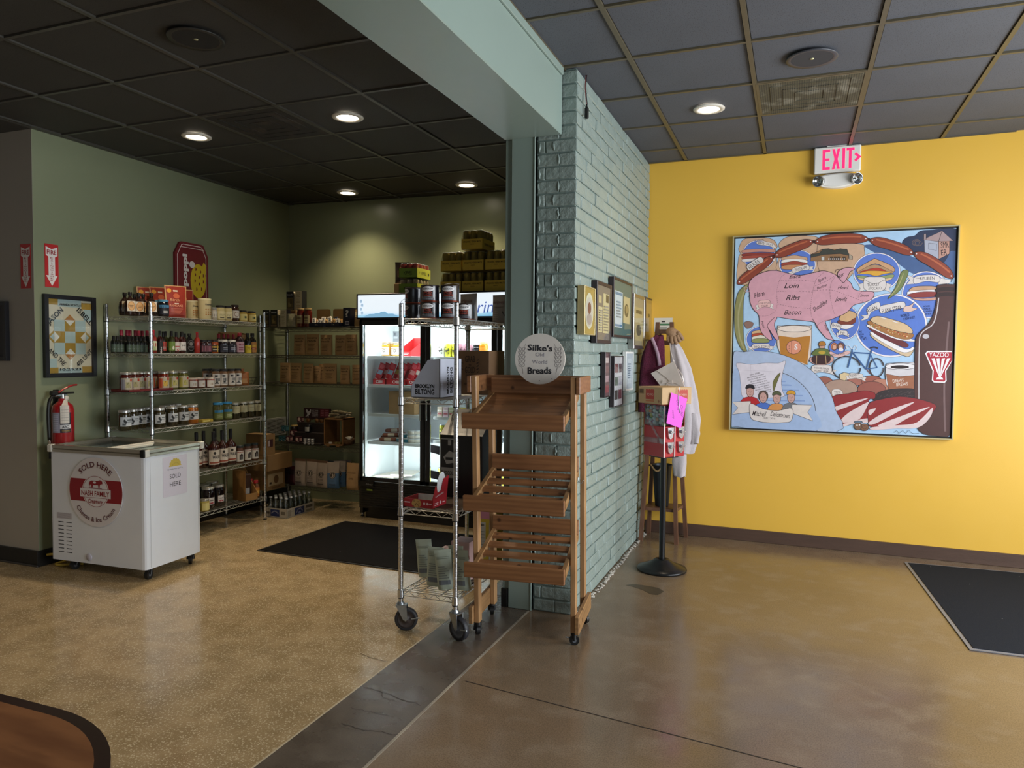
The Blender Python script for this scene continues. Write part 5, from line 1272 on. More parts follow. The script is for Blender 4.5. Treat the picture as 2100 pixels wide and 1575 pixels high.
# round creamery sign
sg = thing('round_sign', 'round red and white creamery sign on the freezer front', 'sign', (-3.885, 3.500, 0), radians(2.6))
tl = at(146, 1006, x=None, y=3.47); ccx = (at(196, 1009, y=3.475).x + 3.885); cz = at(196, 1009, y=3.48).z
rad = (at(196, 938, y=3.48).z - at(196, 1080, y=3.48).z) / 2
mb = MB(); f = frame((ccx, -.003, cz), (1, 0, 0)); mb.prism(ell(0, 0, rad, rad, 48), f, ink('dcd8da', 0.4), 0, .004); mb.build('disc', sg)
mb = MB(); dr, blk = ink('8e1a26', 0.4), ink('5a1420', 0.4); yb = .30 * rad
seg = [(rad * cos(a), rad * sin(a)) for a in [-.335 + .67 * i / 10 for i in range(11)]]
a0 = math.asin(.33); rgt = [(rad * .985 * cos(a0 * (2 * i / 10 - 1)), rad * .985 * sin(a0 * (2 * i / 10 - 1)) + .04 * rad) for i in range(11)]
mb.poly(rgt + [(-x, y) for x, y in rgt[::-1]], f, dr, .0045)
mb.poly(ell(0, .02 * rad, .50 * rad, .47 * rad, 36), f, ink('dcd8da', 0.4), .005); mb.stroke(ell(0, .02 * rad, .47 * rad, .44 * rad, 36), .0028, f, dr, .0055, closed=True)
mb.poly([(-.57 * rad, -.16 * rad), (.57 * rad, -.16 * rad), (.57 * rad, .10 * rad), (-.57 * rad, .10 * rad)], f, ink('dcd8da', 0.4), .006); mb.stroke([(-.57 * rad, -.16 * rad), (.57 * rad, -.16 * rad), (.57 * rad, .10 * rad), (-.57 * rad, .10 * rad)], .002, f, dr, .0063, closed=True)
mb.text('SOLD HERE', f, 0, 0, .155 * rad, blk, w=1.18 * rad, off=.0065, bold=.01, arc=(0, 0, .72 * rad, pi / 2, 1))
mb.text('Cheese & Ice Cream', f, 0, 0, .135 * rad, blk, w=1.72 * rad, off=.0065, bold=.006, arc=(0, 0, .86 * rad, -pi / 2, -1))
mb.text('NASH FAMILY', f, 0, -.11 * rad, .145 * rad, dr, w=1.04 * rad, off=.007, bold=.008); mb.text('Creamery', f, 0, -.32 * rad, .12 * rad, dr, w=.56 * rad, off=.0065, bold=.01, shear=.3)
cow = [(-.2, .30), (-.14, .33), (.10, .33), (.18, .36), (.26, .32), (.27, .25), (.20, .24), (.17, .20), (.16, .13), (.12, .13), (.11, .21), (-.08, .20), (-.10, .13), (-.14, .13), (-.15, .20), (-.19, .22), (-.22, .14), (-.235, .25)]
mb.poly([(x * rad, y * rad) for x, y in cow], f, dr, .0065); mb.poly(ell(-.02 * rad, .28 * rad, .06 * rad, .03 * rad, 10), f, ink('dcd8da', 0.4), .007); mb.rect(-.24 * rad, .112 * rad, .24 * rad, .128 * rad, f, dr, .0066)
mb.build('lettering', sg)
# paper notice on the freezer side
pn = thing('paper_notice', 'white SOLD HERE paper taped to the freezer side', 'notice', (-3.885, 3.500, 0), radians(2.6))
y0 = at(337, 980, x=-3.88).y - 3.5; y1 = at(388, 980, x=-3.88).y - 3.5; z1 = at(362, 935, x=-3.88).z; z0 = at(362, 1016, x=-3.88).z
f = frame((.0012, (y0 + y1) / 2, (z0 + z1) / 2), (0, 1, 0)); w_, h_ = y1 - y0, z1 - z0
mb = MB(); mb.box((-w_ / 2, -h_ / 2, 0), (w_ / 2, h_ / 2, .0006), ink('d9d5e2', 0.35), M=f); mb.build('paper', pn)
mb = MB(); lobes = [(.25 * w_ * cos(pi * i / 24) * (1 + .07 * cos(pi * i / 24 * 14)), .25 * w_ * sin(pi * i / 24) * (1 + .07 * cos(pi * i / 24 * 14)) + .24 * h_) for i in range(25)]
mb.poly(lobes, f, ink('cdb652'), .001); mb.stroke(ell(.02 * w_, .25 * h_, .14 * w_, .07 * h_, 10, .1, pi - .1), .0015, f, ink('8a7a30'), .0013)
mb.text('Upstate Pierogi Co.', f, 0, .165 * h_, .03 * h_, ink('4a5470'), w=.66 * w_, off=.001); mb.text('SOLD', f, 0, -.06 * h_, .11 * h_, ink('2a2a30'), w=.46 * w_, off=.001); mb.text('HERE', f, 0, -.26 * h_, .11 * h_, ink('2a2a30'), w=.46 * w_, off=.001); mb.build('lettering', pn)
# yellow cord loop beside the freezer
mb = MB(); M_YC = mat('yellow_cord', 'b59a3a', 0.5, var=0.1)
a = at(93, 1137, x=-4.835); mb.path(cr([(-4.83, 3.52, .075), (-4.80, 3.56, .07), (-4.74, 3.60, .03), (-4.77, 3.545, .012), (-4.71, 3.535, .012), (-4.66, 3.58, .012), (-4.6, 3.62, .012)], 5), .009, M_YC, 6)
tag(mb.build('extension_cord'), 'yellow cord bundled on the floor under the freezer edge', 'cord')
# ================================================================ goods on the chrome rack (fronts look to +X)
FACE = pi / 2 - 0.35
PUT = {}
def rad(o):
 r = 0
 for c in o.children:
  for v in c.data.vertices: r = max(r, abs(v.co.x), abs(v.co.y))
 return r
def row(items, lvl, where):
 """items: (pixel column, depth x, key, maker, noun, plural group); a piece that would touch another steps back"""
 cnt = {}
 for it in items: cnt[it[4]] = cnt.get(it[4], 0) + 1
 seen = {}; labs = []
 for u, x, key, mk, noun, grp in sorted(items, key=lambda i: i[0]):
  i = seen.get(noun, 0); seen[noun] = i + 1; n = cnt[noun]
  labs.append((u, x, key, mk, ('%s, %s on %s' % (noun, ordl(i, n), where)) if n > 1 else '%s on %s' % (noun, where), grp))
 z = LS[lvl] + 0.0005; done = PUT.setdefault(lvl, [])
 for u, x, key, mk, lab, grp in sorted(labs, key=lambda i: (-round(i[1], 1), i[0])):
  o = place(key, mk, (x, ypx(u, x, z), z), FACE + random.uniform(-.12, .12), lab, grp)
  if key not in PUT: PUT[key] = rad(PROTO[key])
  r = PUT[key]; y = o.location.y
  for _ in range(30):
   if all(math.hypot(x - a, y - b) >= r + c - .001 for a, b, c in done) or x < -4.76: break
   x -= 0.008; y = ypx(u, x, z)
  o.location = (x, y, z); done.append((x, y, r))
CRM = 'd8c9a8'
mk_flask = lambda: vessel('syrup_flask', 'bottle', [(0, 0), (.034, 0), (.040, .008), (.042, .055), (.038, .095), (.016, .125), (.011, .135), (.011, .148)], G('2a1710'), [(.014, .146), (.014, .168), (.012, .170), (0, .170)], M_BLKPL, (.03, .105, .028), ink('d6cdbb'), [('D', 0, .068, .024, .034, 'c08a4c'), ('D', 0, .068, .019, .028, 'dcae74'), (-.014, .07, .014, .074, '5a3a20'), (-.011, .06, .011, .063, '5a3a20')], n=18, sy=.62, capname='cap')
T1 = "chrome rack's top shelf"
row([(u, x, 'flask', mk_flask, 'dark maple syrup flask', 'maple syrup flasks') for u, x in ((256, -4.60), (267, -4.52), (276, -4.66), (285, -4.52), (294, -4.50), (311, -4.44))], 5, T1)
mk_blue = lambda: jar(.040, .128, '14151c', '4f86a8', '20222c', (.14, .62), 1.2, [(-.045, .068, .045, .088, '3f78a0'), (-.012, .03, .02, .034, 'c8c8c8'), (-.012, .04, .02, .044, 'c8c8c8')])
row([(322, -4.56, 'bluejar', mk_blue, 'black jar with blue lid', 'blue-lidded black jars'), (335, -4.45, 'bluejar', mk_blue, 'black jar with blue lid', 'blue-lidded black jars')], 5, T1)
M_PANC = mat('russet_pouch_film', '9a3324', 0.38, var=0.06)
def mk_panc():
 return pouch(.165, .245, .06, M_PANC, [('D', -.052, .205, .018, .016, 'd99a2e'), (-.022, .198, .012, .210, 'e3d6c6'), ('D', .0, .165, .024, .020, 'c8623c'), ('T', 'Birch', -.012, .125, .018, .07, 'e0a578'), (-.018, .104, .014, .110, 'e6dccb'), ('T', 'PANCAKE', -.005, .083, .016, .10, 'e6a07c')] + [(-.045, .066 - k * .009, .045 - k * .006, .069 - k * .009, 'cf7d62') for k in range(5)], 'pancake_mix_pouch', seam='cfa46e', seed=4)
PL = [(303, -4.775), (329, -4.68), (360, -4.455), (376, -4.66)]
for i, (u, x) in enumerate(PL):
 z = LS[5] + .001; o = place('panc', mk_panc, (x, ypx(u, x, z), z + (.03 if i < 2 else 0) * 0), FACE, ['red pancake mix pouch farthest left behind the syrup flasks', 'red pancake mix pouch behind the blue-lidded jars', 'front red pancake mix pouch beside the oat canisters', 'red pancake mix pouch half hidden behind the front pouch'][i], 'pancake mix pouches')
def mk_oat(s):
 t = vessel('oat_canister', 'canister', [(0, 0), (.046 * s, 0), (.0475 * s, .004), (.0475 * s, .150 * s)], mat('cream_card', 'cfc092', 0.55, var=0.03), [(.049 * s, .148 * s), (.049 * s, .158 * s), (.047 * s, .160 * s), (0, .160 * s)], mat('cream_plastic_lid', 'd9cfa8', 0.4, var=0.02), None)
 mb = MB(); draw(mb, wrapf(.0475 * s), [('T', 'Oatmeal', .012, .108 * s, .013, .062, '3a3226')] + [('D', -.012 + k % 4 * .017, (.075 - k // 4 * .019) * s, .006, .0055, 'b07a3c') for k in range(12)]); mb.build('print', t); return t
z = LS[5] + .001
place('oat1', lambda: mk_oat(.94), (-4.56, ypx(395, -4.56, z), z), FACE, 'smaller cream oatmeal canister next to the red pouches', 'oatmeal canisters')
place('oat2', lambda: mk_oat(1.04), (-4.45, ypx(420, -4.45, z), z), FACE, 'larger cream oatmeal canister in front of the can sign', 'oatmeal canisters')
mk_spice = lambda: jar(.023, .105, 'b8b0a0', '8a8a86', 'c9c5ba', (.2, .7), 1.2, [(-.02, .03, .02, .05, '6a655c')], 'spice_jar')
mk_must = lambda: jar(.038, .125, 'cdbd86', '232120', 'd8cc9c', (.12, .62), 1.1, [(-.02, .05, .02, .053, '6b6240'), (-.02, .04, .015, .043, '6b6240'), (-.018, .02, .016, .03, '4c452c')], 'mustard_jar')
mk_round = lambda: jar(.034, .140, '3a2016', '2a1a16', 'cfc9c0', (.2, .65), 1.1, [('D', 0, .06, .022, .022, '8a6a55'), ('D', 0, .06, .017, .017, 'd9d2c8')], 'sauce_jar')
mk_yel = lambda: jar(.037, .098, 'b99b45', '232120', 'd3c47c', (.12, .68), 1.0, [(-.006, .03, .020, .048, '3a4a2c')], 'relish_jar')
row([(439, -4.46, 'spice', mk_spice, 'small white spice jar', None), (452, -4.47, 'must', mk_must, 'pale yellow mustard jar', 'mustard jars'), (467, -4.45, 'must', mk_must, 'pale yellow mustard jar', 'mustard jars'), (482, -4.45, 'roundlab', mk_round, 'brown sauce jar with a round white label', None), (498, -4.45, 'yel', mk_yel, 'squat yellow relish jar', 'relish jars'), (516, -4.46, 'yel', mk_yel, 'squat yellow relish jar', 'relish jars')], 5, T1)
# --- second shelf
T2 = "chrome rack's second shelf"
mk_small = lambda: bottle(.0205, .120, '101310', '131212', '3c4c3c', .40, .30, (.06, .50), 1.1, [(-.012, .03, .012, .033, '8a9a86'), (-.012, .04, .010, .043, '8a9a86')], 'hot_sauce_bottle')
row([(u, -4.46, 'small', mk_small, 'small dark green-labelled sauce bottle', 'small front sauce bottles') for u in (233, 240.5, 248, 256, 264, 272.5, 281, 289, 297)], 4, T2)
mk_redcap = lambda: bottle(.022, .168, '1a1011', '8c1c32', '4a2028', .42, .30, (.08, .45), 1.1, [(-.014, .03, .014, .05, '7c2a35')], 'hot_sauce_bottle', n=12)
row([(u, x, 'redcap', mk_redcap, 'tall dark sauce bottle with crimson cap', 'crimson-capped bottles behind') for u, x in ((249, -4.58), (261, -4.58), (267, -4.60), (278, -4.58), (285, -4.62), (292, -4.57), (302, -4.55))], 4, T2)
def bt(key, r, h, body, cap, lab, art=(), **k): return key, (lambda: bottle(r, h, body, cap, lab, art=art, name=k.pop('name', 'hot_sauce_bottle'), **k))
two = [(315, -4.46) + bt('b_red', .023, .172, '8a2a22', 'a01f2c', 'cfd2b0', [(-.02, .02, .006, .05, '7a9a4a'), (-.01, .05, .02, .075, 'b03028')], capf=.34) + ('sauce bottle with tall red cap and pale label', None),
 (328, -4.47) + bt('b_blk', .022, .168, '3a120e', '151414', '1e1c1b', [('T', 'bibibo', .004, .02, .010, .055, 'e8e4e0', 90)], capf=.30) + ('slim black sauce bottle with white upright lettering', None),
 (335, -4.50) + bt('b_blk2', .022, .165, '241a10', '151414', 'c7493c', [(-.02, .03, .02, .05, 'd8d0c8')], capf=.30) + ('black-capped sauce bottle with white and red label', None),
 (340, -4.47) + bt('b_grn', .022, .168, '2a3416', '151414', '46603a', [(-.02, .02, .02, .024, '9ab07c'), (-.02, .05, .02, .054, '9ab07c')], capf=.30) + ('slim sauce bottle with dull green label', None),
 (352, -4.46) + bt('b_grn2', .025, .170, '33351a', '151414', '6f8c3c', [('D', .006, .04, .008, .014, 'e8e6d6'), ('T', 'verde', -.016, .02, .006, .04, 'dfe6c8', 90)], capf=.30) + ('sauce bottle with leaf green label', None),
 (361.5, -4.46) + bt('b_wht', .0235, .165, '4a1812', '151414', 'dcd5cf', [('D', .004, .028, .009, .009, 'b5302a'), ('D', .004, .028, .005, .005, 'dcd5cf'), (-.02, .05, .02, .056, 'b5302a')], capf=.28) + ('sauce bottle with white label and red ring', None),
 (373, -4.45) + bt('b_wht2', .030, .168, '40140f', '151414', 'e2dfdc', [(-.008, .055, .018, .067, '1c1a1a'), (-.02, .02, .018, .023, '4a4646'), (-.02, .03, .01, .033, 'a03028')], capf=.26) + ('wider sauce bottle with plain white label', None),
 (379.5, -4.56) + bt('b_blkb', .022, .158, '16140f', '151414', None, capf=.28) + ('unlabelled black sauce bottle behind', None),
 (404.5, -4.45) + bt('b_sri', .023, .168, 'a02b22', 'a8242c', None, [], capf=.42) + ('bright red chilli sauce bottle with long red cap', None)]
row([(a[0], a[1], a[2], a[3], a[4], a[5]) for a in two], 4, T2)
mk_oval = lambda: vessel('round_bottle', 'bottle', [(0, 0), (.034, 0), (.040, .012), (.042, .06), (.034, .10), (.016, .125), (.011, .134), (.011, .142)], G('15161a'), [(.015, .140), (.015, .160), (0, .162)], M_BLKPL, (.02, .105, .034), ink('15161a'), [('D', 0, .062, .031, .042, 'a8adb8'), ('D', 0, .062, .028, .039, '2a2c34'), ('D', 0, .075, .014, .016, 'b4b8c0'), ('T', 'CAROLINA', 0, .045, .012, .05, 'b4b8c0')], n=16, sy=.6, capname='cap')
mk_dark = lambda: jar(.031, .110, '2a1014', '1c1a1b', '39222a', (.1, .62), 1.1, [(-.024 + k * .012, .015, -.018 + k * .012, .06, 'a8697a') for k in range(5)], 'jam_jar')
mk_org = lambda: jar(.040, .112, 'a0461a', '3a2a20', '221c18', (.12, .62), 1.1, [(-.03, .045, .03, .06, 'c9a23c'), (-.025, .028, .03, .034, 'c9c0a4'), (.008, .012, .018, .066, 'd8b24a')], 'salsa_jar')
mk_wl = lambda: jar(.041, .115, '221a20', 'd8d5d0', '2a2c3a', (.1, .64), 1.1, [(-.03, .05, .03, .064, '14161f'), (-.016, .03, .028, .036, '9aa4bc'), (-.016, .044, .026, .048, 'c8ccd6'), (.012, .012, .016, .07, 'c8ccd6')], 'preserve_jar')
mk_mar = lambda: bottle(.037, .178, '2c1118', '9c2030', 'c3a0ae', .36, .18, (.06, .56), 1.2, [(-.02, .07, .02, .084, '8a3a52'), (-.02, .045, .02, .052, '8a3a52'), (-.02, .028, .018, .034, '8a3a52')], 'marinade_bottle', shoulder=.66, n=16)
mk_bby = lambda: bottle(.030, .178, '181310', '151312', 'd9c23a', .42, .16, (.03, .42), 1.3, [(-.014, .03, .016, .036, '8a6a1c'), (-.014, .045, .01, .05, '8a6a1c')], 'soy_sauce_bottle', shoulder=.60)
mk_bbr = lambda: bottle(.034, .180, '181310', '151312', 'c48a48', .42, .16, (.05, .56), 1.3, [(-.028, .06, .028, .075, 'dcb648'), (-.024, .035, .024, .05, 'a8382c'), ('T', 'PICK', 0, .038, .008, .03, 'f0e0c0')], 'marinade_bottle', shoulder=.62, n=16)
row([(388.5, -4.46, 'oval', mk_oval, 'round black bottle with oval silver label', None), (417, -4.45, 'darkjam', mk_dark, 'dark red jam jar with black lid', 'dark jam jars'), (426.5, -4.47, 'darkjam', mk_dark, 'dark red jam jar with black lid', 'dark jam jars'), (438, -4.46, 'orgj', mk_org, 'orange salsa jar with yellow label', None), (457, -4.46, 'whl', mk_wl, 'dark jar with white lid', 'white-lidded dark jars'), (474, -4.46, 'whl', mk_wl, 'dark jar with white lid', 'white-lidded dark jars'), (491.5, -4.45, 'mar', mk_mar, 'dark marinade bottle with pink label', None), (508, -4.46, 'bby', mk_bby, 'black soy bottle with yellow label', None), (517.5, -4.45, 'bbr', mk_bbr, 'black marinade bottle with orange and red label', None)], 4, T2)
row([(u, -4.62, 'redcap', mk_redcap, 'tall bottle with crimson cap behind the jars', 'crimson-capped bottles at the far end') for u in (449, 459, 468, 479, 489)], 4, T2)
M_CARD = mat('brown_cardboard', '8a6a42', 0.75, var=0.06, scale=14)
M_KRAFT = mat('kraft_paper', 'a9875c', 0.65, var=0.07, scale=18)
mb = tray(.22, .14, .11, .003, M_CARD); o = mb.build('cardboard_tray', None, (-4.70, ypx(478, -4.70, 1.6), LS[4] + .07), FACE); o.rotation_euler = (0.15, 0, FACE)
tag(o, 'brown cardboard tray tipped behind bottles on the rack second shelf', 'tray')
# --- third shelf
T3 = "chrome rack's third shelf"
def mk_salsa(body, a1, a2): return lambda: jar(.041, .142, body, 'b9b7ae', 'b9b19a', (.10, .70), 1.15, [(-.045, .018, -.02, .09, a1), (-.015, .03, .02, .07, a2), ('P', [(-.018, .03), (.018, .03), (0, .07)], '3c4a34'), (.012, .075, .03, .095, 'b0402c')], 'salsa_jar', lidmetal=True)
for k, (u, x) in enumerate(((258, -4.46), (274, -4.47), (289, -4.46), (303, -4.47))):
 pass
row([(u, x, 's1', mk_salsa('4a1810', '8d8a92', 'a39c6a'), 'red salsa jar with grey and olive label', 'red salsa jars') for u, x in ((258, -4.46), (274, -4.47), (289, -4.46), (303, -4.48))] +
 [(u, x, 's2', mk_salsa('6a2212', 'c2512e', 'd8b448'), 'salsa jar with red and yellow label', 'red and yellow salsa jars') for u, x in ((319, -4.47), (335, -4.46))] +
 [(u, x, 's3', mk_salsa('5a5a22', 'a39a44', 'b6ae62'), 'green salsa jar with olive label', 'green salsa jars') for u, x in ((354, -4.48), (375, -4.45))], 3, T3)
y0, y1 = ypx(250, -4.45, 1.22), ypx(342, -4.45, 1.22)
mb = tray(y1 - y0, .17, .018, .003, mat('red_card', '6a1716', 0.5, var=0.03)); o = mb.build('display_tray', None, (-4.47, (y0 + y1) / 2, LS[3] + .0005), pi / 2); tag(o, 'low red card tray under the salsa jars on the chrome rack', 'tray')
mk_jam = lambda: jar(.037, .082, '6a2410', 'c9bfb6', 'dcd8d4', (.10, .74), .9, [(-.006, .02, .02, .04, 'b5a08c'), (.012, .06, .030, .068, 'b53a2c')], 'jam_jar')
row([(395, -4.50, 'jam', mk_jam, 'squat honey-red jam jar', 'squat jam jars'), (411, -4.46, 'jam', mk_jam, 'squat honey-red jam jar', 'squat jam jars'), (430, -4.45, 'jam', mk_jam, 'squat honey-red jam jar', 'squat jam jars')], 3, T3)
mk_tall = lambda: jar(.034, .150, '8a6a50', '26282a', 'd8d5d2', (.10, .74), 1.2, [(-.02, .085, .004, .10, '22242c'), (-.012, .05, .022, .075, '4a4c54'), (-.02, .028, .014, .034, '33353c'), ('D', -.004, .042, .010, .006, '22242c')], 'pickle_jar')
row([(u, x, 'tallw', mk_tall, 'tall white-labelled jar with black lid', 'tall white-labelled jars') for u, x in ((423, -4.60), (433, -4.62), (443, -4.47), (458, -4.46), (474, -4.46), (487, -4.46))], 3, T3)
def mk_pasta():
 t = thing('pasta_bag', 'x', 'bag'); f, b = bagfn(.12, .135, .07, seed=9)
 m = mat('orange_pasta_film', 'a8622e', 0.3, var=0.25, scale=55)
 src = pouch(.12, .12, .075, m, [(-.03, .02, .03, .06, 'b88a58')], seed=9)
 for c in list(src.children): c.parent = t
 bpy.data.objects.remove(src)
 mb = MB(); mb.lathe([(.035, .112), (.012, .128), (.022, .146), (.0, .14)], m, 10, smooth=False, sy=.5); mb.build('twist_top', t); return t
z = LS[3]; place('pasta', mk_pasta, (-4.52, ypx(497, -4.52, z), z), FACE, 'orange bag of dried pasta on the chrome rack third shelf', None)
bk = thing('wire_basket', 'small dark wire basket at the far end of rack third shelf', 'basket', (-4.62, ypx(513, -4.62, z), z), FACE)
mb = MB()
for k in range(10):
 a = 2 * pi * k / 10; mb.tube((.035 * cos(a), .035 * sin(a), 0.002), (.062 * cos(a), .062 * sin(a), .06), .0015, M_BLKPL, 4)
for r, zz in ((.062, .06), (.048, .03), (.035, .002)): mb.path([(r * cos(2 * pi * k / 20), r * sin(2 * pi * k / 20), zz) for k in range(20)], .0018, M_BLKPL, 4, closed=True)
mb.build('wire_frame', bk)
# --- fourth shelf
T4 = "chrome rack's fourth shelf"
def mk_pick(body, key): return lambda: jar(.044, .150, body, 'c9c8c4', 'cdd0d2', (.22, .66), 1.05, [('D', -.016, .072, .007, .012, '2a2c2c'), ('D', -.008, .062, .007, .009, '2a2c2c'), (.0, .075, .03, .081, '4a4e50'), (.0, .062, .026, .066, '7a7e80'), (-.03, .04, -.008, .055, '5a5e60')], 'pickle_jar', lidmetal=True, lidh=.018)
row([(u, x, 'pk_d', mk_pick('38301a', 0), 'dark pickle jar with white label', 'dark pickle jars') for u, x in ((256, -4.49), (272, -4.52), (288, -4.49), (303, -4.51), (326, -4.45), (353, -4.47), (375, -4.48), (326 + 12, -4.60), (349, -4.64), (363, -4.62))] + [(395, -4.47, 'pk_o', mk_pick('b5681c', 0), 'orange pickled carrot jar', None)], 2, T4)
mk_yb = lambda: carton(.115, .045, .022, mat('yellow_card', 'b5a03c', 0.5, var=0.05), [(-.05, .004, .02, .016, 'd8ce7c')], name='flat_box')
z = LS[2]; place('yb', mk_yb, (-4.47, ypx(422, -4.47, z), z), pi / 2, 'small flat yellow box lying on the chrome rack fourth shelf', None)
mk_bl = lambda: jar(.042, .150, '5a5c34', '3a8cc4', '6d7a44', (.10, .60), 1.1, [(-.044, .068, .044, .088, '2c84c0'), (-.02, .03, .02, .036, 'c2c8a0'), (-.02, .045, .018, .05, 'c2c8a0')], 'pickle_jar', lidmetal=False)
mk_sl = lambda: jar(.037, .138, '33301c', 'b9b7ac', 'b4b090', (.36, .80), 1.0, [('D', 0, .060, .018, .012, 'b4b090'), (-.018, .085, .018, .088, '5a5848')], 'olive_jar', lidmetal=True)
row([(447, -4.47, 'bl', mk_bl, 'olive jar with bright blue lid', 'blue-lidded jars'), (466, -4.47, 'bl', mk_bl, 'olive jar with bright blue lid', 'blue-lidded jars')] + [(u, x, 'sl', mk_sl, 'slim olive jar with silver lid', 'silver-lidded jars') for u, x in ((482.5, -4.46), (498.5, -4.48), (513, -4.48), (527, -4.46))], 2, T4)
# --- fifth shelf
T5 = "chrome rack's fifth shelf"
mk_mix = lambda: bottle(.046, .300, '3a1610', '161416', 'd8d0c6', .26, .26, (.10, .50), 1.25, [('D', -.008, .125, .011, .011, '2a2622'), (-.05, .04, .05, .052, '9a4a34'), ('T', 'WALKER', .012, .08, .026, .075, '22242a')], 'cocktail_mix_bottle', shoulder=.54, n=18)
row([(u, x, 'mix', mk_mix, 'tall brown cocktail mix bottle', 'cocktail mix bottles') for u, x in ((403, -4.55), (418, -4.50), (438, -4.46), (441, -4.62), (456, -4.47), (473, -4.48))], 1, T5)
mk_mj = lambda: jar(.034, .150, '5a3a2c', '22282a', 'd6d2cc', (.10, .70), 1.2, [(-.03, .092, .03, .097, '9a3a34'), (-.012, .03, .02, .07, '2c2226'), ('D', .006, .07, .010, .012, '3a3034')], 'sauce_jar')
row([(491, -4.46, 'mj', mk_mj, 'sauce jar with white label and dark lid', 'dark-lidded sauce jars'), (507, -4.47, 'mj', mk_mj, 'sauce jar with white label and dark lid', 'dark-lidded sauce jars'), (522, -4.46, 'mj', mk_mj, 'sauce jar with white label and dark lid', 'dark-lidded sauce jars')], 1, T5)
# --- bottom shelf
T6 = "chrome rack's bottom shelf"
mk_syr = lambda: jar(.052, .175, '14090c', 'b8b4ac', 'd4cfd0', (.20, .52), .55, [(-.02, .04, .02, .052, 'a52a3a'), (-.016, .065, .016, .07, '3a3034')], 'syrup_jar', lidmetal=True)
row([(u, x, 'syr', mk_syr, 'large black-red preserve jar with silver lid', 'large preserve jars') for u, x in ((427, -4.50), (436, -4.66), (447, -4.48), (420, -4.62))], 0, T6)
def mk_shbox():
 t = thing('display_box', 'x', 'box'); m = mat('tan_card', '9a7240', 0.6, var=0.05)
 mb = tray(.13, .16, .06, .003, m, hb=.27); mb.box((-.065, .077, 0), (.065, .08, .27), m); mb.box((-.065, -.08, 0), (-.062, .08, .265), m, .001); mb.build('carton', t)
 mb = MB(); mb.box((-.05, -.02, .02), (.05, .05, .22), mat('dark_packet', '3a241c', 0.4, var=0.2), .006); mb.rect(-.03, .05, .03, .10, frame((0, -.021, 0)), ink('b8b4b4'), .0004); mb.build('packet', t); return t
z = LS[0]; place('shbox', mk_shbox, (-4.47, ypx(503, -4.47, z), z), pi / 2 - .15, 'open tan cardboard display box on the rack bottom shelf', None)
mk_rc = lambda: bottle(.030, .150, '7a4a20', 'b0242c', 'c98a3a', .55, .16, (.10, .62), 1.2, [(-.03, .02, .03, .028, '8a2a20'), (-.03, .085, .03, .09, '8a2a20'), (-.016, .04, .016, .06, 'e0b45c')], 'sauce_bottle', shoulder=.66, n=16)
row([(514, -4.56, 'rc', mk_rc, 'amber bottle with red cap', 'red-capped amber bottles'), (525, -4.45, 'rc', mk_rc, 'amber bottle with red cap', 'red-capped amber bottles')], 0, T6)
mk_yj = lambda: jar(.035, .10, 'a89a4a', 'b8b4ac', 'd8cf8a', (.1, .7), 1.0, (), 'honey_jar')
place('yj', mk_yj, (-4.44, ypx(420, -4.44, z), z), FACE, 'pale yellow jar at the freezer edge on the bottom shelf', None)
# ================================================================ goods on the dark rack at the back (fronts look to -Y)
YB = 5.765
def backx(u, lvl, y=YB): return xpx(u, y, LB[lvl])
def bput(key, mk, u, lvl, label, grp=None, y=YB, rz=0.0, dz=0.0, scale=None): return place(key, mk, (backx(u, lvl, y), y, LB[lvl] + .001 + dz), rz, label, grp, scale)
BRACK = 'the back rack'
mk_pbox = lambda: carton(.082, .075, .165, mat('black_carton', '15141a', 0.4, var=0.04), [(-.028, .028, .030, .112, '6b5a34'), (-.020, .035, .01, .07, '8d7a4c'), (.0, .06, .024, .10, '4c4026'), ('T', 'Antonellis', .0, .132, .013, .062, 'c9c6cc'), (-.034, .004, .034, .022, '6e5c44')], [(-.036, .002, .036, .163, 'cfc3a4')] + [(-.022, .148 - k * .012, .022 - (k % 3) * .006, .151 - k * .012, '7c7050') for k in range(11)], name='pasta_box')
bput('pbox', mk_pbox, 551, 4, 'leftmost black windowed pasta box on the back rack', 'black pasta boxes')
bput('pbox', mk_pbox, 567, 4, 'black windowed pasta box beside the leftmost one on back rack', 'black pasta boxes', y=5.76)
mk_pbox2 = lambda: carton(.075, .075, .165, mat('black_carton', '15141a', 0.4, var=0.04), [(-.036, .002, .036, .163, 'cfc3a4')] + [(-.022, .148 - k * .012, .022 - (k % 3) * .006, .151 - k * .012, '7c7050') for k in range(11)], name='pasta_box')
bput('pbox2', mk_pbox2, 586.5, 4, 'pasta box showing its cream recipe side on the back rack', 'black pasta boxes')
# riser carrying the upper pair
mb = MB(); mb.box((-.06, -.05, 0), (.06, .05, .158), M_CARD, .002); o = mb.build('riser_carton', None, (backx(603, 4, 5.9), 5.90, LB[4] + .001)); tag(o, 'brown carton used as riser beneath the upper pasta boxes', 'box')
bput('pbox', mk_pbox, 600, 4, 'black windowed pasta box standing highest, above the sauce jars', 'black pasta boxes', y=5.88, dz=.161, scale=(1.05, 1, 1.12))
bput('pbox2', mk_pbox2, 617.5, 4, 'cream-sided pasta box standing highest, above the sauce jars', 'black pasta boxes', y=5.88, dz=.161, scale=(1.05, 1, 1.16))
mk_oni = lambda: carton(.062, .03, .05, M_CARD, [('T', 'OMO', 0, .014, .02, .045, '6a2a1c'), (-.028, .004, .028, .006, '6a2a1c')], name='small_box')
bput('oni', mk_oni, 603, 4, 'small brown lettered box between pasta boxes and sauce jars', None, y=5.80, dz=.112)
def mk_herb():
 t = pouch(.095, .125, .05, mat('mushroom_bag_film', '7c7658', 0.35, var=0.4, scale=70, color2='b9b296'), [(-.02, .02, .02, .045, '9a9478')], 'snack_bag', 'bag', seed=5)
 return t
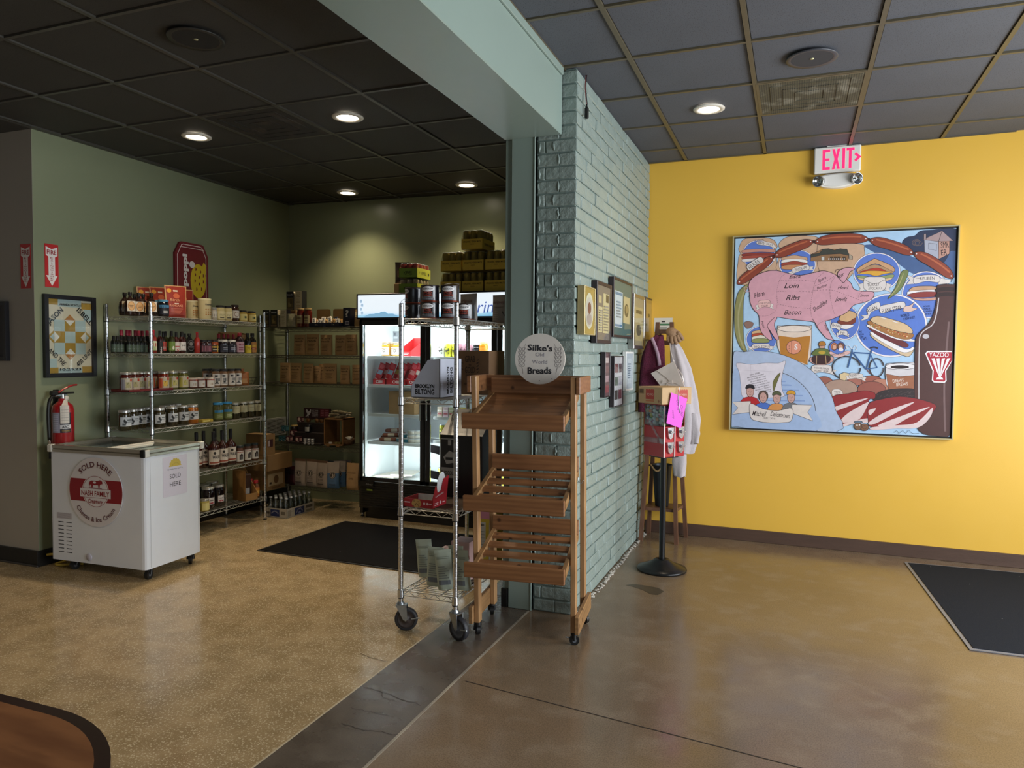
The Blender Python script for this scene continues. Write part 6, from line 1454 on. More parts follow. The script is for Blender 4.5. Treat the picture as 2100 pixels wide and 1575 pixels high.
bput('herb', mk_herb, 598, 4, 'crumpled olive snack bag leaning before the small brown box', None, y=5.74)
mk_sauce = lambda: jar(.038, .175, '5c1a12', '8f7a50', 'b0a077', (.18, .62), 1.0, [(-.024, .075, .024, .088, '6c5c40'), (-.02, .055, .02, .06, '4a3c2c'), (-.03, .034, .03, .038, '8a7a5c')], 'pasta_sauce_jar')
bput('sauce', mk_sauce, 617.5, 4, 'left red pasta sauce jar on the back rack top shelf', 'pasta sauce jars', y=5.75)
bput('sauce', mk_sauce, 632, 4, 'right red pasta sauce jar on the back rack top shelf', 'pasta sauce jars', y=5.75)
def mk_disp(seed):
 def f():
  t = thing('display_tray', 'x', 'tray'); m = mat('navy_card', '141a33', 0.45, var=0.04); k = mat('kraft_lining', 'a5834f', 0.7, var=0.05)
  mb = tray(.155, .12, .035, .003, m); mb.build('tray_base', t)
  mb = MB(); fr = frame((0, .058, 0)); bp = [(-.077, 0)] + [(-.077 + .018 - .018 * cos(a), .15 + .018 * sin(a)) for a in (0, .5, 1.1, 1.57)] + [(.077 - .018 + .018 * cos(a), .15 + .018 * sin(a)) for a in (1.57, 1.1, .5, 0)] + [(.077, 0)]
  mb.prism(bp, fr, k, -.003, 0, m); mb.build('back_card', t)
  mb = MB(); draw(mb, frame((0, -.06, 0)), [('T', '2', -.006, .012, .014, .008, 'd8d4c8'), ('T', 'ML', .012, .012, .009, .014, 'd8d4c8')], .0004); mb.build('print', t)
  r = random.Random(seed)
  for i in range(6):
   mb = MB(); wcol = ('ded9cc', 'c49a5c', 'd8d4cc', '1c2234')[i % 4]; mb.box((-.021, -.006, 0), (.021, .006, .062), ink(wcol, .45), .003)
   draw(mb, frame((0, -.006, 0)), [('T', '2', 0, .022, .026, .02, '1a2036' if wcol != '1c2234' else 'd8d4cc'), (-.018, .006, .012, .012, '8a8478')], .0002)
   o = mb.build('packet', t); o.location = (-.055 + i * .022, -.03 + r.uniform(0, .05), .006 + r.uniform(0, .03)); o.rotation_euler = (-.25, r.uniform(-.4, .4), r.uniform(-.2, .2))
  return t
 return f
bput('disp1', mk_disp(3), 656, 4, 'left navy card tray of small snack packets on the back rack', 'snack display trays', y=5.76)
bput('disp2', mk_disp(8), 690, 4, 'right navy card tray of small snack packets on the back rack', 'snack display trays', y=5.76)
mk_q = lambda: carton(.075, .11, .175, mat('navy_card', '141a33', 0.45, var=0.04), [('T', '?', .006, .09, .06, .035, 'd8d6d0'), (-.01, .018, .028, .05, 'b8b4b8'), (-.006, .024, .024, .044, '55536a')], name='tall_box')
bput('qbox', mk_q, 717.5, 4, 'tall navy box with white mark on the back rack by fridge', None, y=5.80)
mk_tb = lambda: pouch(.075, .165, .05, mat('tan_pouch_film', 'ab8a55', 0.5, var=0.06), [(-.025, .09, .025, .14, 'cdbd92'), (-.02, .10, .02, .104, '6b5a3c')], seed=12)
bput('tanb', mk_tb, 731, 4, 'tan pouch squeezed between the navy box and the fridge', None, y=5.84)
KA = [('T', 'PICHETTE', 0, .128, .010, .085, '4a3220'), ('T', 'ranch', 0, .105, .014, .075, '3c2818')] + [(-.03 + (k % 2) * .006, .082 - k * .011, .03 - (k % 3) * .006, .085 - k * .011, '5e432a') for k in range(5)]
def mk_kraft(w_, h_, seed):
 s_ = h_ / .165; return lambda: pouch(w_, h_, .055, M_KRAFT, [tuple([a[0], a[1], a[2] * 1, a[3] * s_, a[4] * s_, a[5] * w_ / .11, a[6]]) if a[0] == 'T' else (a[0] * w_ / .11, a[1] * s_, a[2] * w_ / .11, a[3] * s_, a[4]) for a in KA], 'kraft_pouch', seed=seed, flare=.02)
for i, (u, w_, s_) in enumerate(((615, .105, 1), (641.5, .118, 2), (669.5, .108, 3), (699, .092, 4), (721, .10, 5))):
 bput('kr%d' % (i % 3), mk_kraft(.108, .178, i), u, 3, '%s kraft coffee pouch on the second shelf of the back rack' % ORD[i], 'kraft pouches on the back rack', y=5.75 + (i % 2) * .012, rz=random.uniform(-.08, .08), scale=(w_ / .088, 1, 1.08 * (1.0, 1.03, .99, .97, 1.0)[i]))
for i, (u, y_, sx_, sz_) in enumerate(((585, 5.77, .9, 1.0), (607.5, 5.75, 1.05, 1.0), (633, 5.76, .86, .98), (651, 5.83, .62, .86), (661, 5.85, .55, .95), (677, 5.75, 1.1, 1.0), (708, 5.76, .8, .92), (733, 5.78, .8, .95))):
 bput('kr%d' % (i % 3), mk_kraft(.108, .178, i), u, 2, '%s kraft coffee pouch on the third shelf of the back rack' % ordl(i, 8), 'kraft pouches on the back rack', y=y_, rz=random.uniform(-.12, .12), scale=(sx_ * 1.18, .9, sz_ * 1.06))
# display stand level
mk_roost = lambda: carton(.31, .02, .105, mat('maroon_print_card', '2e1218', 0.5, var=0.05), [('P', [(-.135, .02), (-.115, .03), (-.112, .05), (-.13, .075), (-.122, .092), (-.108, .085), (-.10, .07), (-.085, .072), (-.078, .095), (-.066, .088), (-.07, .06), (-.084, .04), (-.098, .03), (-.098, .012), (-.106, .012), (-.106, .026), (-.125, .018)], 'b9b6b8')] + [('T', s_, -.02, .078 - k * .018, .010, .075, 'a8a0a2') for k, s_ in enumerate(('NOT YOUR', 'WITHOUT', 'FERRER', 'DIRTY'))] + [(.04, .018, .145, .098, '5a1726')] + [(.05 + (k % 2) * .05, .085 - k // 2 * .017, .085 + (k % 2) * .05, .089 - k // 2 * .017, '9c5a68') for k in range(8)], name='header_card')
bput('roost', mk_roost, 651, 1, 'dark red header card with white rooster on the display', None, y=5.96, dz=.235)
mb = MB(); mst = mat('dark_wood_step', '241a16', 0.6, var=0.1)
for k in range(3): mb.box((-.19, -.10 + k * .07, 0), (.19, -.03 + k * .07, .015 + k * .09), mst, .002)
o = mb.build('step_riser', None, (backx(632, 1, 5.86), 5.90, LB[1] + .001)); tag(o, 'dark stepped riser for small soaps on the back rack', 'riser')
def mk_sbox(c, a, tt): return lambda: carton(.052, .05, .052, mat('soapbox_' + c, c, 0.5, var=0.05), [('D', 0, .028, .017, .018, a), ('D', 0, .032, .010, .009, tt), (.008, .004, .02, .014, 'c9c0c0')], [(-.02, .01, .02, .04, a)], name='soap_box')
SO = [(579, 0, .016, 't', 'teal soap box at the lower left of the stepped riser'), (586, 0, .016, 't', 'second teal soap box low on the stepped riser'), (585, 1, .106, 't', 'teal soap box on the middle step of riser'), (593.5, 0, .016, 'p', 'left pink-faced soap box in the front row of riser'), (612.5, 0, .016, 'p', 'right pink-faced soap box in the front row of riser'), (602, 1, .070, 'p', 'pink-faced soap box on top of the front two'), (617, 2, .196, 'p', 'pale pink soap box beside the amber tins'),]
for u, st, dz, c, lb in SO:
 bput('sb_' + c, mk_sbox('2f5c66', '4f8590', '2a4a58') if c == 't' else mk_sbox('4a2028', 'c9a29a', 'd8c8bc'), u, 1, lb, 'small soap boxes', y=5.83 + st * .07 - (.01 if dz == .070 else 0), dz=dz if dz != .070 else .0695)
mk_gj = lambda: jar(.040, .062, '2c2018', '9a8448', None, name='balm_jar', cat='jar')
bput('gj', mk_gj, 604, 1, 'dark jar with gold lid on the middle riser step', None, y=5.93, dz=.106)
mk_wj = lambda: jar(.034, .075, '101214', '101012', 'b9bab8', (.2, .75), .8, [(-.012, .02, .004, .05, '4a4c4c')], name='candle_jar')
bput('wj', mk_wj, 633, 1, 'black candle jar with pale label on the riser', None, y=5.885, dz=.106)
mk_cup = lambda: vessel('tin_cup', 'cup', [(0, 0), (.012, 0), (.017, .018), (.0165, .018), (.0, .004)], mat('white_tin', 'c9c9cb', 0.35, 0.3, var=0.03), None, None, None, n=10)
for k in range(9): bput('cup', mk_cup, 626 + (k % 3) * 7.5, 1, 'small white tin cup, %s row, %s of the cluster on the riser' % (['bottom', 'middle', 'top'][k // 3], ['left', 'centre', 'right'][k % 3]), 'cluster of white tin cups', y=5.80, dz=.002 + (k // 3) * .019)
mk_amb = lambda: vessel('round_tin', 'tin', [(0, 0), (.022, 0), (.022, .02), (0, .02)], mat('amber_tin', '7a5630', 0.4, 0.4, var=0.1), None, None, None, n=14)
for k, (u, dz, y_) in enumerate(((634, .197, 5.97), (652, .197, 5.97), (661, .197, 5.97), (642, .222, 5.98))):
 o = bput('amb', mk_amb, u, 1, '%s round amber tin standing on edge atop the riser' % ORD[k], 'amber tins', y=y_, dz=dz + .022); o.rotation_euler = (pi / 2, 0, 0)
# wooden crate with its contents
cr_ = thing('wooden_crate', 'open slatted wooden crate lying on its side on back rack', 'crate', (backx(695, 1, 5.85), 5.86, LB[1] + .002))
M_CRW = mat('crate_pine', '7e5a32', 0.6, var=0.14, scale=7, stretch=(1, 1, 6))
cw, chh, cdp = .215, .265, .20
for nm, a, c in (('side_board', (-cw / 2, -cdp / 2, .012), (-cw / 2 + .012, cdp / 2, chh)), ('side_board', (cw / 2 - .012, -cdp / 2, .012), (cw / 2, cdp / 2, chh)), ('bottom_board', (-cw / 2, -cdp / 2, .012), (cw / 2, cdp / 2, .024)), ('top_board', (-cw / 2, -cdp / 2, chh - .012), (cw / 2, cdp / 2, chh))):
 mb = MB(); mb.box(a, c, M_CRW, .002); mb.build(nm, cr_)
for k in range(4): mb = MB(); x = -cw / 2 + .03 + k * .052; mb.box((x - .014, cdp / 2 - .008, .02), (x + .014, cdp / 2, chh - .01), M_CRW, .001); mb.build('back_slat', cr_)
for k in (0, 1): mb = MB(); x = -cw / 2 + .045 + k * .11; mb.box((x - .018, -cdp / 2, 0), (x + .018, -cdp / 2 + .012, .013), M_CRW, .001); mb.build('foot_block', cr_)
def mk_pile(seed, cols, w_, d_, h_, n_):
 def f():
  t = thing('packet_pile', 'x', 'packets'); r = random.Random(seed)
  for i in range(n_):
   mb = MB(); c_ = r.choice(cols); mb.box((-.035, -.02, -.007), (.035, .02, .007), mat('foil_' + c_, c_, 0.35, var=0.3, scale=80), .005)
   draw(mb, frame((0, -.02, 0)), [(-.02, -.003, .02, .003, '6d6450')], .0004)
   o = mb.build('packet', t); k = i / n_; o.location = (r.uniform(-w_ / 2, w_ / 2), r.uniform(-d_ / 2, d_ / 2), .008 + k * h_); o.rotation_euler = (r.uniform(-.25, .25), r.uniform(-.2, .2), r.uniform(-.5, .5))
  return t
 return f
bput('pile', mk_pile(3, ['9a8f72', '7b7158', 'b0a688'], .18, .07, .055, 26), 695, 1, 'heap of foil-wrapped packets on top of the wooden crate', None, y=5.84, dz=.270)
mb = MB(); mb.lathe([(0, .0), (.045, 0), (.056, .05), (.052, .05), (.043, .006), (0, .006)], mat('wicker', '5a4026', 0.8, var=0.3, scale=60, bump=0.9, bscale=200), 18); o = mb.build('wicker_basket', None, (backx(716, 1, 5.82), 5.82, LB[1] + .028)); tag(o, 'small brown wicker basket inside the wooden crate', 'basket')
mb = MB(); rr_ = random.Random(6)
for i in range(7):
 a = rr_.uniform(0, 6.28); mb.path(cr([(rr_.uniform(-.03, .03), rr_.uniform(-.03, .03), .03), (rr_.uniform(-.04, .04), rr_.uniform(-.03, .03), .06), (rr_.uniform(-.04, .04), rr_.uniform(-.03, .03), .045)], 4), .006, ink('c9c4b8', .5), 5)
o = mb.build('tissue_shreds', None, (backx(716, 1, 5.82), 5.82, LB[1] + .035)); o['kind'] = 'stuff'; tag(o, 'white tissue shreds filling the small wicker basket', 'tissue')
mk_gold = lambda: vessel('gold_tin', 'tin', [(0, 0), (.018, 0), (.020, .004), (.020, .014), (.018, .017), (0, .017)], mat('gold_lid', '9a8a52', 0.3, 0.8, var=0.05), None, None, None, n=14)
for k, (u, dz) in enumerate(((669, 0), (690, 0), (697, 0))): bput('goldt', mk_gold, u, 1, '%s little gold tin on the crate floor' % ORD[k], 'little gold tins', y=5.80, dz=.025)
mk_wc = lambda: carton(.03, .02, .016, ink('c4c2bc', .4), [], name='small_packet')
bput('wc', mk_wc, 678, 1, 'small white packet between gold tins in the crate', None, y=5.79, dz=.025, rz=.3)
# bottom shelf: coffee bags
CA = [('D', .0, .125, .030, .030, '2a2220'), ('D', .0, .125, .026, .026, 'a79c90'), ('D', .0, .125, .021, .021, '2a2220'), ('P', [(-.008, .112), (.010, .11), (.012, .13), (.002, .142), (-.008, .135), (-.002, .125)], 'a79c90'), (-.055, .123, -.031, .127, '6b5f58'), (.031, .123, .055, .127, '6b5f58')]
CAF = CA + [('T', 'HOUSE', 0, .068, .016, .055, '6b5f58'), (-.028, .055, .028, .058, '6b5f58'), (-.032, .034, .032, .042, '3a302c')]
M_CW = mat('cream_coffee_bag', '9d9084', 0.55, var=0.05, bump=0.25, bscale=25); M_CB = mat('blue_coffee_bag', '4a6c90', 0.5, var=0.05, bump=0.25, bscale=25)
mk_cw = lambda: pouch(.120, .255, .07, M_CW, CAF, 'coffee_bag', 'coffee bag', seed=21, topm=mat('brown_tin_tie', '5c4230', .6, var=.05), topz=.95)
mk_cb = lambda: pouch(.118, .245, .07, M_CB, CA[:3] + CA[3:4] + [(-.03, .035, .03, .045, '33475c'), (-.025, .07, .02, .076, '3d5570')], 'coffee_bag', 'coffee bag', seed=23, topm=M_CW, topz=.60)
for i, (u, y_) in enumerate(((616, 5.76), (640, 5.78), (662, 5.75))): bput('cofw', mk_cw, u, 0, '%s cream coffee bag on the bottom of the back rack' % ordl(i, 3), 'cream coffee bags', y=y_, rz=.05 - i * .03)
for i, (u, y_) in enumerate(((684, 5.76), (697, 5.86), (708, 5.94))): bput('cofb', mk_cb, u, 0, ['front blue coffee bag on the bottom of the back rack', 'middle blue coffee bag behind the front one', 'rearmost blue coffee bag on the bottom of the back rack'][i], 'blue coffee bags', y=y_, rz=.25)
mk_ck = lambda: pouch(.13, .25, .09, M_KRAFT, [('T', 'COFFEE', 0, .10, .015, .05, '5a3c22'), (-.045, .155, .045, .158, '6b4c2e'), (-.045, .163, .045, .166, '6b4c2e')], 'coffee_bag', 'coffee bag', seed=25)
bput('ckr', mk_ck, 724, 0, 'brown kraft coffee bag beside the fridge on the bottom shelf', None, y=5.77)
mk_ref = lambda: pouch(.085, .22, .07, mat('dark_red_bag', '4a1c20', 0.4, var=0.1), [(-.03, .10, .03, .15, '2a1014')], 'coffee_bag', 'coffee bag', seed=27, topm=mat('grey_tin_tie', '7c7874', .5, var=.05), topz=.86)
bput('redb', mk_ref, 592, 0, 'dark red coffee bag beside the cream bags', None, y=5.80); bput('redb', mk_ref, 601.5, 0, 'dark red coffee bag tucked against the cream bags', None, y=5.77)
mk_dark_gift = lambda: carton(.30, .10, .20, mat('dark_blue_carton', '1c2430', 0.5, var=0.1), [(-.14, .15, .02, .19, '3a4250')], name='carton')
bput('dgift', mk_dark_gift, 690, 0, 'dark blue carton behind the coffee bags', None, y=6.05)
# ---- shipping cartons stacked in the corner
def ctn(nm, u0, u1, z0, z1, yf, u2, fr_, rt, label, tape='9a8050'):
 x0, x1 = xpx(u0, yf, z0), xpx(u1, yf, z0); w_ = x1 - x0; d = ypx(u2, x1, (z0 + z1) / 2) - yf
 t = carton(w_, d, z1 - z0, M_CARD, [], fr_(d, z1 - z0), name='shipping_box', flaps=tape); t.location = ((x0 + x1) / 2, yf + d / 2, z0); t['label'] = label; t['group'] = 'cardboard boxes in the corner'; return t
zc = lambda v, y: at(565, v, y=y).z
zA, zB, zC, zD = LB[0] + .002, zc(968, 5.36), zc(936, 5.33), zc(893, 5.33)
ctn('a', 497, 548, zA, zB, 5.38, 584, lambda w_, h_: [(-w_ * .44, h_ * .22, w_ * .40, h_ * .8, 'b39c78'), ('D', 0, h_ * .5, w_ * .14, h_ * .2, '6a4a2c'), ('T', 'ORGANIC', .0, h_ * .06, h_ * .1, w_ * .5, '5c4024'), (-w_ * .38, h_ * .3, -w_ * .26, h_ * .4, '3a2a1a')], [], 'lowest brown carton with pale label, corner stack beside back rack')
ctn('b', 497, 549, zB + .001, zC, 5.34, 599, lambda w_, h_: [], [], 'middle plain brown carton of the corner stack')
ctn('c', 505, 547, zC + .001, zD, 5.34, 564, lambda w_, h_: [(-w_ * .4, h_ * .38, w_ * .25, h_ * .75, '3a1218'), (-w_ * .3, h_ * .42, -w_ * .15, h_ * .7, 'b8a8a4')], [], 'top brown carton with a dark red label, corner stack')
# ---- case of glass water bottles on the floor
wl = at(548, 1056, z=0); wf_ = at(588, 1064, z=0); wr = at(645, 1046, z=0)
ux = (V((wr.x - wf_.x, wr.y - wf_.y, 0))); Lw = ux.length; ang = math.atan2(ux.y, ux.x)
vv = V((wl.x - wf_.x, wl.y - wf_.y, 0)); Dw = .24
cs = thing('water_bottle_case', 'shrink-wrapped case of clear water bottles on the floor by rack', 'bottle case', (wf_.x, wf_.y, 0), ang)
Lw = .40
hW = .085
mb = MB(); mW = mat('white_print_card', 'a9a49a', 0.5, var=0.04)
for a, c in (((0, 0, 0), (Lw, .003, hW)), ((0, Dw - .003, 0), (Lw, Dw, hW)), ((0, 0, 0), (.003, Dw, hW)), ((Lw - .003, 0, 0), (Lw, Dw, hW)), ((0, 0, 0), (Lw, Dw, .003))): mb.box(a, c, mW)
mb.build('tray', cs)
mb = MB(); fr1 = frame((0, 0, 0), (1, 0, 0)); navy = '1c2a5c'
draw(mb, fr1, [(.11, .012, .25, .074, navy), (.275, .045, .37, .07, '55504c'), (.275, .012, .36, .03, '7a756c'), (.015, .015, .06, .07, '8a857c')], .0003)
mb.text('MOUNTAIN', fr1, 0, 0, .012, ink('c9c9d8'), w=.10, off=.002, arc=(.18, .018, .036, pi / 2, 1)); mb.poly(ell(.18, .02, .018, .016, 12, 0, pi), fr1, ink('7c86b8'), .002)
fr2 = frame((0, Dw, 0), (0, -1, 0)); draw(mb, fr2, [(.06, .012, .16, .074, navy), (.175, .03, .22, .06, '6a655c'), (.01, .03, .05, .05, '55504c')], .0003)
mb.text('MOUNTAIN', fr2, 0, 0, .012, ink('c9c9d8'), w=.075, off=.002, arc=(.11, .018, .034, pi / 2, 1)); mb.build('print', cs)
M_CLR = glass_mat('clear_bottle', 'eef3f3', alpha=0.5)
bm = MB(); bm.lathe([(.001, .004), (.027, .004), (.029, .02), (.029, .11), (.024, .145), (.013, .185), (.013, .20)], M_CLR, 12); bm.lathe([(.015, .198), (.015, .215), (0, .216)], mat('silver_cap', 'a9abb0', 0.3, 0.6, var=0), 10); bme = bm.mesh('bottle')
for i in range(6):
 for j in range(4):
  o = bpy.data.objects.new('bottle', bme); COL.objects.link(o); o.parent = cs; o.location = (.036 + i * .0655, .033 + j * .058, .003); o.scale = (1, 1, .83)
mb = MB(); M_FILM = glass_mat('shrink_film', 'f2f4f4', alpha=0.22)
mb.add([(0, -.001, .05), (Lw, -.001, .05), (Lw, .02, .16), (0, .02, .16), (.02, Dw - .02, .182), (Lw - .02, Dw - .02, .182), (.03, .03, .185), (Lw - .03, .03, .185)], [(0, 1, 2, 3), (3, 2, 7, 6), (6, 7, 5, 4)], M_FILM); mb.build('shrink_film', cs)
# ================================================================ three-door merchandiser fridge
FX0, FX1, FYF, FYB = -3.650, -1.640, 5.60, 6.21
PIT = 0.668
fg = thing('display_fridge', 'black three-door glass drinks fridge with lit header and white interior', 'fridge')
M_FBLK = mat('fridge_black', '0f0f10', 0.3, var=0.04, scale=10)
M_LINER = mat('fridge_liner', 'e9edec', 0.45, var=0.01)
mb = MB()
mb.box((FX0, FYF + .03, .05), (FX0 + .03, FYB, 1.80), M_FBLK); mb.box((FX1 - .03, FYF + .03, .05), (FX1, FYB, 1.80), M_FBLK)
mb.box((FX0, FYF + .03, 1.765), (FX1, FYB, 1.80), M_FBLK); mb.box((FX0, FYF + .02, .10), (FX1, FYB, .345), M_FBLK); mb.box((FX0, FYB - .02, .05), (FX1, FYB, 1.80), M_FBLK)
mb.box((FX0 + .03, FYF + .08, .0), (FX1 - .03, FYB - .02, .10), M_FBLK); mb.box((FX0 + .01, FYF + .05, 1.80), (FX1 - .01, FYB, 2.015), M_FBLK); mb.build('cabinet', fg)
mb = MB(); mb.box((FX0 + .03, FYB - .028, .345), (FX1 - .03, FYB - .02, 1.765), M_LINER); mb.box((FX0 + .03, FYF + .05, .345), (FX1 - .03, FYB - .02, .352), M_LINER); mb.box((FX0 + .03, FYF + .05, 1.758), (FX1 - .03, FYB - .02, 1.765), M_LINER)
mb.box((FX0 + .03, FYF + .06, .345), (FX0 + .036, FYB - .02, 1.765), M_LINER); mb.box((FX1 - .036, FYF + .06, .345), (FX1 - .03, FYB - .02, 1.765), M_LINER); mb.build('liner', fg)
M_LED = mat('led_strip', 'f4fbff', 0.5, var=0, emit=7.0)
M_PANEG = glass_mat('fridge_glass', 'f6fbfb', alpha=0.03)
for k in range(3):
 a = FX0 + PIT * k + .012; b2 = a + PIT - .014
 d = bpy.data.objects.new('door', None); COL.objects.link(d); d.parent = fg
 mb = MB(); z0, z1 = .352, 1.79
 x0, x1 = (a, b2)
 fwl, fwr = (.030 if k == 0 else .040), (.040)
 for p, q in (((x0, FYF, z0), (x0 + fwl, FYF + .03, z1)), ((x1 - fwr, FYF, z0), (x1, FYF + .03, z1)), ((x0, FYF, z0), (x1, FYF + .03, z0 + .035)), ((x0, FYF, z1 - .045), (x1, FYF + .03, z1))): mb.box(p, q, M_FBLK, .003)
 mb.box((x0 + fwl, FYF + .006, z0 + .035), (x0 + fwl + .004, FYF + .02, z1 - .045), M_CHROME); mb.build('door_frame', d)
 mb = MB(); mb.box((x0 + fwl, FYF + .012, z0 + .035), (x1 - fwr, FYF + .017, z1 - .045), M_PANEG); mb.build('pane', d)
 mb = MB(); hx = x1 - .022 if k == 0 else x0 + .022
 mb.tube((hx, FYF - .028, .92), (hx, FYF - .028, 1.18), .007, M_CHROME, 8)
 for zz in (.93, 1.17): mb.tube((hx, FYF - .028, zz), (hx, FYF, zz), .006, M_CHROME, 6)
 mb.build('handle', d)
 cx = (x0 + x1) / 2
 mb = MB(); mb.box((x0 + .045, FYF + .045, 1.742), (x1 - .045, FYF + .065, 1.756), M_LED); mb.build('led_lamp', fg)
 light('AREA', 'fridge_lamp', (cx, FYF + .07, 1.735), 4.6, (.93, .98, 1.0), .56, .05, (0, .55, -1))
 light('AREA', 'fridge_lamp', (cx, FYF + .06, .40), 2.4, (.93, .98, 1.0), .56, .05, (0, .8, .6))
 if k < 2:
  mb = MB(); mb.box((b2 - .01, FYF + .035, .35), (b2 + .025, FYF + .06, 1.765), M_LINER); mb.box((b2 - .012, FYF + .06, .4), (b2 - .006, FYF + .075, 1.72), M_LED); mb.box((b2 + .020, FYF + .06, .4), (b2 + .026, FYF + .075, 1.72), M_LED); mb.build('mullion', fg)
YS = 5.72
ZS1 = [at(800, v, y=YS).z for v in (731, 789.5, 849.5, 907)]
ZS2 = [at(930, v, y=YS).z for v in (733, 788, 856, 905)]
for k in range(3):
 a = FX0 + PIT * k + .045; b2 = a + PIT - .07
 for z in (ZS1 if k == 0 else ZS2):
  mb = MB(); mb.box((a, YS - .03, z - .004), (b2, FYB - .04, z), M_WHITE); mb.box((a, YS - .034, z - .022), (b2, YS - .028, z + .004), mat('shelf_ticket_rail', 'c5c9c8', 0.4, var=0.02), .001); mb.build('shelf', fg)
# lit header
mb = MB(); zt0, zt1 = 1.800, 2.022
mb.box((FX0 - .006, FYF - .02, zt0), (FX1 + .006, FYF + .05, zt1), M_FBLK, .004); mb.build('header_frame', fg)
def header_mat():
 m, nt, b, o = new_mat('lit_header_print'); b.inputs['Roughness'].default_value = 0.3
 n = noise_n(nt, o, 3.5, 5); sx = nt.nodes.new('ShaderNodeSeparateXYZ'); nt.links.new(o, sx.inputs[0])
 ad = nt.nodes.new('ShaderNodeMath'); ad.operation = 'MULTIPLY_ADD'; ad.inputs[1].default_value = 0.10; nt.links.new(n.outputs['Fac'], ad.inputs[0]); nt.links.new(sx.outputs['Z'], ad.inputs[2])
 c = ramp(nt, ad.outputs[0], [(0.0, '5fa8d8'), (1.0, 'ffffff')]);
 mr = nt.nodes.new('ShaderNodeMapRange'); mr.inputs['From Min'].default_value = 1.86; mr.inputs['From Max'].default_value = 1.93; nt.links.new(ad.outputs[0], mr.inputs['Value'])
 c = ramp(nt, mr.outputs[0], [(0.0, '7dbbe0'), (0.35, 'a9d6ee'), (0.55, 'dfeefa'), (1.0, 'e9f3fb')])
 nt.links.new(c, b.inputs['Base Color']); nt.links.new(c, b.inputs['Emission Color']); b.inputs['Emission Strength'].default_value = 0.95
 return m
mb = MB(); M_HD = header_mat(); fh = frame((0, FYF - .0205, 0)); mb.rect(FX0 + .012, zt0 + .012, FX1 - .012, zt1 - .014, fh, M_HD, .0005); mb.build('header_panel', fg)
mb = MB(); r0 = xpx(980, FYF - .02, 1.9); r1 = xpx(1019, FYF - .02, 1.9)
LB1 = mat('lit_pale_blue', 'b4cfe8', 0.4, var=0, emit=.8); LB2 = mat('lit_mountain_blue', '8cc0e2', 0.4, var=0, emit=.75)
blu = mat('lit_blue_letters', '5a74bc', 0.4, var=0, emit=.7)
mb.text('Drink', fh, (r0 + r1) / 2 - .03, at(1000, 641, y=FYF - .02).z, .100, blu, w=(r1 - r0) * 1.95, off=.002, shear=.2)
mb.stroke(ell(xpx(835, FYF - .02, 1.9), 1.915, .07, .055, 16, 1.4, 4.9), .004, fh, ink('b9c4dc'), .0015)
for k in range(4): mb.poly(ell(FX0 + .045 + (k % 2) * .012, 1.955 - k * .034, .014, .016, 10), fh, LB1, .0012)
for k, (x, hgt) in enumerate(((-3.44, .035), (-3.38, .05), (-3.30, .03), (-3.5, .03))): mb.poly([(x - .09, zt0 + .014), (x + .09, zt0 + .014), (x + .02, zt0 + .014 + hgt), (x - .02, zt0 + .016 + hgt * .9)], fh, LB2, .0012 + k * .0002)
mb.build('header_print', fg)
# grille and badges
for k in range(10):
 mb = MB(); z = .115 + k * .0215; mb.box((FX0 + .02, FYF + .012, z), (FX1 - .02, FYF + .026, z + .012), M_FBLK, .002); mb.build('grille_louver', fg)
mb = MB(); fb = frame((0, FYF - .0005, 0)); x = xpx(757, FYF, .3); mb.box((FX0 + .0, FYF - .0, .30), (FX0 + .16, FYF + .02, .35), M_FBLK, .002); mb.text('Silver', fb, x, at(757, 995, y=FYF).z, .016, ink('9a9a98'), w=.075, off=.001, shear=.4); a = at(758, 1005, y=FYF); mb.rect(a.x - .03, a.z - .007, a.x + .03, a.z + .008, fb, ink('7d8f2c'), .001)
mb.build('badge', fg)
# ---- goods inside
def fput(key, mk, u, z, label, grp=None, y=5.80, rz=0.0, scale=None): return place(key, mk, (xpx(u, y, z), y, z + .001), rz, label, grp, scale)
mk_kim = lambda: jar(.041, .128, 'b5892c', '8a7a66', 'e0d9cc', (.12, .66), 1.2, [('D', 0, .05, .014, .014, '5a4a3a'), (-.03, .068, .03, .072, 'b5892c'), ('D', 0, .05, .009, .009, 'e0d9cc')], 'pickle_jar')
for i, u in enumerate((792, 803.5, 814)): fput('kim', mk_kim, u, ZS1[0], '%s golden pickle jar on the fridge top shelf' % ordl(i, 3), 'golden pickle jars', y=5.78 + (.06 if i == 1 else 0))
def mk_redtray():
 t = thing('display_tray', 'x', 'tray'); m = mat('red_card_bright', 'c0282c', 0.4, var=0.04)
 mb = tray(.15, .22, .045, .003, m, hb=.17); mb.build('carton', t)
 mb = MB(); draw(mb, frame((0, -.11, 0)), [(-.05, .014, .05, .020, 'e8d8d4'), (-.055, .026, .055, .033, 'e8d8d4')], .0003); mb.build('print', t)
 mb = MB(); mb.box((-.06, -.08, .004), (.06, .09, .03), ink('d9c08a'), .004); mb.build('packets', t); return t
fput('rtray', mk_redtray, 845, ZS1[0], 'open red card tray with tall back in fridge top shelf', y=5.88, rz=-.2)
def mk_redbag(c2): return lambda: pouch(.062, .185, .03, mat('red_film', 'c22f38', 0.25, var=0.12, scale=30), [(-.03, .08, .024, .12, c2), ('D', .0, .155, .024, .022, 'd8525a'), (-.028, .03, .03, .036, 'e8c8c8')], 'salami_bag', 'bag', seed=31)
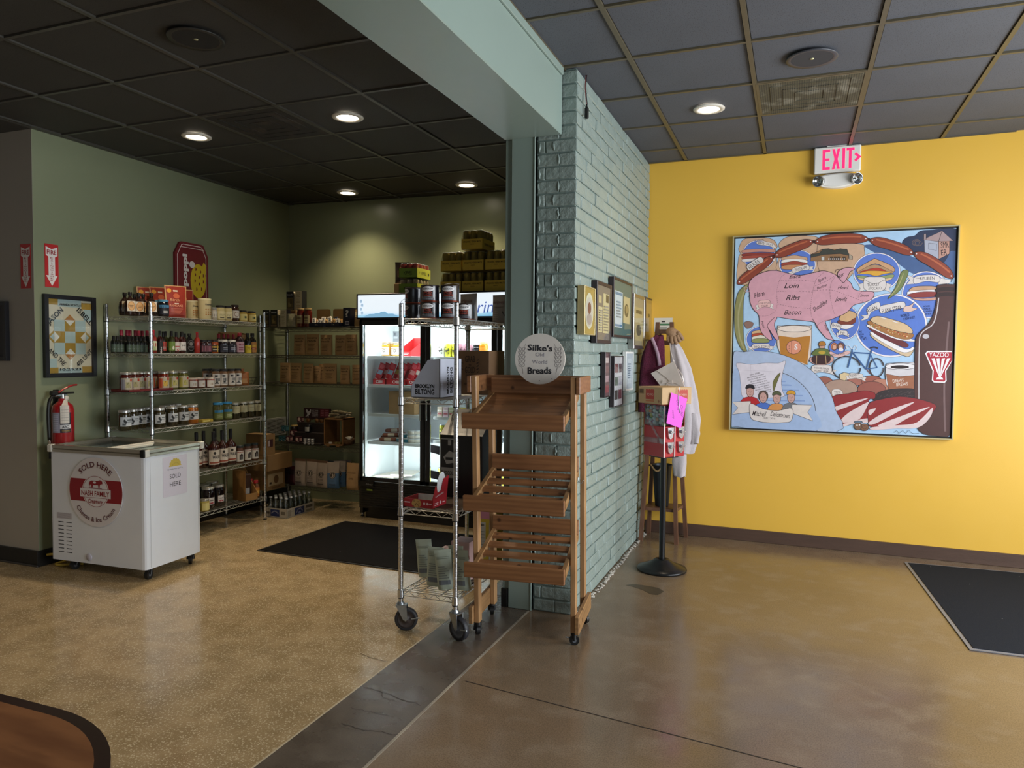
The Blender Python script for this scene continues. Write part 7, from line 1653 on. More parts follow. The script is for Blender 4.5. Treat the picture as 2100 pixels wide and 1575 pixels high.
for i, (u, c2) in enumerate(((772, '8fb0cc'), (783, 'd9a8a8'), (793, '8fb0cc'), (809, 'c9a04a'), (817, 'd98a8a'), (827, '9c2630'), (838, 'd98a8a'), (848, 'e8dccc'))):
 o = fput('rb' + c2, mk_redbag(c2), u, ZS1[1] + .018, '%s red snack bag on the second fridge shelf' % ordl(i, 8), 'red snack bags', y=5.77 + .06 * (i % 2), rz=.0); o.rotation_euler = (-.12, .34, .1)
for i, (u0, u1) in enumerate(((766, 791), (793, 832), (836, 857))):
 x0, x1 = xpx(u0, 5.73, ZS1[1]), xpx(u1, 5.73, ZS1[1]); w_ = x1 - x0
 mb = tray(w_, .16, .052, .003, mat('red_card_bright', 'c0282c')); mb.text('Olli', frame((0, -.08, 0)), 0, .014, .026, ink('efe6e2'), w=min(.07, w_ * .6), off=.0006, bold=.02)
 o = mb.build('display_tray', None, ((x0 + x1) / 2, 5.80, ZS1[1] + .001)); tag(o, '%s red card tray on the second fridge shelf' % ORD[i], 'tray', 'red trays on the second fridge shelf')
def wcar(nm, u0, u1, z, h, y, d, m, label, front=(), cat='box'):
 x0, x1 = xpx(u0, y, z), xpx(u1, y, z); t = carton(x1 - x0, d, h, m, front, name=nm, cat=cat); t.location = ((x0 + x1) / 2, y + d / 2, z + .001); t['label'] = label; return t
wcar('cardboard_box', 797, 850, ZS1[2], .205, 5.74, .22, M_KRAFT, 'plain brown cardboard box on the third fridge shelf')
mk_saus = lambda: vessel('sausage_pack', 'sausage', [(0, 0), (.014, .004), (.018, .02), (.018, .14), (.014, .158), (0, .165)], mat('smoked_sausage', 'a4583a', 0.3, var=0.3, scale=45, color2='7a3822'), None, None, (.05, .11, .018), ink('d9c8b0'), [], n=10)
for i, (u, z_, y_) in enumerate(((778, .0, 5.76), (790, .0, 5.80), (784, .036, 5.78), (797, .036, 5.83), (781, .0, 5.88), (790, .072, 5.82), (801, 0, 5.86))):
 o = fput('saus', mk_saus, u, ZS1[3] + z_ + .018, '%s wrapped smoked sausage in the fridge heap' % ORD[i], 'wrapped smoked sausages', y=y_); o.rotation_euler = (0, pi / 2, .25 + .12 * i)
mk_tub = lambda c: (lambda: vessel('cheese_tub', 'tub', [(0, 0), (.036, 0), (.042, .03), (0, .03)], ink(c, .35), [(.044, .03), (.044, .036), (0, .036)], ink('cdd5d8', .3), None, n=16))
for i, (u, z_, c) in enumerate(((822, 0, '2c7f96'), (836, 0, '2c7f96'), (826, .037, '3a92a8'))): fput('tub' + c, mk_tub(c), u, ZS1[3] + z_, ['left teal cheese tub in the fridge', 'right teal cheese tub in the fridge', 'teal cheese tub stacked on the other two'][i], 'teal cheese tubs', y=5.80)
for i in range(6): fput('tubw', mk_tub('d8d2c4'), 845 + (i % 2) * 9, ZS1[3] + (i // 2) * .037, '%s tub of the white stacks at the fridge divider' % ['bottom left', 'bottom right', 'middle left', 'middle right', 'top left', 'top right'][i], 'stacked white tubs', y=5.79 + (i % 2) * .02)
mk_flat = lambda: carton(.20, .26, .012, mat('flat_pack_film', 'c9bfae', 0.3, var=0.2, scale=40), [], name='frozen_pack', cat='packet')
for i in range(4): fput('flat', mk_flat, 792 + i * 13, .353 + i * .0125, '%s flat pack in the pile on the fridge floor' % ['lowest', 'second lowest', 'third lowest', 'topmost'][i], 'flat packs on the fridge floor', y=5.84 + (i % 2) * .03, rz=.15 * (i - 1.5))
mb = MB(); mb.box((-.035, -.002, 0), (.035, 0, .10), ink('9a9fa4')); draw(mb, frame((0, -.002, 0)), [(-.025, .03, .02, .05, 'c9ccd0'), (-.02, .06, .0, .085, '6d7278')]); a = at(778, 692, y=5.85)
tag(mb.build('grey_card', None, (a.x, 6.15, ZS1[0] + .14)), 'small grey card fixed inside the fridge left corner', 'card')
# cans and tubs of the middle bay
CC = [('d8d6cc', '2c2c2a'), ('c9c43a', '2a2a22'), ('b9bcc0', '55555a'), ('a87a84', '5a3a44'), ('b58a94', '6a4450'), ('9c8a90', '5a4a50'), ('8f8a8c', '5a5658')]
def mk_fcan(c, d): return lambda: can(.031, .120, c, [('D', -.014, .085, .007, .006, d), ('D', .012, .07, .006, .007, d), ('D', -.01, .05, .007, .006, d), ('D', .013, .035, .006, .005, d), (-.02, .055, .02, .062, d)], 'drink_can')
rowc = [(906, 0), (920, 1), (934, 1), (945, 3), (953, 4), (961, 3)]
for i, (u, c) in enumerate(rowc):
 for j in range(3): fput('fc%d' % c, mk_fcan(*CC[c]), u + j * 9, ZS2[0] + .001, 'drink can %s, %s, on the middle bay top fridge shelf' % (ORD[i], ['front row', 'second row', 'third row'][j]), 'drink cans in the middle fridge bay', y=5.75 + j * .075)
mk_bj = lambda: jar(.034, .11, '1c1a1c', '1a1a1a', '26262a', (.1, .65), 1.1, [('D', 0, .04, .015, .018, 'b8b8bc')]); fput('bj', mk_bj, 978, ZS2[0], 'black jar among the cans in middle fridge bay', y=5.75)
mk_oj = lambda: jar(.038, .135, 'd97a1c', 'c9a070', 'e08a2a', (.1, .65), 1.1, [(-.02, .05, .02, .06, 'f0c07a'), (-.02, .03, .02, .036, 'b5581a')]); fput('oj', mk_oj, 992, ZS2[0], 'bright orange juice jar right of the cans in fridge', y=5.75)
for i, u in enumerate((906, 919, 932)): fput('fc0', mk_fcan(*CC[0]), u, ZS2[1], 'white spotted can, %s, on the second shelf of middle bay' % ordl(i, 3), 'white cans on the second shelf', y=5.75)
for i, (u, c) in enumerate(((905, 'c9b8a4'), (917, 'd9c0c8'), (929, 'c9cfae'), (941, 'd8cf4a'), (950, 'd8c92c'))):
 w = carton(.05, .06, .085, ink(c, .4), [(-.02, .02, .02, .035, 'b05a60' if i < 3 else '7a7a2a'), (-.02, .05, .02, .06, 'f0ece4')], name='dip_tub', cat='tub'); z = ZS2[2]; w.location = (xpx(u, 5.75, z), 5.75, z + .001); w['label'] = '%s small dip carton on the third shelf of middle bay' % ordl(i, 5); w['group'] = 'dip cartons'
for i, (u, z_) in enumerate(((908, ZS2[3]), (905, .353), (917, .353), (1030, .353), (958, .353), (946, ZS2[3]))): fput('fc1', mk_fcan(*CC[1]), u, z_ + .001, ['yellow spotted can alone on fourth fridge shelf', 'yellow can at left of the middle bay floor', 'second yellow can on the middle bay floor', 'yellow can on the right bay floor beside the post', 'yellow can low in the bay behind the display', 'yellow can behind the chrome cart post'][i], 'yellow spotted cans', y=5.75, scale=(1, 1, 1.15))
# ================================================================ drink cases on top of the fridge
def case(name, w_, d_, th, nx_, ny_, r, hc, mtray, canm, topm, front, right, label, loc, rz=0.0, grp=None):
 t = thing(name, label, 'drink case', loc, rz, grp)
 mb = tray(w_, d_, th, .0025, mtray); mb.build('tray', t)
 k = 'case_can_%s' % name
 if k not in PROTO:
  cm = MB(); cm.lathe([(0, .003), (r * .9, .003), (r, .012), (r, hc - .02), (r * .84, hc - .004)], canm, 12); cm.lathe([(r * .84, hc - .004), (r * .84, hc), (r * .78, hc - .004), (0, hc - .004)], topm, 12); PROTO[k] = cm.mesh('can')
 for i in range(nx_):
  for j in range(ny_):
   o = bpy.data.objects.new('can', PROTO[k]); COL.objects.link(o); o.parent = t; o.location = (-w_ / 2 + .003 + (i + .5) * (w_ - .006) / nx_, -d_ / 2 + .003 + (j + .5) * (d_ - .006) / ny_, .002)
 mb = MB(); draw(mb, frame((0, -d_ / 2, 0)), front, .0003); draw(mb, frame((w_ / 2, 0, 0), (0, 1, 0)), right, .0003); mb.build('print', t)
 mb = MB(); e = .004; z2 = hc + .004
 P = [(-w_ / 2, -d_ / 2, th), (w_ / 2, -d_ / 2, th), (w_ / 2, d_ / 2, th), (-w_ / 2, d_ / 2, th), (-w_ / 2 + .012, -d_ / 2 + .012, z2), (w_ / 2 - .012, -d_ / 2 + .012, z2), (w_ / 2 - .012, d_ / 2 - .012, z2), (-w_ / 2 + .012, d_ / 2 - .012, z2)]
 mb.add(P, [(0, 1, 5, 4), (1, 2, 6, 5), (3, 0, 4, 7), (4, 5, 6, 7)], M_FILM); mb.build('shrink_film', t); return t
mY = mat('mate_yellow_card', 'c2a636', 0.5, var=0.06); mG = mat('green_card', '6f8f2c', 0.45, var=0.04)
fa = [('T', 'ORGANIC YERBA MATE', .0, .058, .014, .165, '4a3c18'), ('T', 'classic', .0, .040, .008, .04, '6a5420')]; ra = [('T', 'YERBA MATE', .0, .035, .018, .20, '3a3018')]
canY = mat('mate_can', '8c7a34', 0.3, 0.3, var=0.12, scale=40); canT = mat('can_top_b9bcc0', 'b9bcc0', 0.25, 0.8)
zF = 2.024; pit = .176
def ycase(u, lvl, label, yy=5.76):
 z = zF + lvl * pit; x = xpx(u, 5.63, z + .05); return case('mate_case', .196, .262, .088, 3, 4, .031, .158, mY, canY, canT, fa, ra, label, (x, yy, z), 0, 'yellow drink cases on the fridge')
ycase(924.5, 0, 'yellow drink case, bottom row left, behind the stacked tins'); ycase(969, 0, 'yellow drink case, middle of the bottom row on the fridge'); ycase(1016, 0, 'yellow drink case, bottom row right, beside the grey post')
ycase(925, 1, 'yellow drink case, second row left, on the fridge'); ycase(970, 1, 'yellow drink case, middle of the second row on fridge'); ycase(1017, 1, 'yellow drink case, second row right, beside the grey post')
ycase(968, 2, 'yellow drink case alone at the top of the stack')
canR = mat('popcorn_can_red', '9c3a34', 0.3, 0.3, var=0.2, scale=30); canW = mat('popcorn_can_pale', 'a89a80', 0.3, 0.3, var=0.2, scale=30)
pf_, pr_ = [('T', 'POPWELL', .0, .026, .030, .085, '1c2410'), (-.03, .014, .03, .017, '1c2410')], [('T', 'POPWELL', .0, .028, .026, .09, '2c3414'), ('D', .085, .04, .014, .014, '2c3414'), ('D', -.085, .045, .014, .010, '8a963c')]
for lv, nm, cm, lb in ((0, 'soda_case', canW, 'lower green and yellow soda case on the fridge left side'), (1, 'cherry_soda_case', canR, 'upper green and yellow soda case with red cans on fridge')):
 z = zF + lv * .135; case(nm, .182, .245, .083, 3, 4, .029, .122, mG, cm, canT, pf_, pr_, lb, (xpx(837, 5.64, z + .05), 5.76, z), 0, 'green soda cases')
 if lv == 0: ZP = z
mY2 = mat('lime_card', 'a8b03c', 0.45, var=0.04)
for o in [o for o in COL.objects if o.get('group') == 'green soda cases']:
 mb = MB(); mb.rect(-.122, 0.0, .122, .083, frame((.0912, 0, 0), (0, 1, 0)), mY2, .00005); mb.build('side_panel', o)
place('chips', lambda: pouch(.13, .20, .07, mat('black_foil_bag', '2c221c', 0.3, var=0.2, scale=30), [(-.04, .06, .04, .12, '5a4030')], 'chip_bag', 'bag', seed=41), (xpx(816, 5.85, 2.2), 5.93, 2.135), .4, 'dark foil snack bag behind the upper soda case')
wcar('cardboard_box', 808, 826, zF, .11, 5.88, .18, M_KRAFT, 'small tan box behind the lower soda case on the fridge')
# ================================================================ narrow chrome cart in the gangway
LC = [.219, .665, 1.262, 1.684]
ct = wire_unit('wire_shelf_cart', 'narrow chrome wire cart on big casters beside the grey post', 'cart', (-1.797, 3.845, 0), pi / 2, .85, .325, LC, 1.765, M_WIRE, zbot=.150, feet=False)
M_TYRE = mat('dark_tyre', '26262a', 0.55, var=0.1); M_STEEL = mat('zinc_bracket', '9aa0a4', 0.3, 0.85, var=0.15, scale=40)
M_HUB = mat('grey_wheel_hub', '5c6068', 0.45, var=0.15)
def big_caster(lx, ly, a, hub):
 d = bpy.data.objects.new('caster', None); COL.objects.link(d); d.parent = ct; d.location = (lx, ly, 0)
 r = .0625; ax = V((cos(a), sin(a), 0)); tr = V((-ax.y, ax.x, 0)); c = V((0, 0, r)) + tr * .030
 R = ax.to_track_quat('Z', 'X').to_matrix().to_4x4(); M = Matrix.Translation(c) @ R
 mb = MB(); mb.lathe([(.048, -.015), (.058, -.016), (r, -.010), (r, .010), (.058, .016), (.048, .015)], M_TYRE, 28, M=M); mb.build('tyre', d)
 mb = MB(); mb.lathe([(0, -.016), (.014, -.016), (.018, -.010), (.040, -.008), (.048, -.014), (.048, .014), (.040, .008), (.018, .010), (.014, .016), (0, .016)], hub, 24, M=M); mb.tube(c - ax * .026, c + ax * .026, .006, M_STEEL, 8); mb.build('wheel', d)
 mb = MB()
 for s_ in (-1, 1):
  o_ = ax * (s_ * .021); q = [V((0, 0, .142)) - tr * .024, V((0, 0, .142)) + tr * .034, c + tr * .010 + V((0, 0, .0)), c - tr * .012 + V((0, 0, -.002))]
  P = [p + o_ for p in q] + [p + o_ * 1.12 for p in q]; mb.add(P, [(0, 1, 2, 3), (7, 6, 5, 4), (0, 4, 5, 1), (1, 5, 6, 2), (2, 6, 7, 3), (3, 7, 4, 0)], M_STEEL)
 mb.box((-.024, -.026, .138), (.024, .034, .143), M_STEEL, .002, M=Matrix.Rotation(a, 4, 'Z')); mb.tube((0, 0, .143), (0, 0, .156), .023, M_STEEL, 14, .017); mb.build('fork', d)
 mb = MB(); mb.tube(c + ax * .02 + tr * .03 + V((0, 0, .005)), c + ax * .02 + tr * .075 + V((0, 0, .012)), .004, M_STEEL, 6); mb.build('brake_lever', d)
big_caster(-.425, .1625, radians(200), mat('rusty_hub', '3c3330', 0.5, var=0.2)); big_caster(-.425, -.1625, radians(160), M_HUB); big_caster(.425, .1625, radians(185), M_HUB); big_caster(.425, -.1625, radians(175), M_HUB)
def cput(key, mk, u, y, lvl, label, grp=None, rz=0.0, dz=0.0, scale=None): return place(key, mk, (xpx(u, y, LC[lvl]), y, LC[lvl] + .001 + dz), rz, label, grp, scale)
mk_tin = lambda: tin(.0485, .089, '15161d', '2a1c18', [('D', .0, .067, .036, .014, 'e4e2e2'), ('T', 'CACKALACKY', .0, .0635, .008, .060, '16161c'), ('T', 'SPICED', 0, .042, .010, .046, 'b04a34'), ('T', 'PEANUTS', 0, .029, .009, .052, 'b04a34'), (-.03, .022, .03, .024, 'b8b4b4'), (-.034, .010, .034, .017, '6d6a70')])
TR = .12
for i, (u, y, n, rz) in enumerate(((849, 3.62, 2, -.9), (882, 3.515, 2, TR), (923, 3.545, 2, TR), (954.5, 3.66, 1, TR + .1))):
 for k in range(n): cput('tin', mk_tin, u, y, 3, 'black peanut tin, %s stack, %s' % (['leftmost', 'second', 'third', 'rightmost'][i], (['bottom', 'top'][k] if n > 1 else 'single tin') + ', on the chrome cart'), 'black peanut tins', rz + (.05 * k), k * .0905)
mb = MB(); mb.add([(-.04, 0, 0), (.02, -.01, .004), (.045, .01, .0), (.03, .05, .006), (-.03, .04, .012)], [(0, 1, 2, 3, 4)], ink('dcdcdc')); o = mb.build('paper_scrap', None, (xpx(925, 3.55, 1.87), 3.545, LC[3] + .186)); tag(o, 'torn white paper scrap lying on the third tin stack', 'paper')
M_GP = mat('grey_foil_pouch', '76726e', 0.35, 0.3, var=0.08)
mk_gp = lambda: pouch(.115, .150, .05, M_GP, [('T', 'airigoos', -.01, .105, .016, .085, '4c2c2c'), (-.04, .085, .03, .089, '5a504c'), ('P', [(.02, .06), (.05, .075), (.045, .03)], '2c2624')] + [(-.045, .02 + k * .01, -.005, .022 + k * .01, '97928c') for k in range(5)], seed=51)
cput('gp', mk_gp, 961, 3.90, 3, 'left grey foil pouch standing behind the tins on cart', 'grey foil pouches', -.3, 0, (1.1, 1, 1.1)); cput('gp', mk_gp, 1027, 4.12, 3, 'right grey foil pouch on the cart beside the post', 'grey foil pouches', -.2, 0, (1, 1, 1.15))
# slanted white carton with bold black lettering
M_WC = mat('white_carton', 'b9bdca', 0.5, var=0.03)
x0, x1 = xpx(843, 3.46, LC[2]), xpx(902, 3.46, LC[2]); w_ = x1 - x0; yb = ypx(946, x1, LC[2]); d_ = yb - 3.46; H_ = .208
t = thing('display_carton', 'white slant-topped carton with bold black lettering on the cart', 'box', (x0, 3.46, LC[2] + .001))
out = [(0, 0), (w_, 0), (w_, H_ * .995), (w_ * .58, H_ * .97), (0, .29 * H_)]
mb = MB(); f1 = frame((0, 0, 0)); f2 = frame((0, d_, 0)); mb.prism(out, frame((0, .003, 0)), M_WC, 0, .003); mb.prism(out, f2, M_WC, 0, .003); mb.box((w_ - .003, 0, 0), (w_, d_, H_), M_WC); mb.box((0, 0, 0), (w_, d_, .003), M_WC); mb.box((0, 0, 0), (.003, d_, .29 * H_), M_WC)
mb.add([(w_ * .58, 0, H_ * .97), (w_, 0, H_), (w_, d_, H_), (w_ * .58, d_, H_ * .97)], [(0, 1, 2, 3)], M_CARD); mb.build('carton', t)
mb = MB(); kk = ink('1c1c20'); mb.text('BROOKLYN', f1, w_ * .48, .052, .019, kk, w=w_ * .66, off=.0008, bold=.045); mb.text('BILTONG', f1, w_ * .48, .018, .027, kk, w=w_ * .66, off=.0008, bold=.03)
fs = frame((w_, 0, 0), (0, 1, 0)); mb.text('BROOKLYN', fs, .052 * 2, H_ * .44, .022, kk, w=H_ * .70, off=.0008, bold=.045, rot=pi / 2); mb.text('BILTONG', fs, .075 * 2, H_ * .44, .028, kk, w=H_ * .68, off=.0008, bold=.03, rot=pi / 2)
mb.text('TENDER STEAK SLICES', fs, d_ * .86, H_ * .45, .012, ink('55586a'), w=H_ * .66, off=.0008, rot=pi / 2); mb.build('lettering', t)
def wbox(nm, u0, u1, lvl, vtop, y, d, m, label, front=(), xr=None):
 z = LC[lvl] + .001; a = xpx(u0, y, z); b = xr if xr is not None else xpx(u1, y, z); h = at(u0, vtop, y=y).z - z
 t = carton(b - a, d, h, m, front(b - a, h) if callable(front) else front, name=nm); t.location = ((a + b) / 2, y + d / 2, z); t['label'] = label; return t, b - a, h
def gold(w_, h): return [('T', 'GRAB', -w_ * .10, h * .74, h * .14, w_ * .32, '3a2818'), ('T', 'the', -w_ * .10, h * .655, h * .05, w_ * .08, '3a2818'), ('T', 'GOLD', -w_ * .10, h * .49, h * .14, w_ * .32, '3a2818'), ('T', 'SNACK BAR', -w_ * .10, h * .40, h * .055, w_ * .26, '3a2818'), ('T', 'BALANCED NUTRITION', -w_ * .08, h * .22, h * .04, w_ * .42, '3a2818')] + [('P', [(-w_ * .10 + s * (w_ * .20 + .006 * c), h * z), (-w_ * .10 + s * (w_ * .20 + .022), h * (z + .05)), (-w_ * .10 + s * (w_ * .20 + .012), h * (z - .01))], '3a2818') for s in (-1, 1) for z, c in ((.50, 1), (.57, 0), (.64, 0), (.71, 0), (.78, 1))]
wbox('snack_bar_box', 938, 1033, 2, 719, 3.885, .24, mat('brown_cardboard_dark', '6f5236', 0.7, var=0.05), 'brown lettered snack bar carton on the cart second shelf', gold, xr=-1.648)
# cookie box on the third shelf
mR = mat('cookie_box_red', '9c1c26', 0.4, var=0.03); mWi = mat('card_inside_white', 'cfd2d2', 0.5, var=0.02)
t = thing('cookie_box', 'open red printed cookie box with cut lid on the cart', 'box', (xpx(863, 3.50, LC[1]), 3.47, LC[1] + .001), -.04)
mb = MB(); ww, dd, hh = .178, .15, .045
mb.box((-ww / 2, 0, 0), (ww / 2, .003, hh), mR); mb.box((-ww / 2, dd - .003, 0), (ww / 2, dd, hh), mR); mb.box((-ww / 2, 0, 0), (-ww / 2 + .003, dd, hh), mR); mb.box((-ww / 2, 0, 0), (ww / 2, dd, .002), mR)
mb.box((-ww / 2 + .003, .003, .002), (ww / 2 - .003, dd - .003, .0035), mWi); mb.box((-ww / 2 + .003, dd - .0045, .003), (ww / 2 - .003, dd - .003, hh), mWi); mb.build('tray', t)
fs = frame((ww / 2, 0, 0), (0, 1, 0)); mb = MB(); mb.prism([(0, 0), (dd, 0), (dd + .03, .155), (dd * .80, .145), (dd * .62, .085), (dd * .38, .075), (dd * .25, .12), (.03, .105), (.0, .045)], fs, mR, -.003, 0); mb.build('side_panel', t)
mb = MB(); mb.prism([(p[0], p[1]) for p in ell(dd * .66, .125, .040, .062, 20, rot=-.35)], fs, mWi, -.006, -.0035); mb.build('cut_lid', t)
mb = MB(); f0 = frame((0, 0, 0)); mb.poly(ell(-.01, .020, .030, .026, 20, 0, pi), f0, ink('b08a4c'), .0006); mb.poly(ell(-.01, .020, .030, .019, 20, pi, 2 * pi), f0, ink('b08a4c'), .0006)
for k in range(9): mb.poly(ell(-.01 + random.uniform(-.02, .02), .020 + random.uniform(-.012, .016), .004, .003, 6), f0, ink('6b4422'), .001)
draw(mb, f0, [(-.085, .022, -.05, .028, 'd8b8b8'), ('D', .038, .024, .007, .007, 'd8b8b8'), ('D', .058, .024, .007, .007, 'd8b8b8'), (.066, .022, .084, .027, 'd8b8b8')]); draw(mb, fs, [('T', 'COOKIES', dd * .5, .060, .008, .09, 'd8b8b8', 8), (.02, .012, .06, .016, 'd8b8b8'), (.02, .022, .06, .026, 'd8b8b8'), (.10, .018, .13, .022, 'd8b8b8'), ('D', .08, .022, .007, .010, 'd8b8b8')]); mb.build('print', t)
for k in range(5):
 mb = MB(); mb.lathe([(0, 0), (.022, 0), (.024, .004), (.020, .008), (0, .009)], mat('cookie_wrap', '6b5a34', 0.3, var=0.4, scale=60, color2='2a2018'), 12); o = mb.build('wrapped_cookie', t); o.location = (-.05 + k * .027, .06 + (k % 2) * .035, .006 + (k % 3) * .004); o.rotation_euler = (.2 * (k % 3 - 1), .2, 0)
mb = MB(); mb.box((-.15, -.30, 0), (.13, .36, .0022), mat('brown_shelf_liner', '4c3a2a', 0.7, var=0.2, scale=15)); o = mb.build('shelf_liner', None, (-1.79, 3.80, LC[1] - .0005)); tag(o, 'worn brown liner board on the cart third shelf', 'liner')
# black chocolate display
t = thing('chocolate_display', 'black cardboard chocolate display with flaps on the cart', 'display', (-1.795, 3.80, LC[1] + .003))
mb = MB(); mb.box((-.125, 0, 0), (.145, .20, .36), M_FBLK, .002); mb.add([(-.125, 0, .36), (.145, 0, .36), (.145, .2, .50), (-.125, .2, .50), (-.125, .2, .36), (.145, .2, .36)], [(0, 1, 2, 3), (4, 3, 2, 5), (0, 3, 4), (1, 5, 2)], M_FBLK); mb.build('stand', t)
mb = MB()
for zz in (.09, .24): mb.add([(-.125, 0, zz), (-.125, 0, zz + .05), (-.16, -.05, zz + .065), (-.16, -.05, zz + .02)], [(0, 1, 2, 3), (3, 2, 1, 0)], M_FBLK)
mb.build('side_flap', t)
mb = MB(); fc = frame((0, -.002, 0)); draw(mb, fc, [(-.12, .11, .0, .34, '8a857c'), (-.114, .17, -.006, .334, '1c1a18'), ('T', 'CHOCOLATE', -.06, .128, .022, .112, '1c1a18'), ('P', [(-.10, .23), (-.06, .27), (-.02, .25), (-.03, .20), (-.08, .19)], '8a857c'), (-.07, .30, -.05, .33, '8a857c'), (-.085, .215, -.04, .23, '1c1a18')]); mb.build('print', t)
# bags and cartons on the lowest shelf
M_GB = mat('frosted_green_bag', 'a9b3a2', 0.4, var=0.12, scale=14)
GA = [(-.032, .03, .032, .055, '6a7076')] + [(-.03, .065 + k * .012, .028 - (k % 3) * .01, .069 + k * .012, '747a78') for k in range(6)] + [(-.034, .168, .034, .171, '7e8678'), (-.034, .177, .034, .179, '7e8678')]
mk_gb = lambda: pouch(.092, .215, .06, M_GB, GA, 'frosted_pouch', 'pouch', seed=61, flare=.05)
for i, (u, y, rz, ry) in enumerate(((875, 3.66, .15, -.10), (892, 3.53, .1, .02), (916, 3.51, .25, -.12), (938, 3.60, -.1, -.06), (951, 3.53, -.2, -.10))):
 o = cput('gb', mk_gb, u, y, 0, ['frosted green pouch farthest left on the cart bottom shelf', 'frosted green pouch, second from left, on cart bottom shelf', 'frosted green pouch leaning left in the front row', 'frosted green pouch behind the chrome cart post', 'frosted green pouch beside the bread rack leg'][i], 'frosted pouches', rz, .008); o.rotation_euler = (0, ry, rz)
mPk = mat('pink_carton', 'b59490', 0.5, var=0.05)
wbox('pink_box', 897, 925, 0, 1127, 3.72, .10, mPk, 'low pink carton behind the frosted pouches on the cart', [('D', 0, .12, .012, .016, '8a4a34')]); wbox('pink_box', 925, 962, 0, 1109, 3.70, .12, mPk, 'taller pink carton with cookie picture behind the frosted pouches', [('D', .03, .13, .028, .030, '7a4a30'), ('D', .03, .13, .02, .022, '9a6a44')])
def nutr(w_, h): return [(-w_ / 2, h * .80, w_ / 2, h, 'b57480'), (-w_ / 2 + .01, h * .15, w_ * .02, h * .74, 'b5b0a0'), (w_ * .2, h * .1, w_ * .42, h * .74, 'b5b0a0'), ('T', 'Nutrition', -w_ * .24, h * .68, h * .04, w_ * .36, '2a2820')] + [(-w_ / 2 + .014, h * (.20 + k * .055), w_ * .0, h * (.20 + k * .055) + .0018, '55524a') for k in range(8)] + [(-w_ / 2 + .014 + k * .008, h * .03, -w_ / 2 + .018 + k * .008, h * .12, '2a2820') for k in range(10)] + [('P', [(-w_ * .5, h * .86), (-w_ * .36, h * .94), (-w_ * .3, h * .84), (-w_ * .4, h * .80)], '2c1c20')]
wbox('cereal_carton', 975, 1034, 0, 1038, 4.00, .12, mat('yellow_pink_carton', 'b59a2c', 0.45, var=0.05), 'pink and yellow carton with nutrition panel behind the bread rack', nutr, xr=-1.65)
# ================================================================ wooden bread rack
br = thing('bread_rack', 'pine bread rack with sloping slatted shelves and round sign', 'rack', (-1.560, 3.505, 0), radians(6.5))
def wood(name, c1, c2, st, knots=True):
 m, nt, b, o = new_mat(name)
 mp = nt.nodes.new('ShaderNodeMapping'); mp.inputs['Scale'].default_value = st; nt.links.new(o, mp.inputs['Vector'])
 oi = nt.nodes.new('ShaderNodeObjectInfo'); ad = nt.nodes.new('ShaderNodeVectorMath'); ad.operation = 'ADD'; cb = nt.nodes.new('ShaderNodeCombineXYZ')
 mu = nt.nodes.new('ShaderNodeMath'); mu.operation = 'MULTIPLY'; mu.inputs[1].default_value = 30; nt.links.new(oi.outputs['Random'], mu.inputs[0]); nt.links.new(mu.outputs[0], cb.inputs[0]); nt.links.new(mu.outputs[0], cb.inputs[2])
 nt.links.new(mp.outputs[0], ad.inputs[0]); nt.links.new(cb.outputs[0], ad.inputs[1])
 n = noise_n(nt, ad.outputs[0], 3.0, 3); wv = nt.nodes.new('ShaderNodeTexWave'); wv.wave_type = 'RINGS'; wv.inputs['Scale'].default_value = .9; wv.inputs['Distortion'].default_value = 5.5; wv.inputs['Detail'].default_value = 2; wv.inputs['Detail Scale'].default_value = .8; nt.links.new(ad.outputs[0], wv.inputs['Vector'])
 base = mixc(nt, ramp(nt, wv.outputs['Fac'], [(0.25, 0.0), (0.95, 0.42)]), c1, c2); base = mixc(nt, ramp(nt, n.outputs['Fac'], [(0.35, 0.5), (0.6, 0.0)]), base, c2)
 if knots:
  v = nt.nodes.new('ShaderNodeTexVoronoi'); v.inputs['Scale'].default_value = 7; nt.links.new(o, v.inputs['Vector']); base = mixc(nt, ramp(nt, v.outputs['Distance'], [(0.06, 0.9), (0.11, 0.0)]), base, '3a1f10')
 nt.links.new(base, b.inputs['Base Color']); b.inputs['Roughness'].default_value = 0.42; bumpn(nt, b, n.outputs['Fac'], 0.12, 0.003); return m
WX = wood('pine_across_shaded', '8c603c', '6a4327', (1.5, 14, 14)); WZ = wood('pine_upright_lit', 'ad855a', '88623e', (14, 14, 1.5)); WY = wood('pine_deep', '97724a', '735434', (14, 2, 14))  # boards darkened and posts lightened to hold the light from the right
RW, RD, RH = .545, .30, 1.385
lean = lambda z: -.088 * z / RH
def skewbox(name, x0, x1, y0, y1, z0, z1, m, par=br, dy=None, b=.003):
 mb = MB(); mb.box((x0, y0, z0), (x1, y1, z1), m, b); f = dy or lean
 mb.v = [(x, y + f(z), z) for x, y, z in mb.v]; return mb.build(name, par)
for nm, x, y in (('front_post', 0, 0), ('front_post', RW - .028, 0), ('rear_post', 0, RD), ('rear_post', RW - .028, RD)): skewbox(nm, x, x + .028, y, y + .05, .068, RH, WZ)
for x in (-.022, RW): skewbox('side_foot_board', x, x + .022, -.03, RD + .09, .07, .165, WY)
for x in (-.022, RW): skewbox('top_side_board', x, x + .022, -.004, RD + .05, 1.300, RH + .002, WX)
skewbox('top_back_board', 0, RW, RD - .022, RD - .001, 1.300, RH, WX)
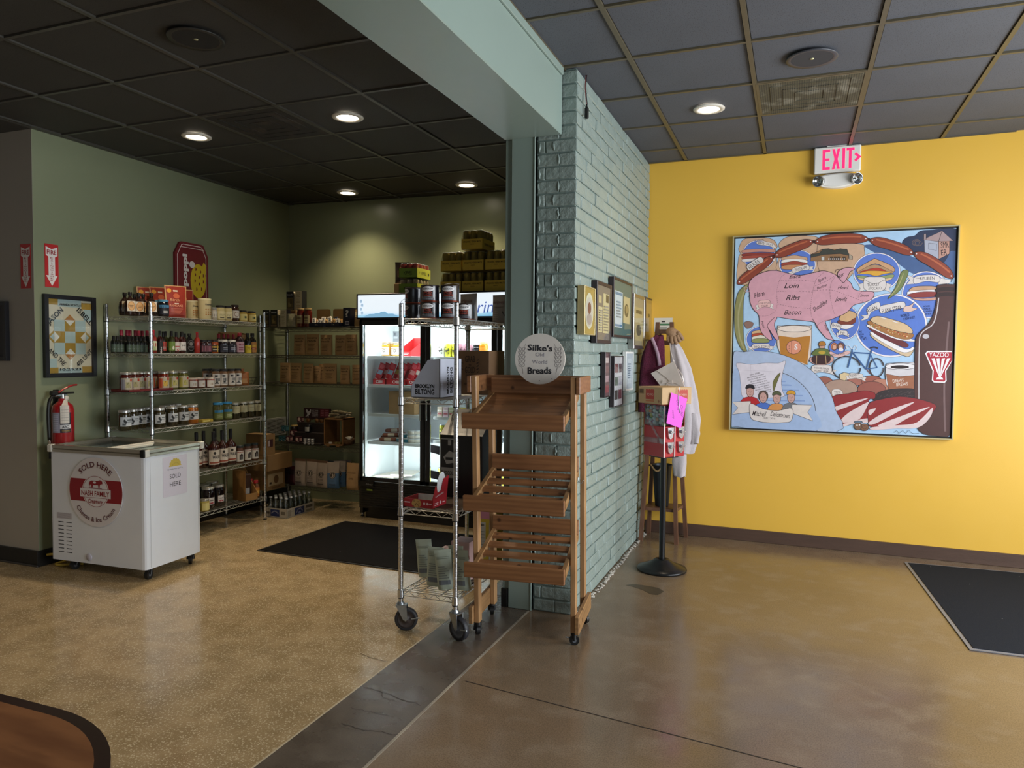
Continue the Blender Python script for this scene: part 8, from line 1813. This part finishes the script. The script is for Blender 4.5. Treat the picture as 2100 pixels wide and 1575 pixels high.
def traypart(z, solid):
 zf = z; zr = z + .085; f = .075
 skewbox('front_board', -.012, RW - .034, -.055 - f, -.033 - f, zf - .080, zf, WX, b=.004)
 skewbox('rear_board', .030, RW - .030, RD - .04, RD - .02, zr - .005, zr + .080, WX, b=.004)
 for x in (.030, RW - .052):
  mb = MB(); y0, y1 = -.033 - f, RD - .02; P = [(xx, yy + lean(z), zz) for xx in (x, x + .020) for yy, zz in ((y0, zf - .055), (y1, zr - .03), (y1, zr + .01), (y0, zf - .010))]
  mb.add(P, [(0, 3, 2, 1), (4, 5, 6, 7), (0, 1, 5, 4), (1, 2, 6, 5), (2, 3, 7, 6), (3, 0, 4, 7)], WY); mb.build('tray_side_rail', br)
 n = 4; y0, y1 = -.025 - f, RD - .045
 for k in range(n):
  t0, t1 = (k + (.02 if solid else .22)) / n, (k + (.98 if solid else .72)) / n
  P = []
  for xx in (.050, RW - .052):
   for tt in (t0, t1):
    for dz in (0, .012): P.append((xx, y0 + (y1 - y0) * tt + lean(z), zf - .035 + (zr - zf + .02) * tt + dz))
  mb = MB(); mb.add(P, [(0, 4, 5, 1), (2, 3, 7, 6), (0, 2, 6, 4), (1, 5, 7, 3), (0, 1, 3, 2), (4, 6, 7, 5)], WX); mb.build('shelf_slat', br)
traypart(1.205, True); traypart(.785, False); traypart(.437, False)
for i, (x, y) in enumerate(((.012, .02), (RW - .01, .02), (.0, RD + .03), (RW - .005, RD + .03))):
 d = bpy.data.objects.new('caster', None); COL.objects.link(d); d.parent = br; d.location = (x, y, 0); a = radians((30, 100, 20, 60)[i]); ax = V((cos(a), sin(a), 0)); q = V((0, 0, .026))
 mb = MB(); mb.tube(q - ax * .010, q + ax * .010, .026, M_BLKPL, 16); mb.tube(q - ax * .012, q + ax * .012, .012, M_HUB, 10); mb.build('wheel', d)
 mb = MB(); mb.tube((0, 0, .052), (0, 0, .070), .020, M_BLKPL, 10); mb.tube(q + ax * .015, V((0, 0, .056)) + ax * .012, .010, M_BLKPL, 6); mb.tube(q - ax * .015, V((0, 0, .056)) - ax * .012, .010, M_BLKPL, 6); mb.tube(q + ax * .012, q + V((-ax.y, ax.x, 0)) * .045 + V((0, 0, .012)), .004, M_STEEL, 5); mb.build('fork', d)
mb = MB(); c = V((RW + .005, .03 + lean(.85), .86)); mb.path(cr([c + V((0, 0, .02)), c + V((.004, 0, 0)), c + V((.018, 0, -.012)), c + V((.028, 0, .006))], 4), .0022, M_STEEL, 6); mb.build('hook', br)
# round bread sign
c = at(1107, 736, y=3.675); t = thing('bread_sign', 'round cream wooden sign with wheat ears atop the bread rack', 'sign', tuple(c), radians(8)); t.rotation_euler = (radians(-3), 0, radians(8))
r = .1355; mb = MB(); mb.prism(ell(0, 0, r, r, 48), FY, mat('cream_sign_board', 'cfc8be', 0.45, var=0.03), -.016, 0); mb.build('board', t)
mb = MB(); k1, k2 = ink('232227'), ink('8d8a92')
mb.text("Silke's", FY, 0, .32 * r, .22 * r, k1, w=1.0 * r, off=.001, bold=.03, rot=-.04); mb.text('Old', FY, 0, .10 * r, .15 * r, k2, w=.34 * r, off=.001); mb.text('World', FY, 0, -.19 * r, .15 * r, k2, w=.60 * r, off=.001); mb.text('Breads', FY, 0, -.58 * r, .25 * r, k1, w=.95 * r, off=.001, bold=.03, rot=.02)
for s_ in (-1, 1):
 mb.stroke([(s_ * .66 * r, -.58 * r), (s_ * .68 * r, -.42 * r), (s_ * .72 * r, -.32 * r)], .0016, FY, k1, .001)
 for k in range(5):
  y = (-.25 + k * .16) * r
  for q in (-1, 1):
   mb.stroke(ell((s_ * .72 + q * .065) * r, y, .045 * r, .07 * r, 10, rot=-q * .5), .0014, FY, ink('4a4548'), .001, closed=True); mb.stroke([((s_ * .72 + q * .08) * r, y + .05 * r), ((s_ * .72 + q * .16) * r, y + .22 * r)], .001, FY, ink('6a6466'), .001)
for x, y in ((.0, -.86), (.50, -.78)): mb.poly(ell(x * r, y * r, .022 * r, .022 * r, 8), FY, k1, .001)
mb.build('lettering', t)
# ================================================================ frames on the brick wall
def brick_frame(u0, u1, u, vt, vb, d, bar, m, matm, label, art, wash=0.0):
 xf = XW + d; y0, y1 = at(u0, vt, x=xf).y, at(u1, vt, x=xf).y; z1, z0 = at(u, vt, x=xf).z, at(u, vb, x=xf).z
 t = thing('framed_picture', label, 'picture frame'); f = frame((XW + .006, (y0 + y1) / 2, (z0 + z1) / 2), (0, 1, 0)); w_, h_ = y1 - y0, z1 - z0
 mb = MB(); frame_box(mb, w_, h_, bar, d - .006, f, m); mb.build('frame', t)
 mb = MB(); iw, ih = w_ / 2 - bar, h_ / 2 - bar; mb.box((-iw, -ih, .002), (iw, ih, d - .0125), matm, M=f); draw(mb, f, [tuple([a[0], a[1] * iw, a[2] * ih, a[3] * iw, a[4] * ih, a[5]]) if a[0] == 'D' else (a[0] * iw, a[1] * ih, a[2] * iw, a[3] * ih, a[4]) for a in art], d - .012); mb.build('print', t)
 mb = MB(); mb.box((-iw, -ih, d - .0085), (iw, ih, d - .0075), M_PANE, M=f); mb.build('pane', t)
M_GF = mat('gilt_frame', 'b9a878', 0.35, 0.3, var=0.1, scale=20); M_SF = mat('silver_frame', 'a8a6a2', 0.25, 0.9, var=0.06); M_BF = mat('dark_brown_frame', '2b2226', 0.35, var=0.08); M_WF = mat('white_frame', 'd8dad8', 0.4, var=0.02)
txt = lambda x0, x1, y0, y1, c='8a8474', n=9: [(x0, y0 + (y1 - y0) * k / n, x1 - (k % 3) * .04, y0 + (y1 - y0) * (k + .5) / n, c) for k in range(n)]
brick_frame(1200, 1222, 1200, 584.6, 686, .050, .006, M_GF, ink('b0934e'), 'gold box frame with an oval portrait, leftmost on the brick wall', [('D', 0, 0, .82, .80, 'd8d2b8'), ('D', 0, -.05, .66, .66, 'c9c0b4'), ('D', 0, .12, .34, .26, '7a4a44'), ('D', 0, -.36, .48, .24, 'a89a96')])
brick_frame(1225, 1255.6, 1225, 574, 703.5, .040, .022, M_BF, ink('77706c'), 'tall dark frame with newspaper clippings on the brick wall', [(-.75, .35, -.35, .62, 'c9b88c'), (-.8, -.72, -.2, .22, 'cdbf96'), (-.1, -.74, .78, .74, 'cdbf96'), (.3, .42, .72, .70, '4a453c')] + txt(-.02, .7, -.66, .34) + txt(-.72, -.28, -.66, .14))
brick_frame(1259.5, 1298, 1261, 567, 691, .042, .016, M_BF, ink('4f6e6c'), 'largest dark frame with teal mount on the brick wall', [(-.86, -.72, -.02, .62, 'c9d4dc'), (-.82, .48, -.06, .58, '5a86a8'), (-.82, -.68, -.06, -.60, '5a86a8'), (.06, -.52, .80, .50, 'c9b88c'), ('D', .42, -.02, .24, .26, '55503f'), ('D', .42, .02, .14, .16, 'a08c60')] + txt(-.7, -.2, -.35, .3, '7f909c', 6))
brick_frame(1301, 1323.5, 1301, 601, 715, .048, .026, M_SF, ink('a89878'), 'silver framed clipping on the brick wall beside the dark frame', [(-.8, -.8, .8, .62, 'c2ad7c'), (-.6, .35, .6, .5, '5c523c'), ('D', 0, -.35, .5, .25, '6a604c')])
brick_frame(1324.6, 1340.4, 1325, 608.6, 698, .034, .012, M_BF, ink('a8823e'), 'dark framed tan clipping nearest the yellow wall corner', [(-.7, -.8, .7, .8, 'b9934c'), ('D', 0, .2, .3, .1, '5a4a2a')])
brick_frame(1242, 1252.6, 1242, 722, 815.5, .036, .008, M_BF, ink('5a3036'), 'narrow black frame with red photo strip, lower row left', [(-.7, .55, .7, .8, 'c9b4b0'), (-.7, .1, .7, .4, '7a4a4c'), (-.7, -.35, .7, -.05, 'a8848a'), (-.7, -.85, .7, -.5, '8a3038')])
brick_frame(1260.6, 1279, 1261, 730, 835, .038, .006, M_BF, ink('c9c4c6'), 'tall black edged photo collage in the lower row', [(-.75, .35, -.05, .72, '7a4a4c'), (.15, .35, .8, .72, '5a4a4e'), (-.75, -.18, -.05, .18, '4a5a50'), (.15, -.18, .8, .2, 'a8a4ae'), (-.75, -.75, -.1, -.36, '4c4442'), (.1, -.75, .8, -.36, '6a3a40')])
brick_frame(1284.6, 1300, 1285, 721, 802, .034, .014, M_WF, ink('c9d0d8'), 'white framed certificate, lower row right', [(-.6, -.72, .6, .72, 'd8dee4')] + txt(-.4, .4, -.4, .5, '7c8a9c', 7))
# ================================================================ capsule vending machine
gm = thing('capsule_machine', 'red capsule vending machine on a black pedestal before the brick wall', 'vending machine', (-.835, 5.09, 0), radians(54))
M_PED = mat('black_pedestal', '17181a', 0.3, 0.3, var=0.06)
mb = MB(); mb.lathe([(0, 0), (.168, 0), (.172, .008), (.168, .018), (.13, .030), (.085, .052), (.055, .072), (.048, .078), (.024, .080)], M_PED, 40); mb.build('round_base', gm)
mb = MB(); mb.tube((0, 0, .07), (0, 0, .81), .021, M_PED, 16); mb.box((-.07, -.07, .795), (.07, .07, .806), M_PED); mb.build('pole', gm)
MRD = mat('vending_red', 'a81a20', 0.3, var=0.03, coat=0.3); S = .098
mb = MB(); mb.box((-S, -S, .806), (S, S, 1.015), MRD, .003); mb.build('cabinet', gm)
mb = MB(); mb.box((-.004, -S - .006, .806), (.004, -S, 1.015), mat('white_edge', 'd8c8c6', 0.4, var=0)); mb.box((-S - .002, -S - .004, .806), (-S + .006, -S, 1.16), MATS['white_edge']); mb.build('edge_strip', gm)
mb = MB(); G2 = glass_mat('capsule_window', 'eef2f2', alpha=0.12)
mb.box((-S, -S, 1.017), (S, -S + .002, 1.16), G2); mb.box((-S, -S, 1.017), (-S + .002, S, 1.16), G2); mb.build('window', gm)
mb = MB(); mb.box((S - .003, -S, 1.015), (S, S, 1.165), MRD); mb.box((-S, S - .003, 1.015), (S, S, 1.165), MRD); mb.box((-S, -S, 1.16), (S, S, 1.168), MRD, .002); mb.build('top_housing', gm)
rr_ = random.Random(9); cms = []
for c in ('c94a6a', '3f9a4a', 'c9b83a', '3a5ab0', '8a4ab0', 'd87a3a', '4aa0a8', 'c9c9c9', 'b0303a', '2a2a3a'):
 mb = MB(); mb.lathe([(0, -.0155)] + [(.0155 * cos(a), .0155 * sin(a)) for a in (-1.1, -.55, 0)] , ink(c, .2), 10); mb.lathe([(.0155 * cos(a), .0155 * sin(a)) for a in (0, .55, 1.1)] + [(0, .0155)], ink('c9ccd0' if c != 'c9c9c9' else '8ab04a', .15), 10); cms.append(mb.mesh('capsule'))
for iz in range(5):
 for a in range(6):
  for p in ((-S + .018, -S + .02 + a * .031), (-S + .02 + a * .031, -S + .018)):
   o = bpy.data.objects.new('capsule', rr_.choice(cms)); COL.objects.link(o); o.parent = gm; o.location = (p[0] + rr_.uniform(-.002, .003), p[1] + rr_.uniform(-.003, .003), 1.033 + iz * .0265 + (a % 2) * .006); o.rotation_euler = (rr_.uniform(0, 6), rr_.uniform(0, 6), 0)
M_COIN = mat('coin_mech_chrome', 'c4c6ca', 0.2, 0.9, var=0.25, scale=60)
for x in (-.05, .05):
 for z in (.975, .875):
  mb = MB(); mb.prism([(-.028, .035), (.028, .035), (.020, -.03), (0, -.045), (-.020, -.03)], frame((x, -S, z)), M_COIN, 0, .018); mb.tube((x, -S - .018, z + .005), (x, -S - .034, z + .005), .012, M_COIN, 10); mb.box((x - .022, -S - .040, z + .001), (x + .022, -S - .034, z + .009), M_COIN, .002); mb.build('coin_mechanism', gm)
mb = MB(); mt = glass_mat('packing_tape_clear', 'e9e9ee', alpha=0.3)
mb.rect(-.10, .90, .10, .935, frame((-S - .002, 0, 0), (0, -1, 0)), mt, .0005); mb.stroke([(-.09, 1.14), (-.02, 1.02), (.03, .96), (.09, .90)], .018, frame((-S - .002, 0, 0), (0, -1, 0)), mt, .001); mb.build('clear_tape', gm)
# upside-down soda carton and pink note
sc_ = thing('soda_carton', 'tan and red soda carton upside down on the capsule machine', 'box', (-.835, 5.09, 1.1685), radians(50))
mb = MB(); mb.box((-.13, -.125, -.0), (.13, .125, .115), mat('tan_soda_card', 'b59468', 0.6, var=0.04), .002); mb.build('carton', sc_)
mb = MB(); fl_ = frame((-.13, 0, 0), (0, -1, 0)); fr_ = frame((0, -.125, 0))
for f_, c0 in ((fl_, .0), (fr_, .05)):
 pts = [(c0 - .045 + .09 * k / 12, .098 + .004 * sin(k * 2.6)) for k in range(13)] + [(c0 + .045, .030), (c0 - .045, .030)]
 mb.poly(pts, f_, ink('a8382a'), .0005); mb.text('Coca-Cola', f_, c0, .070, .018, ink('d8b8a0'), w=.07, off=.001, rot=pi, shear=.3); mb.rect(c0 - .045, .014, c0 + .045, .024, f_, ink('b0663c'), .0005)
mb.rect(-.115, .065, -.065, .10, fl_, ink('8a6c46'), .0005)
for k in range(8): mb.rect(-.11 + k * .005, .07, -.108 + k * .005, .095, fl_, ink('2a2018'), .001)
mb.text('24', fl_, .10, .032, .022, ink('8a3428'), w=.026, off=.001, rot=pi); mb.build('print', sc_)
nt_ = thing('pink_note', 'bright pink handwritten note hanging on the capsule machine', 'note', (-.835, 5.09, 0), radians(50)); nt_.rotation_euler = (0, 0, radians(48))
f = frame((0, -.140, 0)); mb = MB(); mb.prism([(-.058, 1.250), (.080, 1.205), (.030, 1.005), (-.095, 1.045)], f, mat('pink_paper', 'd64fc4', 0.6, var=0.02), 0, .001); mb.build('paper', nt_)
mb = MB(); mb.text('Out of', f, -.01, 1.16, .022, ink('7a2a78'), w=.075, off=.0014, rot=-1.45, shear=.3); mb.text('Order', f, .025, 1.12, .022, ink('7a2a78'), w=.085, off=.0014, rot=-1.45, shear=.3); mb.text('sorry', f, -.045, 1.10, .018, ink('7a2a78'), w=.06, off=.0014, rot=-1.45, shear=.3); mb.build('handwriting', nt_)
mb = MB(); mb.path(cr([f @ V(p) for p in ((.01, 1.285, .002), (.0, 1.22, .004), (.008, 1.16, .004), (.018, 1.11, .004))], 4), .0028, ink('d8d4da'), 5); mb.build('string', nt_)
# ================================================================ wooden stand with coats
st = thing('coat_stand', 'worn four-legged wooden stand hung with coats in the corner', 'coat stand', (-.975, 5.965, 0))
WS = wood('worn_brown_wood', '6b4a36', '4c3226', (14, 14, 2), False)
top = {0: (-.060, -.045), 1: (.050, -.045), 2: (.045, .045), 3: (-.055, .045)}; ft_ = {0: (-.155, -.140), 1: (.130, -.140), 2: (.170, .120), 3: (-.140, .125)}
def leg_at(i, z): k = z / 1.765; return V((ft_[i][0] + (top[i][0] - ft_[i][0]) * k, ft_[i][1] + (top[i][1] - ft_[i][1]) * k, z))
for i in range(4):
 a, b2 = leg_at(i, 0.0), leg_at(i, 1.765 if i < 2 else 1.70); mb = MB(); hw, hd = .015, .021
 vs = [a + V((x, y, 0)) for x, y in ((-hw, -hd), (hw, -hd), (hw, hd), (-hw, hd))] + [b2 + V((x, y, 0)) for x, y in ((-hw, -hd), (hw, -hd), (hw, hd), (-hw, hd))]
 mb.add(vs, [(3, 2, 1, 0), (4, 5, 6, 7), (0, 1, 5, 4), (1, 2, 6, 5), (2, 3, 7, 6), (3, 0, 4, 7)], WS); mb.build('leg', st)
mb = MB(); zz = .262; P = [leg_at(i, zz) for i in range(4)]; mb.add([p + V((0, 0, -.012)) for p in P] + [p + V((0, 0, .012)) for p in P], [(3, 2, 1, 0), (4, 5, 6, 7), (0, 1, 5, 4), (1, 2, 6, 5), (2, 3, 7, 6), (3, 0, 4, 7)], WS); mb.build('lower_shelf', st)
for z in (1.60, 1.69): mb = MB(); mb.box(tuple(leg_at(0, z) + V((-.01, -.02, -.018))), tuple(leg_at(1, z) + V((.01, .0, .018))), WS, .002); mb.build('cross_bar', st)
# bucket with rope handle
bk = thing('bucket', 'tall dark galvanised bucket with rope handle on the stand', 'bucket', (-.985, 5.945, .2755))
M_BKT = mat('dark_galvanised', '3a3f45', 0.4, 0.7, var=0.2, scale=12)
mb = MB(); mb.lathe([(0, .004), (.050, .004), (.052, 0), (.054, .004), (.078, .33), (.081, .333), (.079, .339), (.075, .333), (.050, .008), (0, .008)], M_BKT, 28); mb.build('pail', bk)
mb = MB(); mb.path(cr([(-.10, -.025, .325), (-.085, -.05, .335), (-.05, -.085, .305), (-.02, -.095, .295), (.015, -.088, .33)], 5), .007, mat('jute_rope', '9c8058', 0.8, var=0.15, scale=90), 7); mb.build('rope_handle', bk)
def drape(rows, m, name, par=None, n=36, folds=9, amp=.010, seed=1, M=None):
 """cloth hanging in loose folds: rows of (z, cx, cy, rx, ry)"""
 r_ = random.Random(seed); ph = [r_.uniform(0, 6) for _ in range(3)]; mb = MB(); vs = []
 Z_ = []
 for k in range(len(rows) - 1):
  for s_ in range(3): t_ = s_ / 3; Z_.append(tuple(rows[k][i] + (rows[k + 1][i] - rows[k][i]) * t_ for i in range(5)))
 Z_.append(rows[-1])
 for j, (z, cx, cy, rx, ry) in enumerate(Z_):
  g = j / (len(Z_) - 1)
  for i in range(n):
   a = 2 * pi * i / n; f_ = 1 + (amp / max(.02, rx)) * (sin(a * folds + ph[0] + g * 1.5) + .6 * sin(a * (folds // 2) + ph[1] - g * 2)) * min(1, g * 2.5 + .15)
   vs.append((cx + rx * cos(a) * f_, cy + ry * sin(a) * f_, z + .006 * sin(a * 3 + ph[2])))
 N = len(Z_); fs = [(j * n + i, (j + 1) * n + i, (j + 1) * n + (i + 1) % n, j * n + (i + 1) % n) for j in range(N - 1) for i in range(n)]
 mb.add(vs, fs, m, True); mb.add(vs[:n], [tuple(range(n))], m, True); mb.add(vs[-n:], [tuple(reversed(range(n)))], m, True); return mb.build(name, par) if name else mb
M_FL = mat('plum_fleece', '52152f', 0.95, var=0.25, scale=70, bump=1.0, bscale=110)
pj = thing('fleece_jacket', 'plum curly fleece jacket hanging on the left of stand', 'jacket', (.008, -.065, 0))
drape([(1.655, -1.010, 5.86, .030, .030), (1.61, -1.035, 5.845, .060, .055), (1.50, -1.055, 5.84, .080, .065), (1.38, -1.06, 5.835, .092, .070), (1.20, -1.065, 5.83, .098, .075), (1.05, -1.065, 5.83, .095, .075)], M_FL, 'body', pj, amp=.011, seed=3, folds=6)
mb = MB(); mb.path(cr([(-1.055, 5.79, 1.635), (-1.025, 5.775, 1.57), (-1.00, 5.765, 1.50), (-.985, 5.762, 1.42)], 4), .014, mat('lilac_lining', '9a8090', 0.8, var=0.1, scale=50), 6, rs=None); mb.build('collar_lining', pj)
M_GJ = mat('pale_grey_fleece', 'b8b1b4', 0.9, var=0.04, scale=20, bump=0.25, bscale=60)
gj = thing('grey_sweatshirt', 'long pale grey sweatshirt hanging on the right of the stand', 'sweatshirt', (.008, -.065, 0))
drape([(1.60, -.895, 5.88, .025, .03), (1.54, -.875, 5.88, .045, .045), (1.40, -.84, 5.875, .075, .055), (1.20, -.81, 5.87, .098, .060), (1.00, -.79, 5.87, .108, .065), (.86, -.795, 5.87, .100, .065), (.74, -.81, 5.87, .082, .06)], M_GJ, 'body', gj, amp=.013, seed=8, folds=5)
drape([(1.05, -.735, 5.84, .035, .03), (.90, -.715, 5.84, .040, .032), (.82, -.72, 5.84, .030, .03)], M_GJ, 'sleeve', gj, amp=.006, seed=5, folds=4, n=20); drape([(.78, -.83, 5.85, .055, .035), (.66, -.835, 5.85, .060, .035), (.55, -.83, 5.85, .040, .03)], M_GJ, 'sleeve', gj, amp=.007, seed=6, folds=4, n=22)
# glove
gl = thing('glove', 'tan knitted glove draped over the top of the stand', 'glove'); M_GL = mat('tan_glove', '94765a', 0.85, var=0.12, scale=40, bump=0.4, bscale=90)
A = lambda u, v, y=5.80: at(u, v, y=y)
mb = MB(); mb.path([A(1368, 676), A(1374, 680), A(1382, 686), A(1388, 694)], .02, M_GL, 14, rs=[.020, .042, .046, .036]); mb.build('palm', gl)
for nm, pts, r_ in (('finger', ((1378, 690), (1378, 699), (1380, 706)), .0165), ('finger', ((1384, 690), (1386, 700), (1389, 706)), .0165), ('finger', ((1389, 687), (1393, 697), (1395, 702)), .0155), ('finger', ((1390, 682), (1397, 690), (1401, 698)), .0145), ('thumb', ((1372, 688), (1370, 695), (1373, 702)), .014)):
 mb = MB(); P = [A(u, v, 5.775 + (.01 if nm == 'thumb' else 0)) for u, v in pts]; mb.path(cr(P, 3), r_, M_GL, 10, rs=[r_ * (1.15 - .35 * k / 6) * (.55 if k == 6 else 1) for k in range(7)]); mb.build(nm, gl)
# purse
pu = thing('purse', 'pale metallic flap purse hanging by its strap before the sweatshirt', 'purse', (.008, -.10, 0)); M_PU = mat('champagne_leather', 'd6cac0', 0.3, 0.5, var=0.1, scale=9)
c = at(1372, 769, y=5.765); f = frame(tuple(c), (1, 0, 0)) @ Matrix.Rotation(radians(-60), 4, 'Z')
ff = frame(tuple(c)); q = [at(u, v, y=5.765) for u, v in ((1338, 765), (1384, 741), (1408, 797), (1362, 796))]; loc = [(p.x - c.x, p.z - c.z) for p in q]
mb = MB(); mb.prism(loc, ff, M_PU, -.025, .012); mb.build('pouch_body', pu)
mb = MB(); fl2 = [loc[1], (loc[1][0] * .25 + loc[0][0] * .75, loc[1][1] * .25 + loc[0][1] * .75), (-.01, -.02), (.02, -.055), (.06, -.06), loc[2]]; mb.prism(fl2, ff, M_PU, .012, .017); mb.stroke(fl2[1:5], .003, ff, ink('7c6a5c', .3), .0178); mb.build('flap', pu)
mb = MB(); bx = (.0, -.055)
for s_ in (-1, 1): mb.prism([bx, (s_ * .035, bx[1] + .018), (s_ * .04, bx[1] - .010)], ff, M_PU, .017, .026); mb.prism([bx, (s_ * .02, bx[1] - .04), (s_ * .008, bx[1] - .045)], ff, M_PU, .017, .022)
mb.build('bow', pu)
mb = MB(); mb.path(cr([at(1384, 742, y=5.76), at(1378, 722, y=5.77), at(1376, 704, y=5.79)], 4), .004, M_PU, 6); mb.path(cr([at(1392, 756, y=5.76), at(1400, 768, y=5.755), at(1404, 785, y=5.76)], 4), .004, M_PU, 6); mb.build('strap', pu)
# card on the yellow wall
a, b2 = atw(1342, 652), atw(1379, 680); t = thing('wall_card', 'small white card with green band on the yellow wall behind the stand', 'card')
mb = MB(); f = frame(((a.x + b2.x) / 2, yw_y((a.x + b2.x) / 2, .0005), (a.z + b2.z) / 2), YEX); w_, h_ = b2.x - a.x, a.z - b2.z; mb.box((-w_ / 2, -h_ / 2, 0), (w_ / 2, h_ / 2, .001), ink('d8d4c8'), M=f); draw(mb, f, [(-w_ * .4, -.06 * h_, w_ * .4, .08 * h_, '4a7a54'), (-.1 * w_, .18 * h_, .1 * w_, .28 * h_, '2c2c2a'), (-.2 * w_, -.3 * h_, .2 * w_, -.2 * h_, '77736a')], .001); mb.build('card_sheet', t)
# ================================================================ mats, table
def carpet(name, c):
 m, nt, b, o = new_mat(name); n = noise_n(nt, o, 420, 2); n2 = noise_n(nt, o, 5, 4); base = mixc(nt, n.outputs['Fac'], tuple(x * .55 for x in lin(c)[:3]) + (1,), tuple(min(1, x * 1.6) for x in lin(c)[:3]) + (1,))
 v = nt.nodes.new('ShaderNodeTexVoronoi'); v.inputs['Scale'].default_value = 9; nt.links.new(o, v.inputs['Vector']); base = mixc(nt, ramp(nt, v.outputs['Distance'], [(0.015, 1.0), (0.03, 0.0)]), base, 'c9c9c9')
 nt.links.new(base, b.inputs['Base Color']); b.inputs['Roughness'].default_value = 0.9; b.inputs['Specular IOR Level'].default_value = 0.12; bumpn(nt, b, n.outputs['Fac'], 0.7, 0.004); return m
def mat_rug(label, P, edge, cm, em):
 t = thing('floor_mat', label, 'mat'); fz_ = frame((0, 0, 0), (1, 0, 0), (0, 1, 0)); mb = MB(); mb.prism(P, fz_, em, 0.0015, .006); mb.build('rubber_border', t)
 c0 = sum((V(p) for p in P), V((0, 0))) / 4; Q = []
 for i, p in enumerate(P):
  d1 = (V(P[i - 1]) - V(p)).normalized(); d2 = (V(P[(i + 1) % 4]) - V(p)).normalized(); Q.append(tuple(V(p) + (d1 + d2) * edge))
 mb = MB(); mb.prism(Q, fz_, cm, .006, .009); mb.build('carpet_pile', t)
MC1, MC2 = carpet('black_carpet', '110e0c'), carpet('slate_carpet', '1f2228')
mat_rug('long black carpet mat on the market floor before the fridge', [(-3.750, 4.385), (-2.20, 4.345), (-2.16, 5.44), (-3.695, 5.46)], .018, MC1, mat('mat_edge_dark', '1e1a18', 0.5, var=.05))
mat_rug('grey-edged dark entrance mat beside the yellow wall', [(.870, 4.285), (2.75, 4.33), (2.66, 6.02), (.779, 5.950)], .022, MC2, mat('mat_edge_grey', '77777c', 0.4, var=.05))
M_TT = wood('table_wood', '93603a', '6a3c20', (2.5, 10, 10), False); M_TB = mat('dark_table_edge', '33201c', 0.3, var=0.15, scale=6)
tt = thing('table', 'wooden table with rounded dark-edged corner at lower left', 'table'); ox, oy = -1.02, 1.058; R0 = .40
def outl(e): return [(-2.3, oy - e), (ox - R0, oy - e)] + [(ox - R0 + (R0 - e) * sin(a), oy - R0 + (R0 - e) * cos(a)) for a in [pi / 2 * k / 16 for k in range(1, 17)]] + [(ox - e, .25), (-2.3, .25)]
ftz = frame((0, 0, 0), (1, 0, 0), (0, 1, 0)); mb = MB(); mb.prism(outl(0.0)[::-1], ftz, M_TB, .712, .7490); mb.build('edge_band', tt)
mb = MB(); mb.prism(outl(0.027)[::-1], ftz, M_TT, .749, .7505); mb.build('table_top', tt)
mb = MB(); mb.tube((-1.75, .62, .02), (-1.75, .62, .712), .035, M_PED, 16); mb.lathe([(0, 0), (.25, 0), (.25, .012), (.06, .03), (0, .03)], M_PED, 32, c=(-1.75, .62, 0)); mb.build('pedestal', tt)
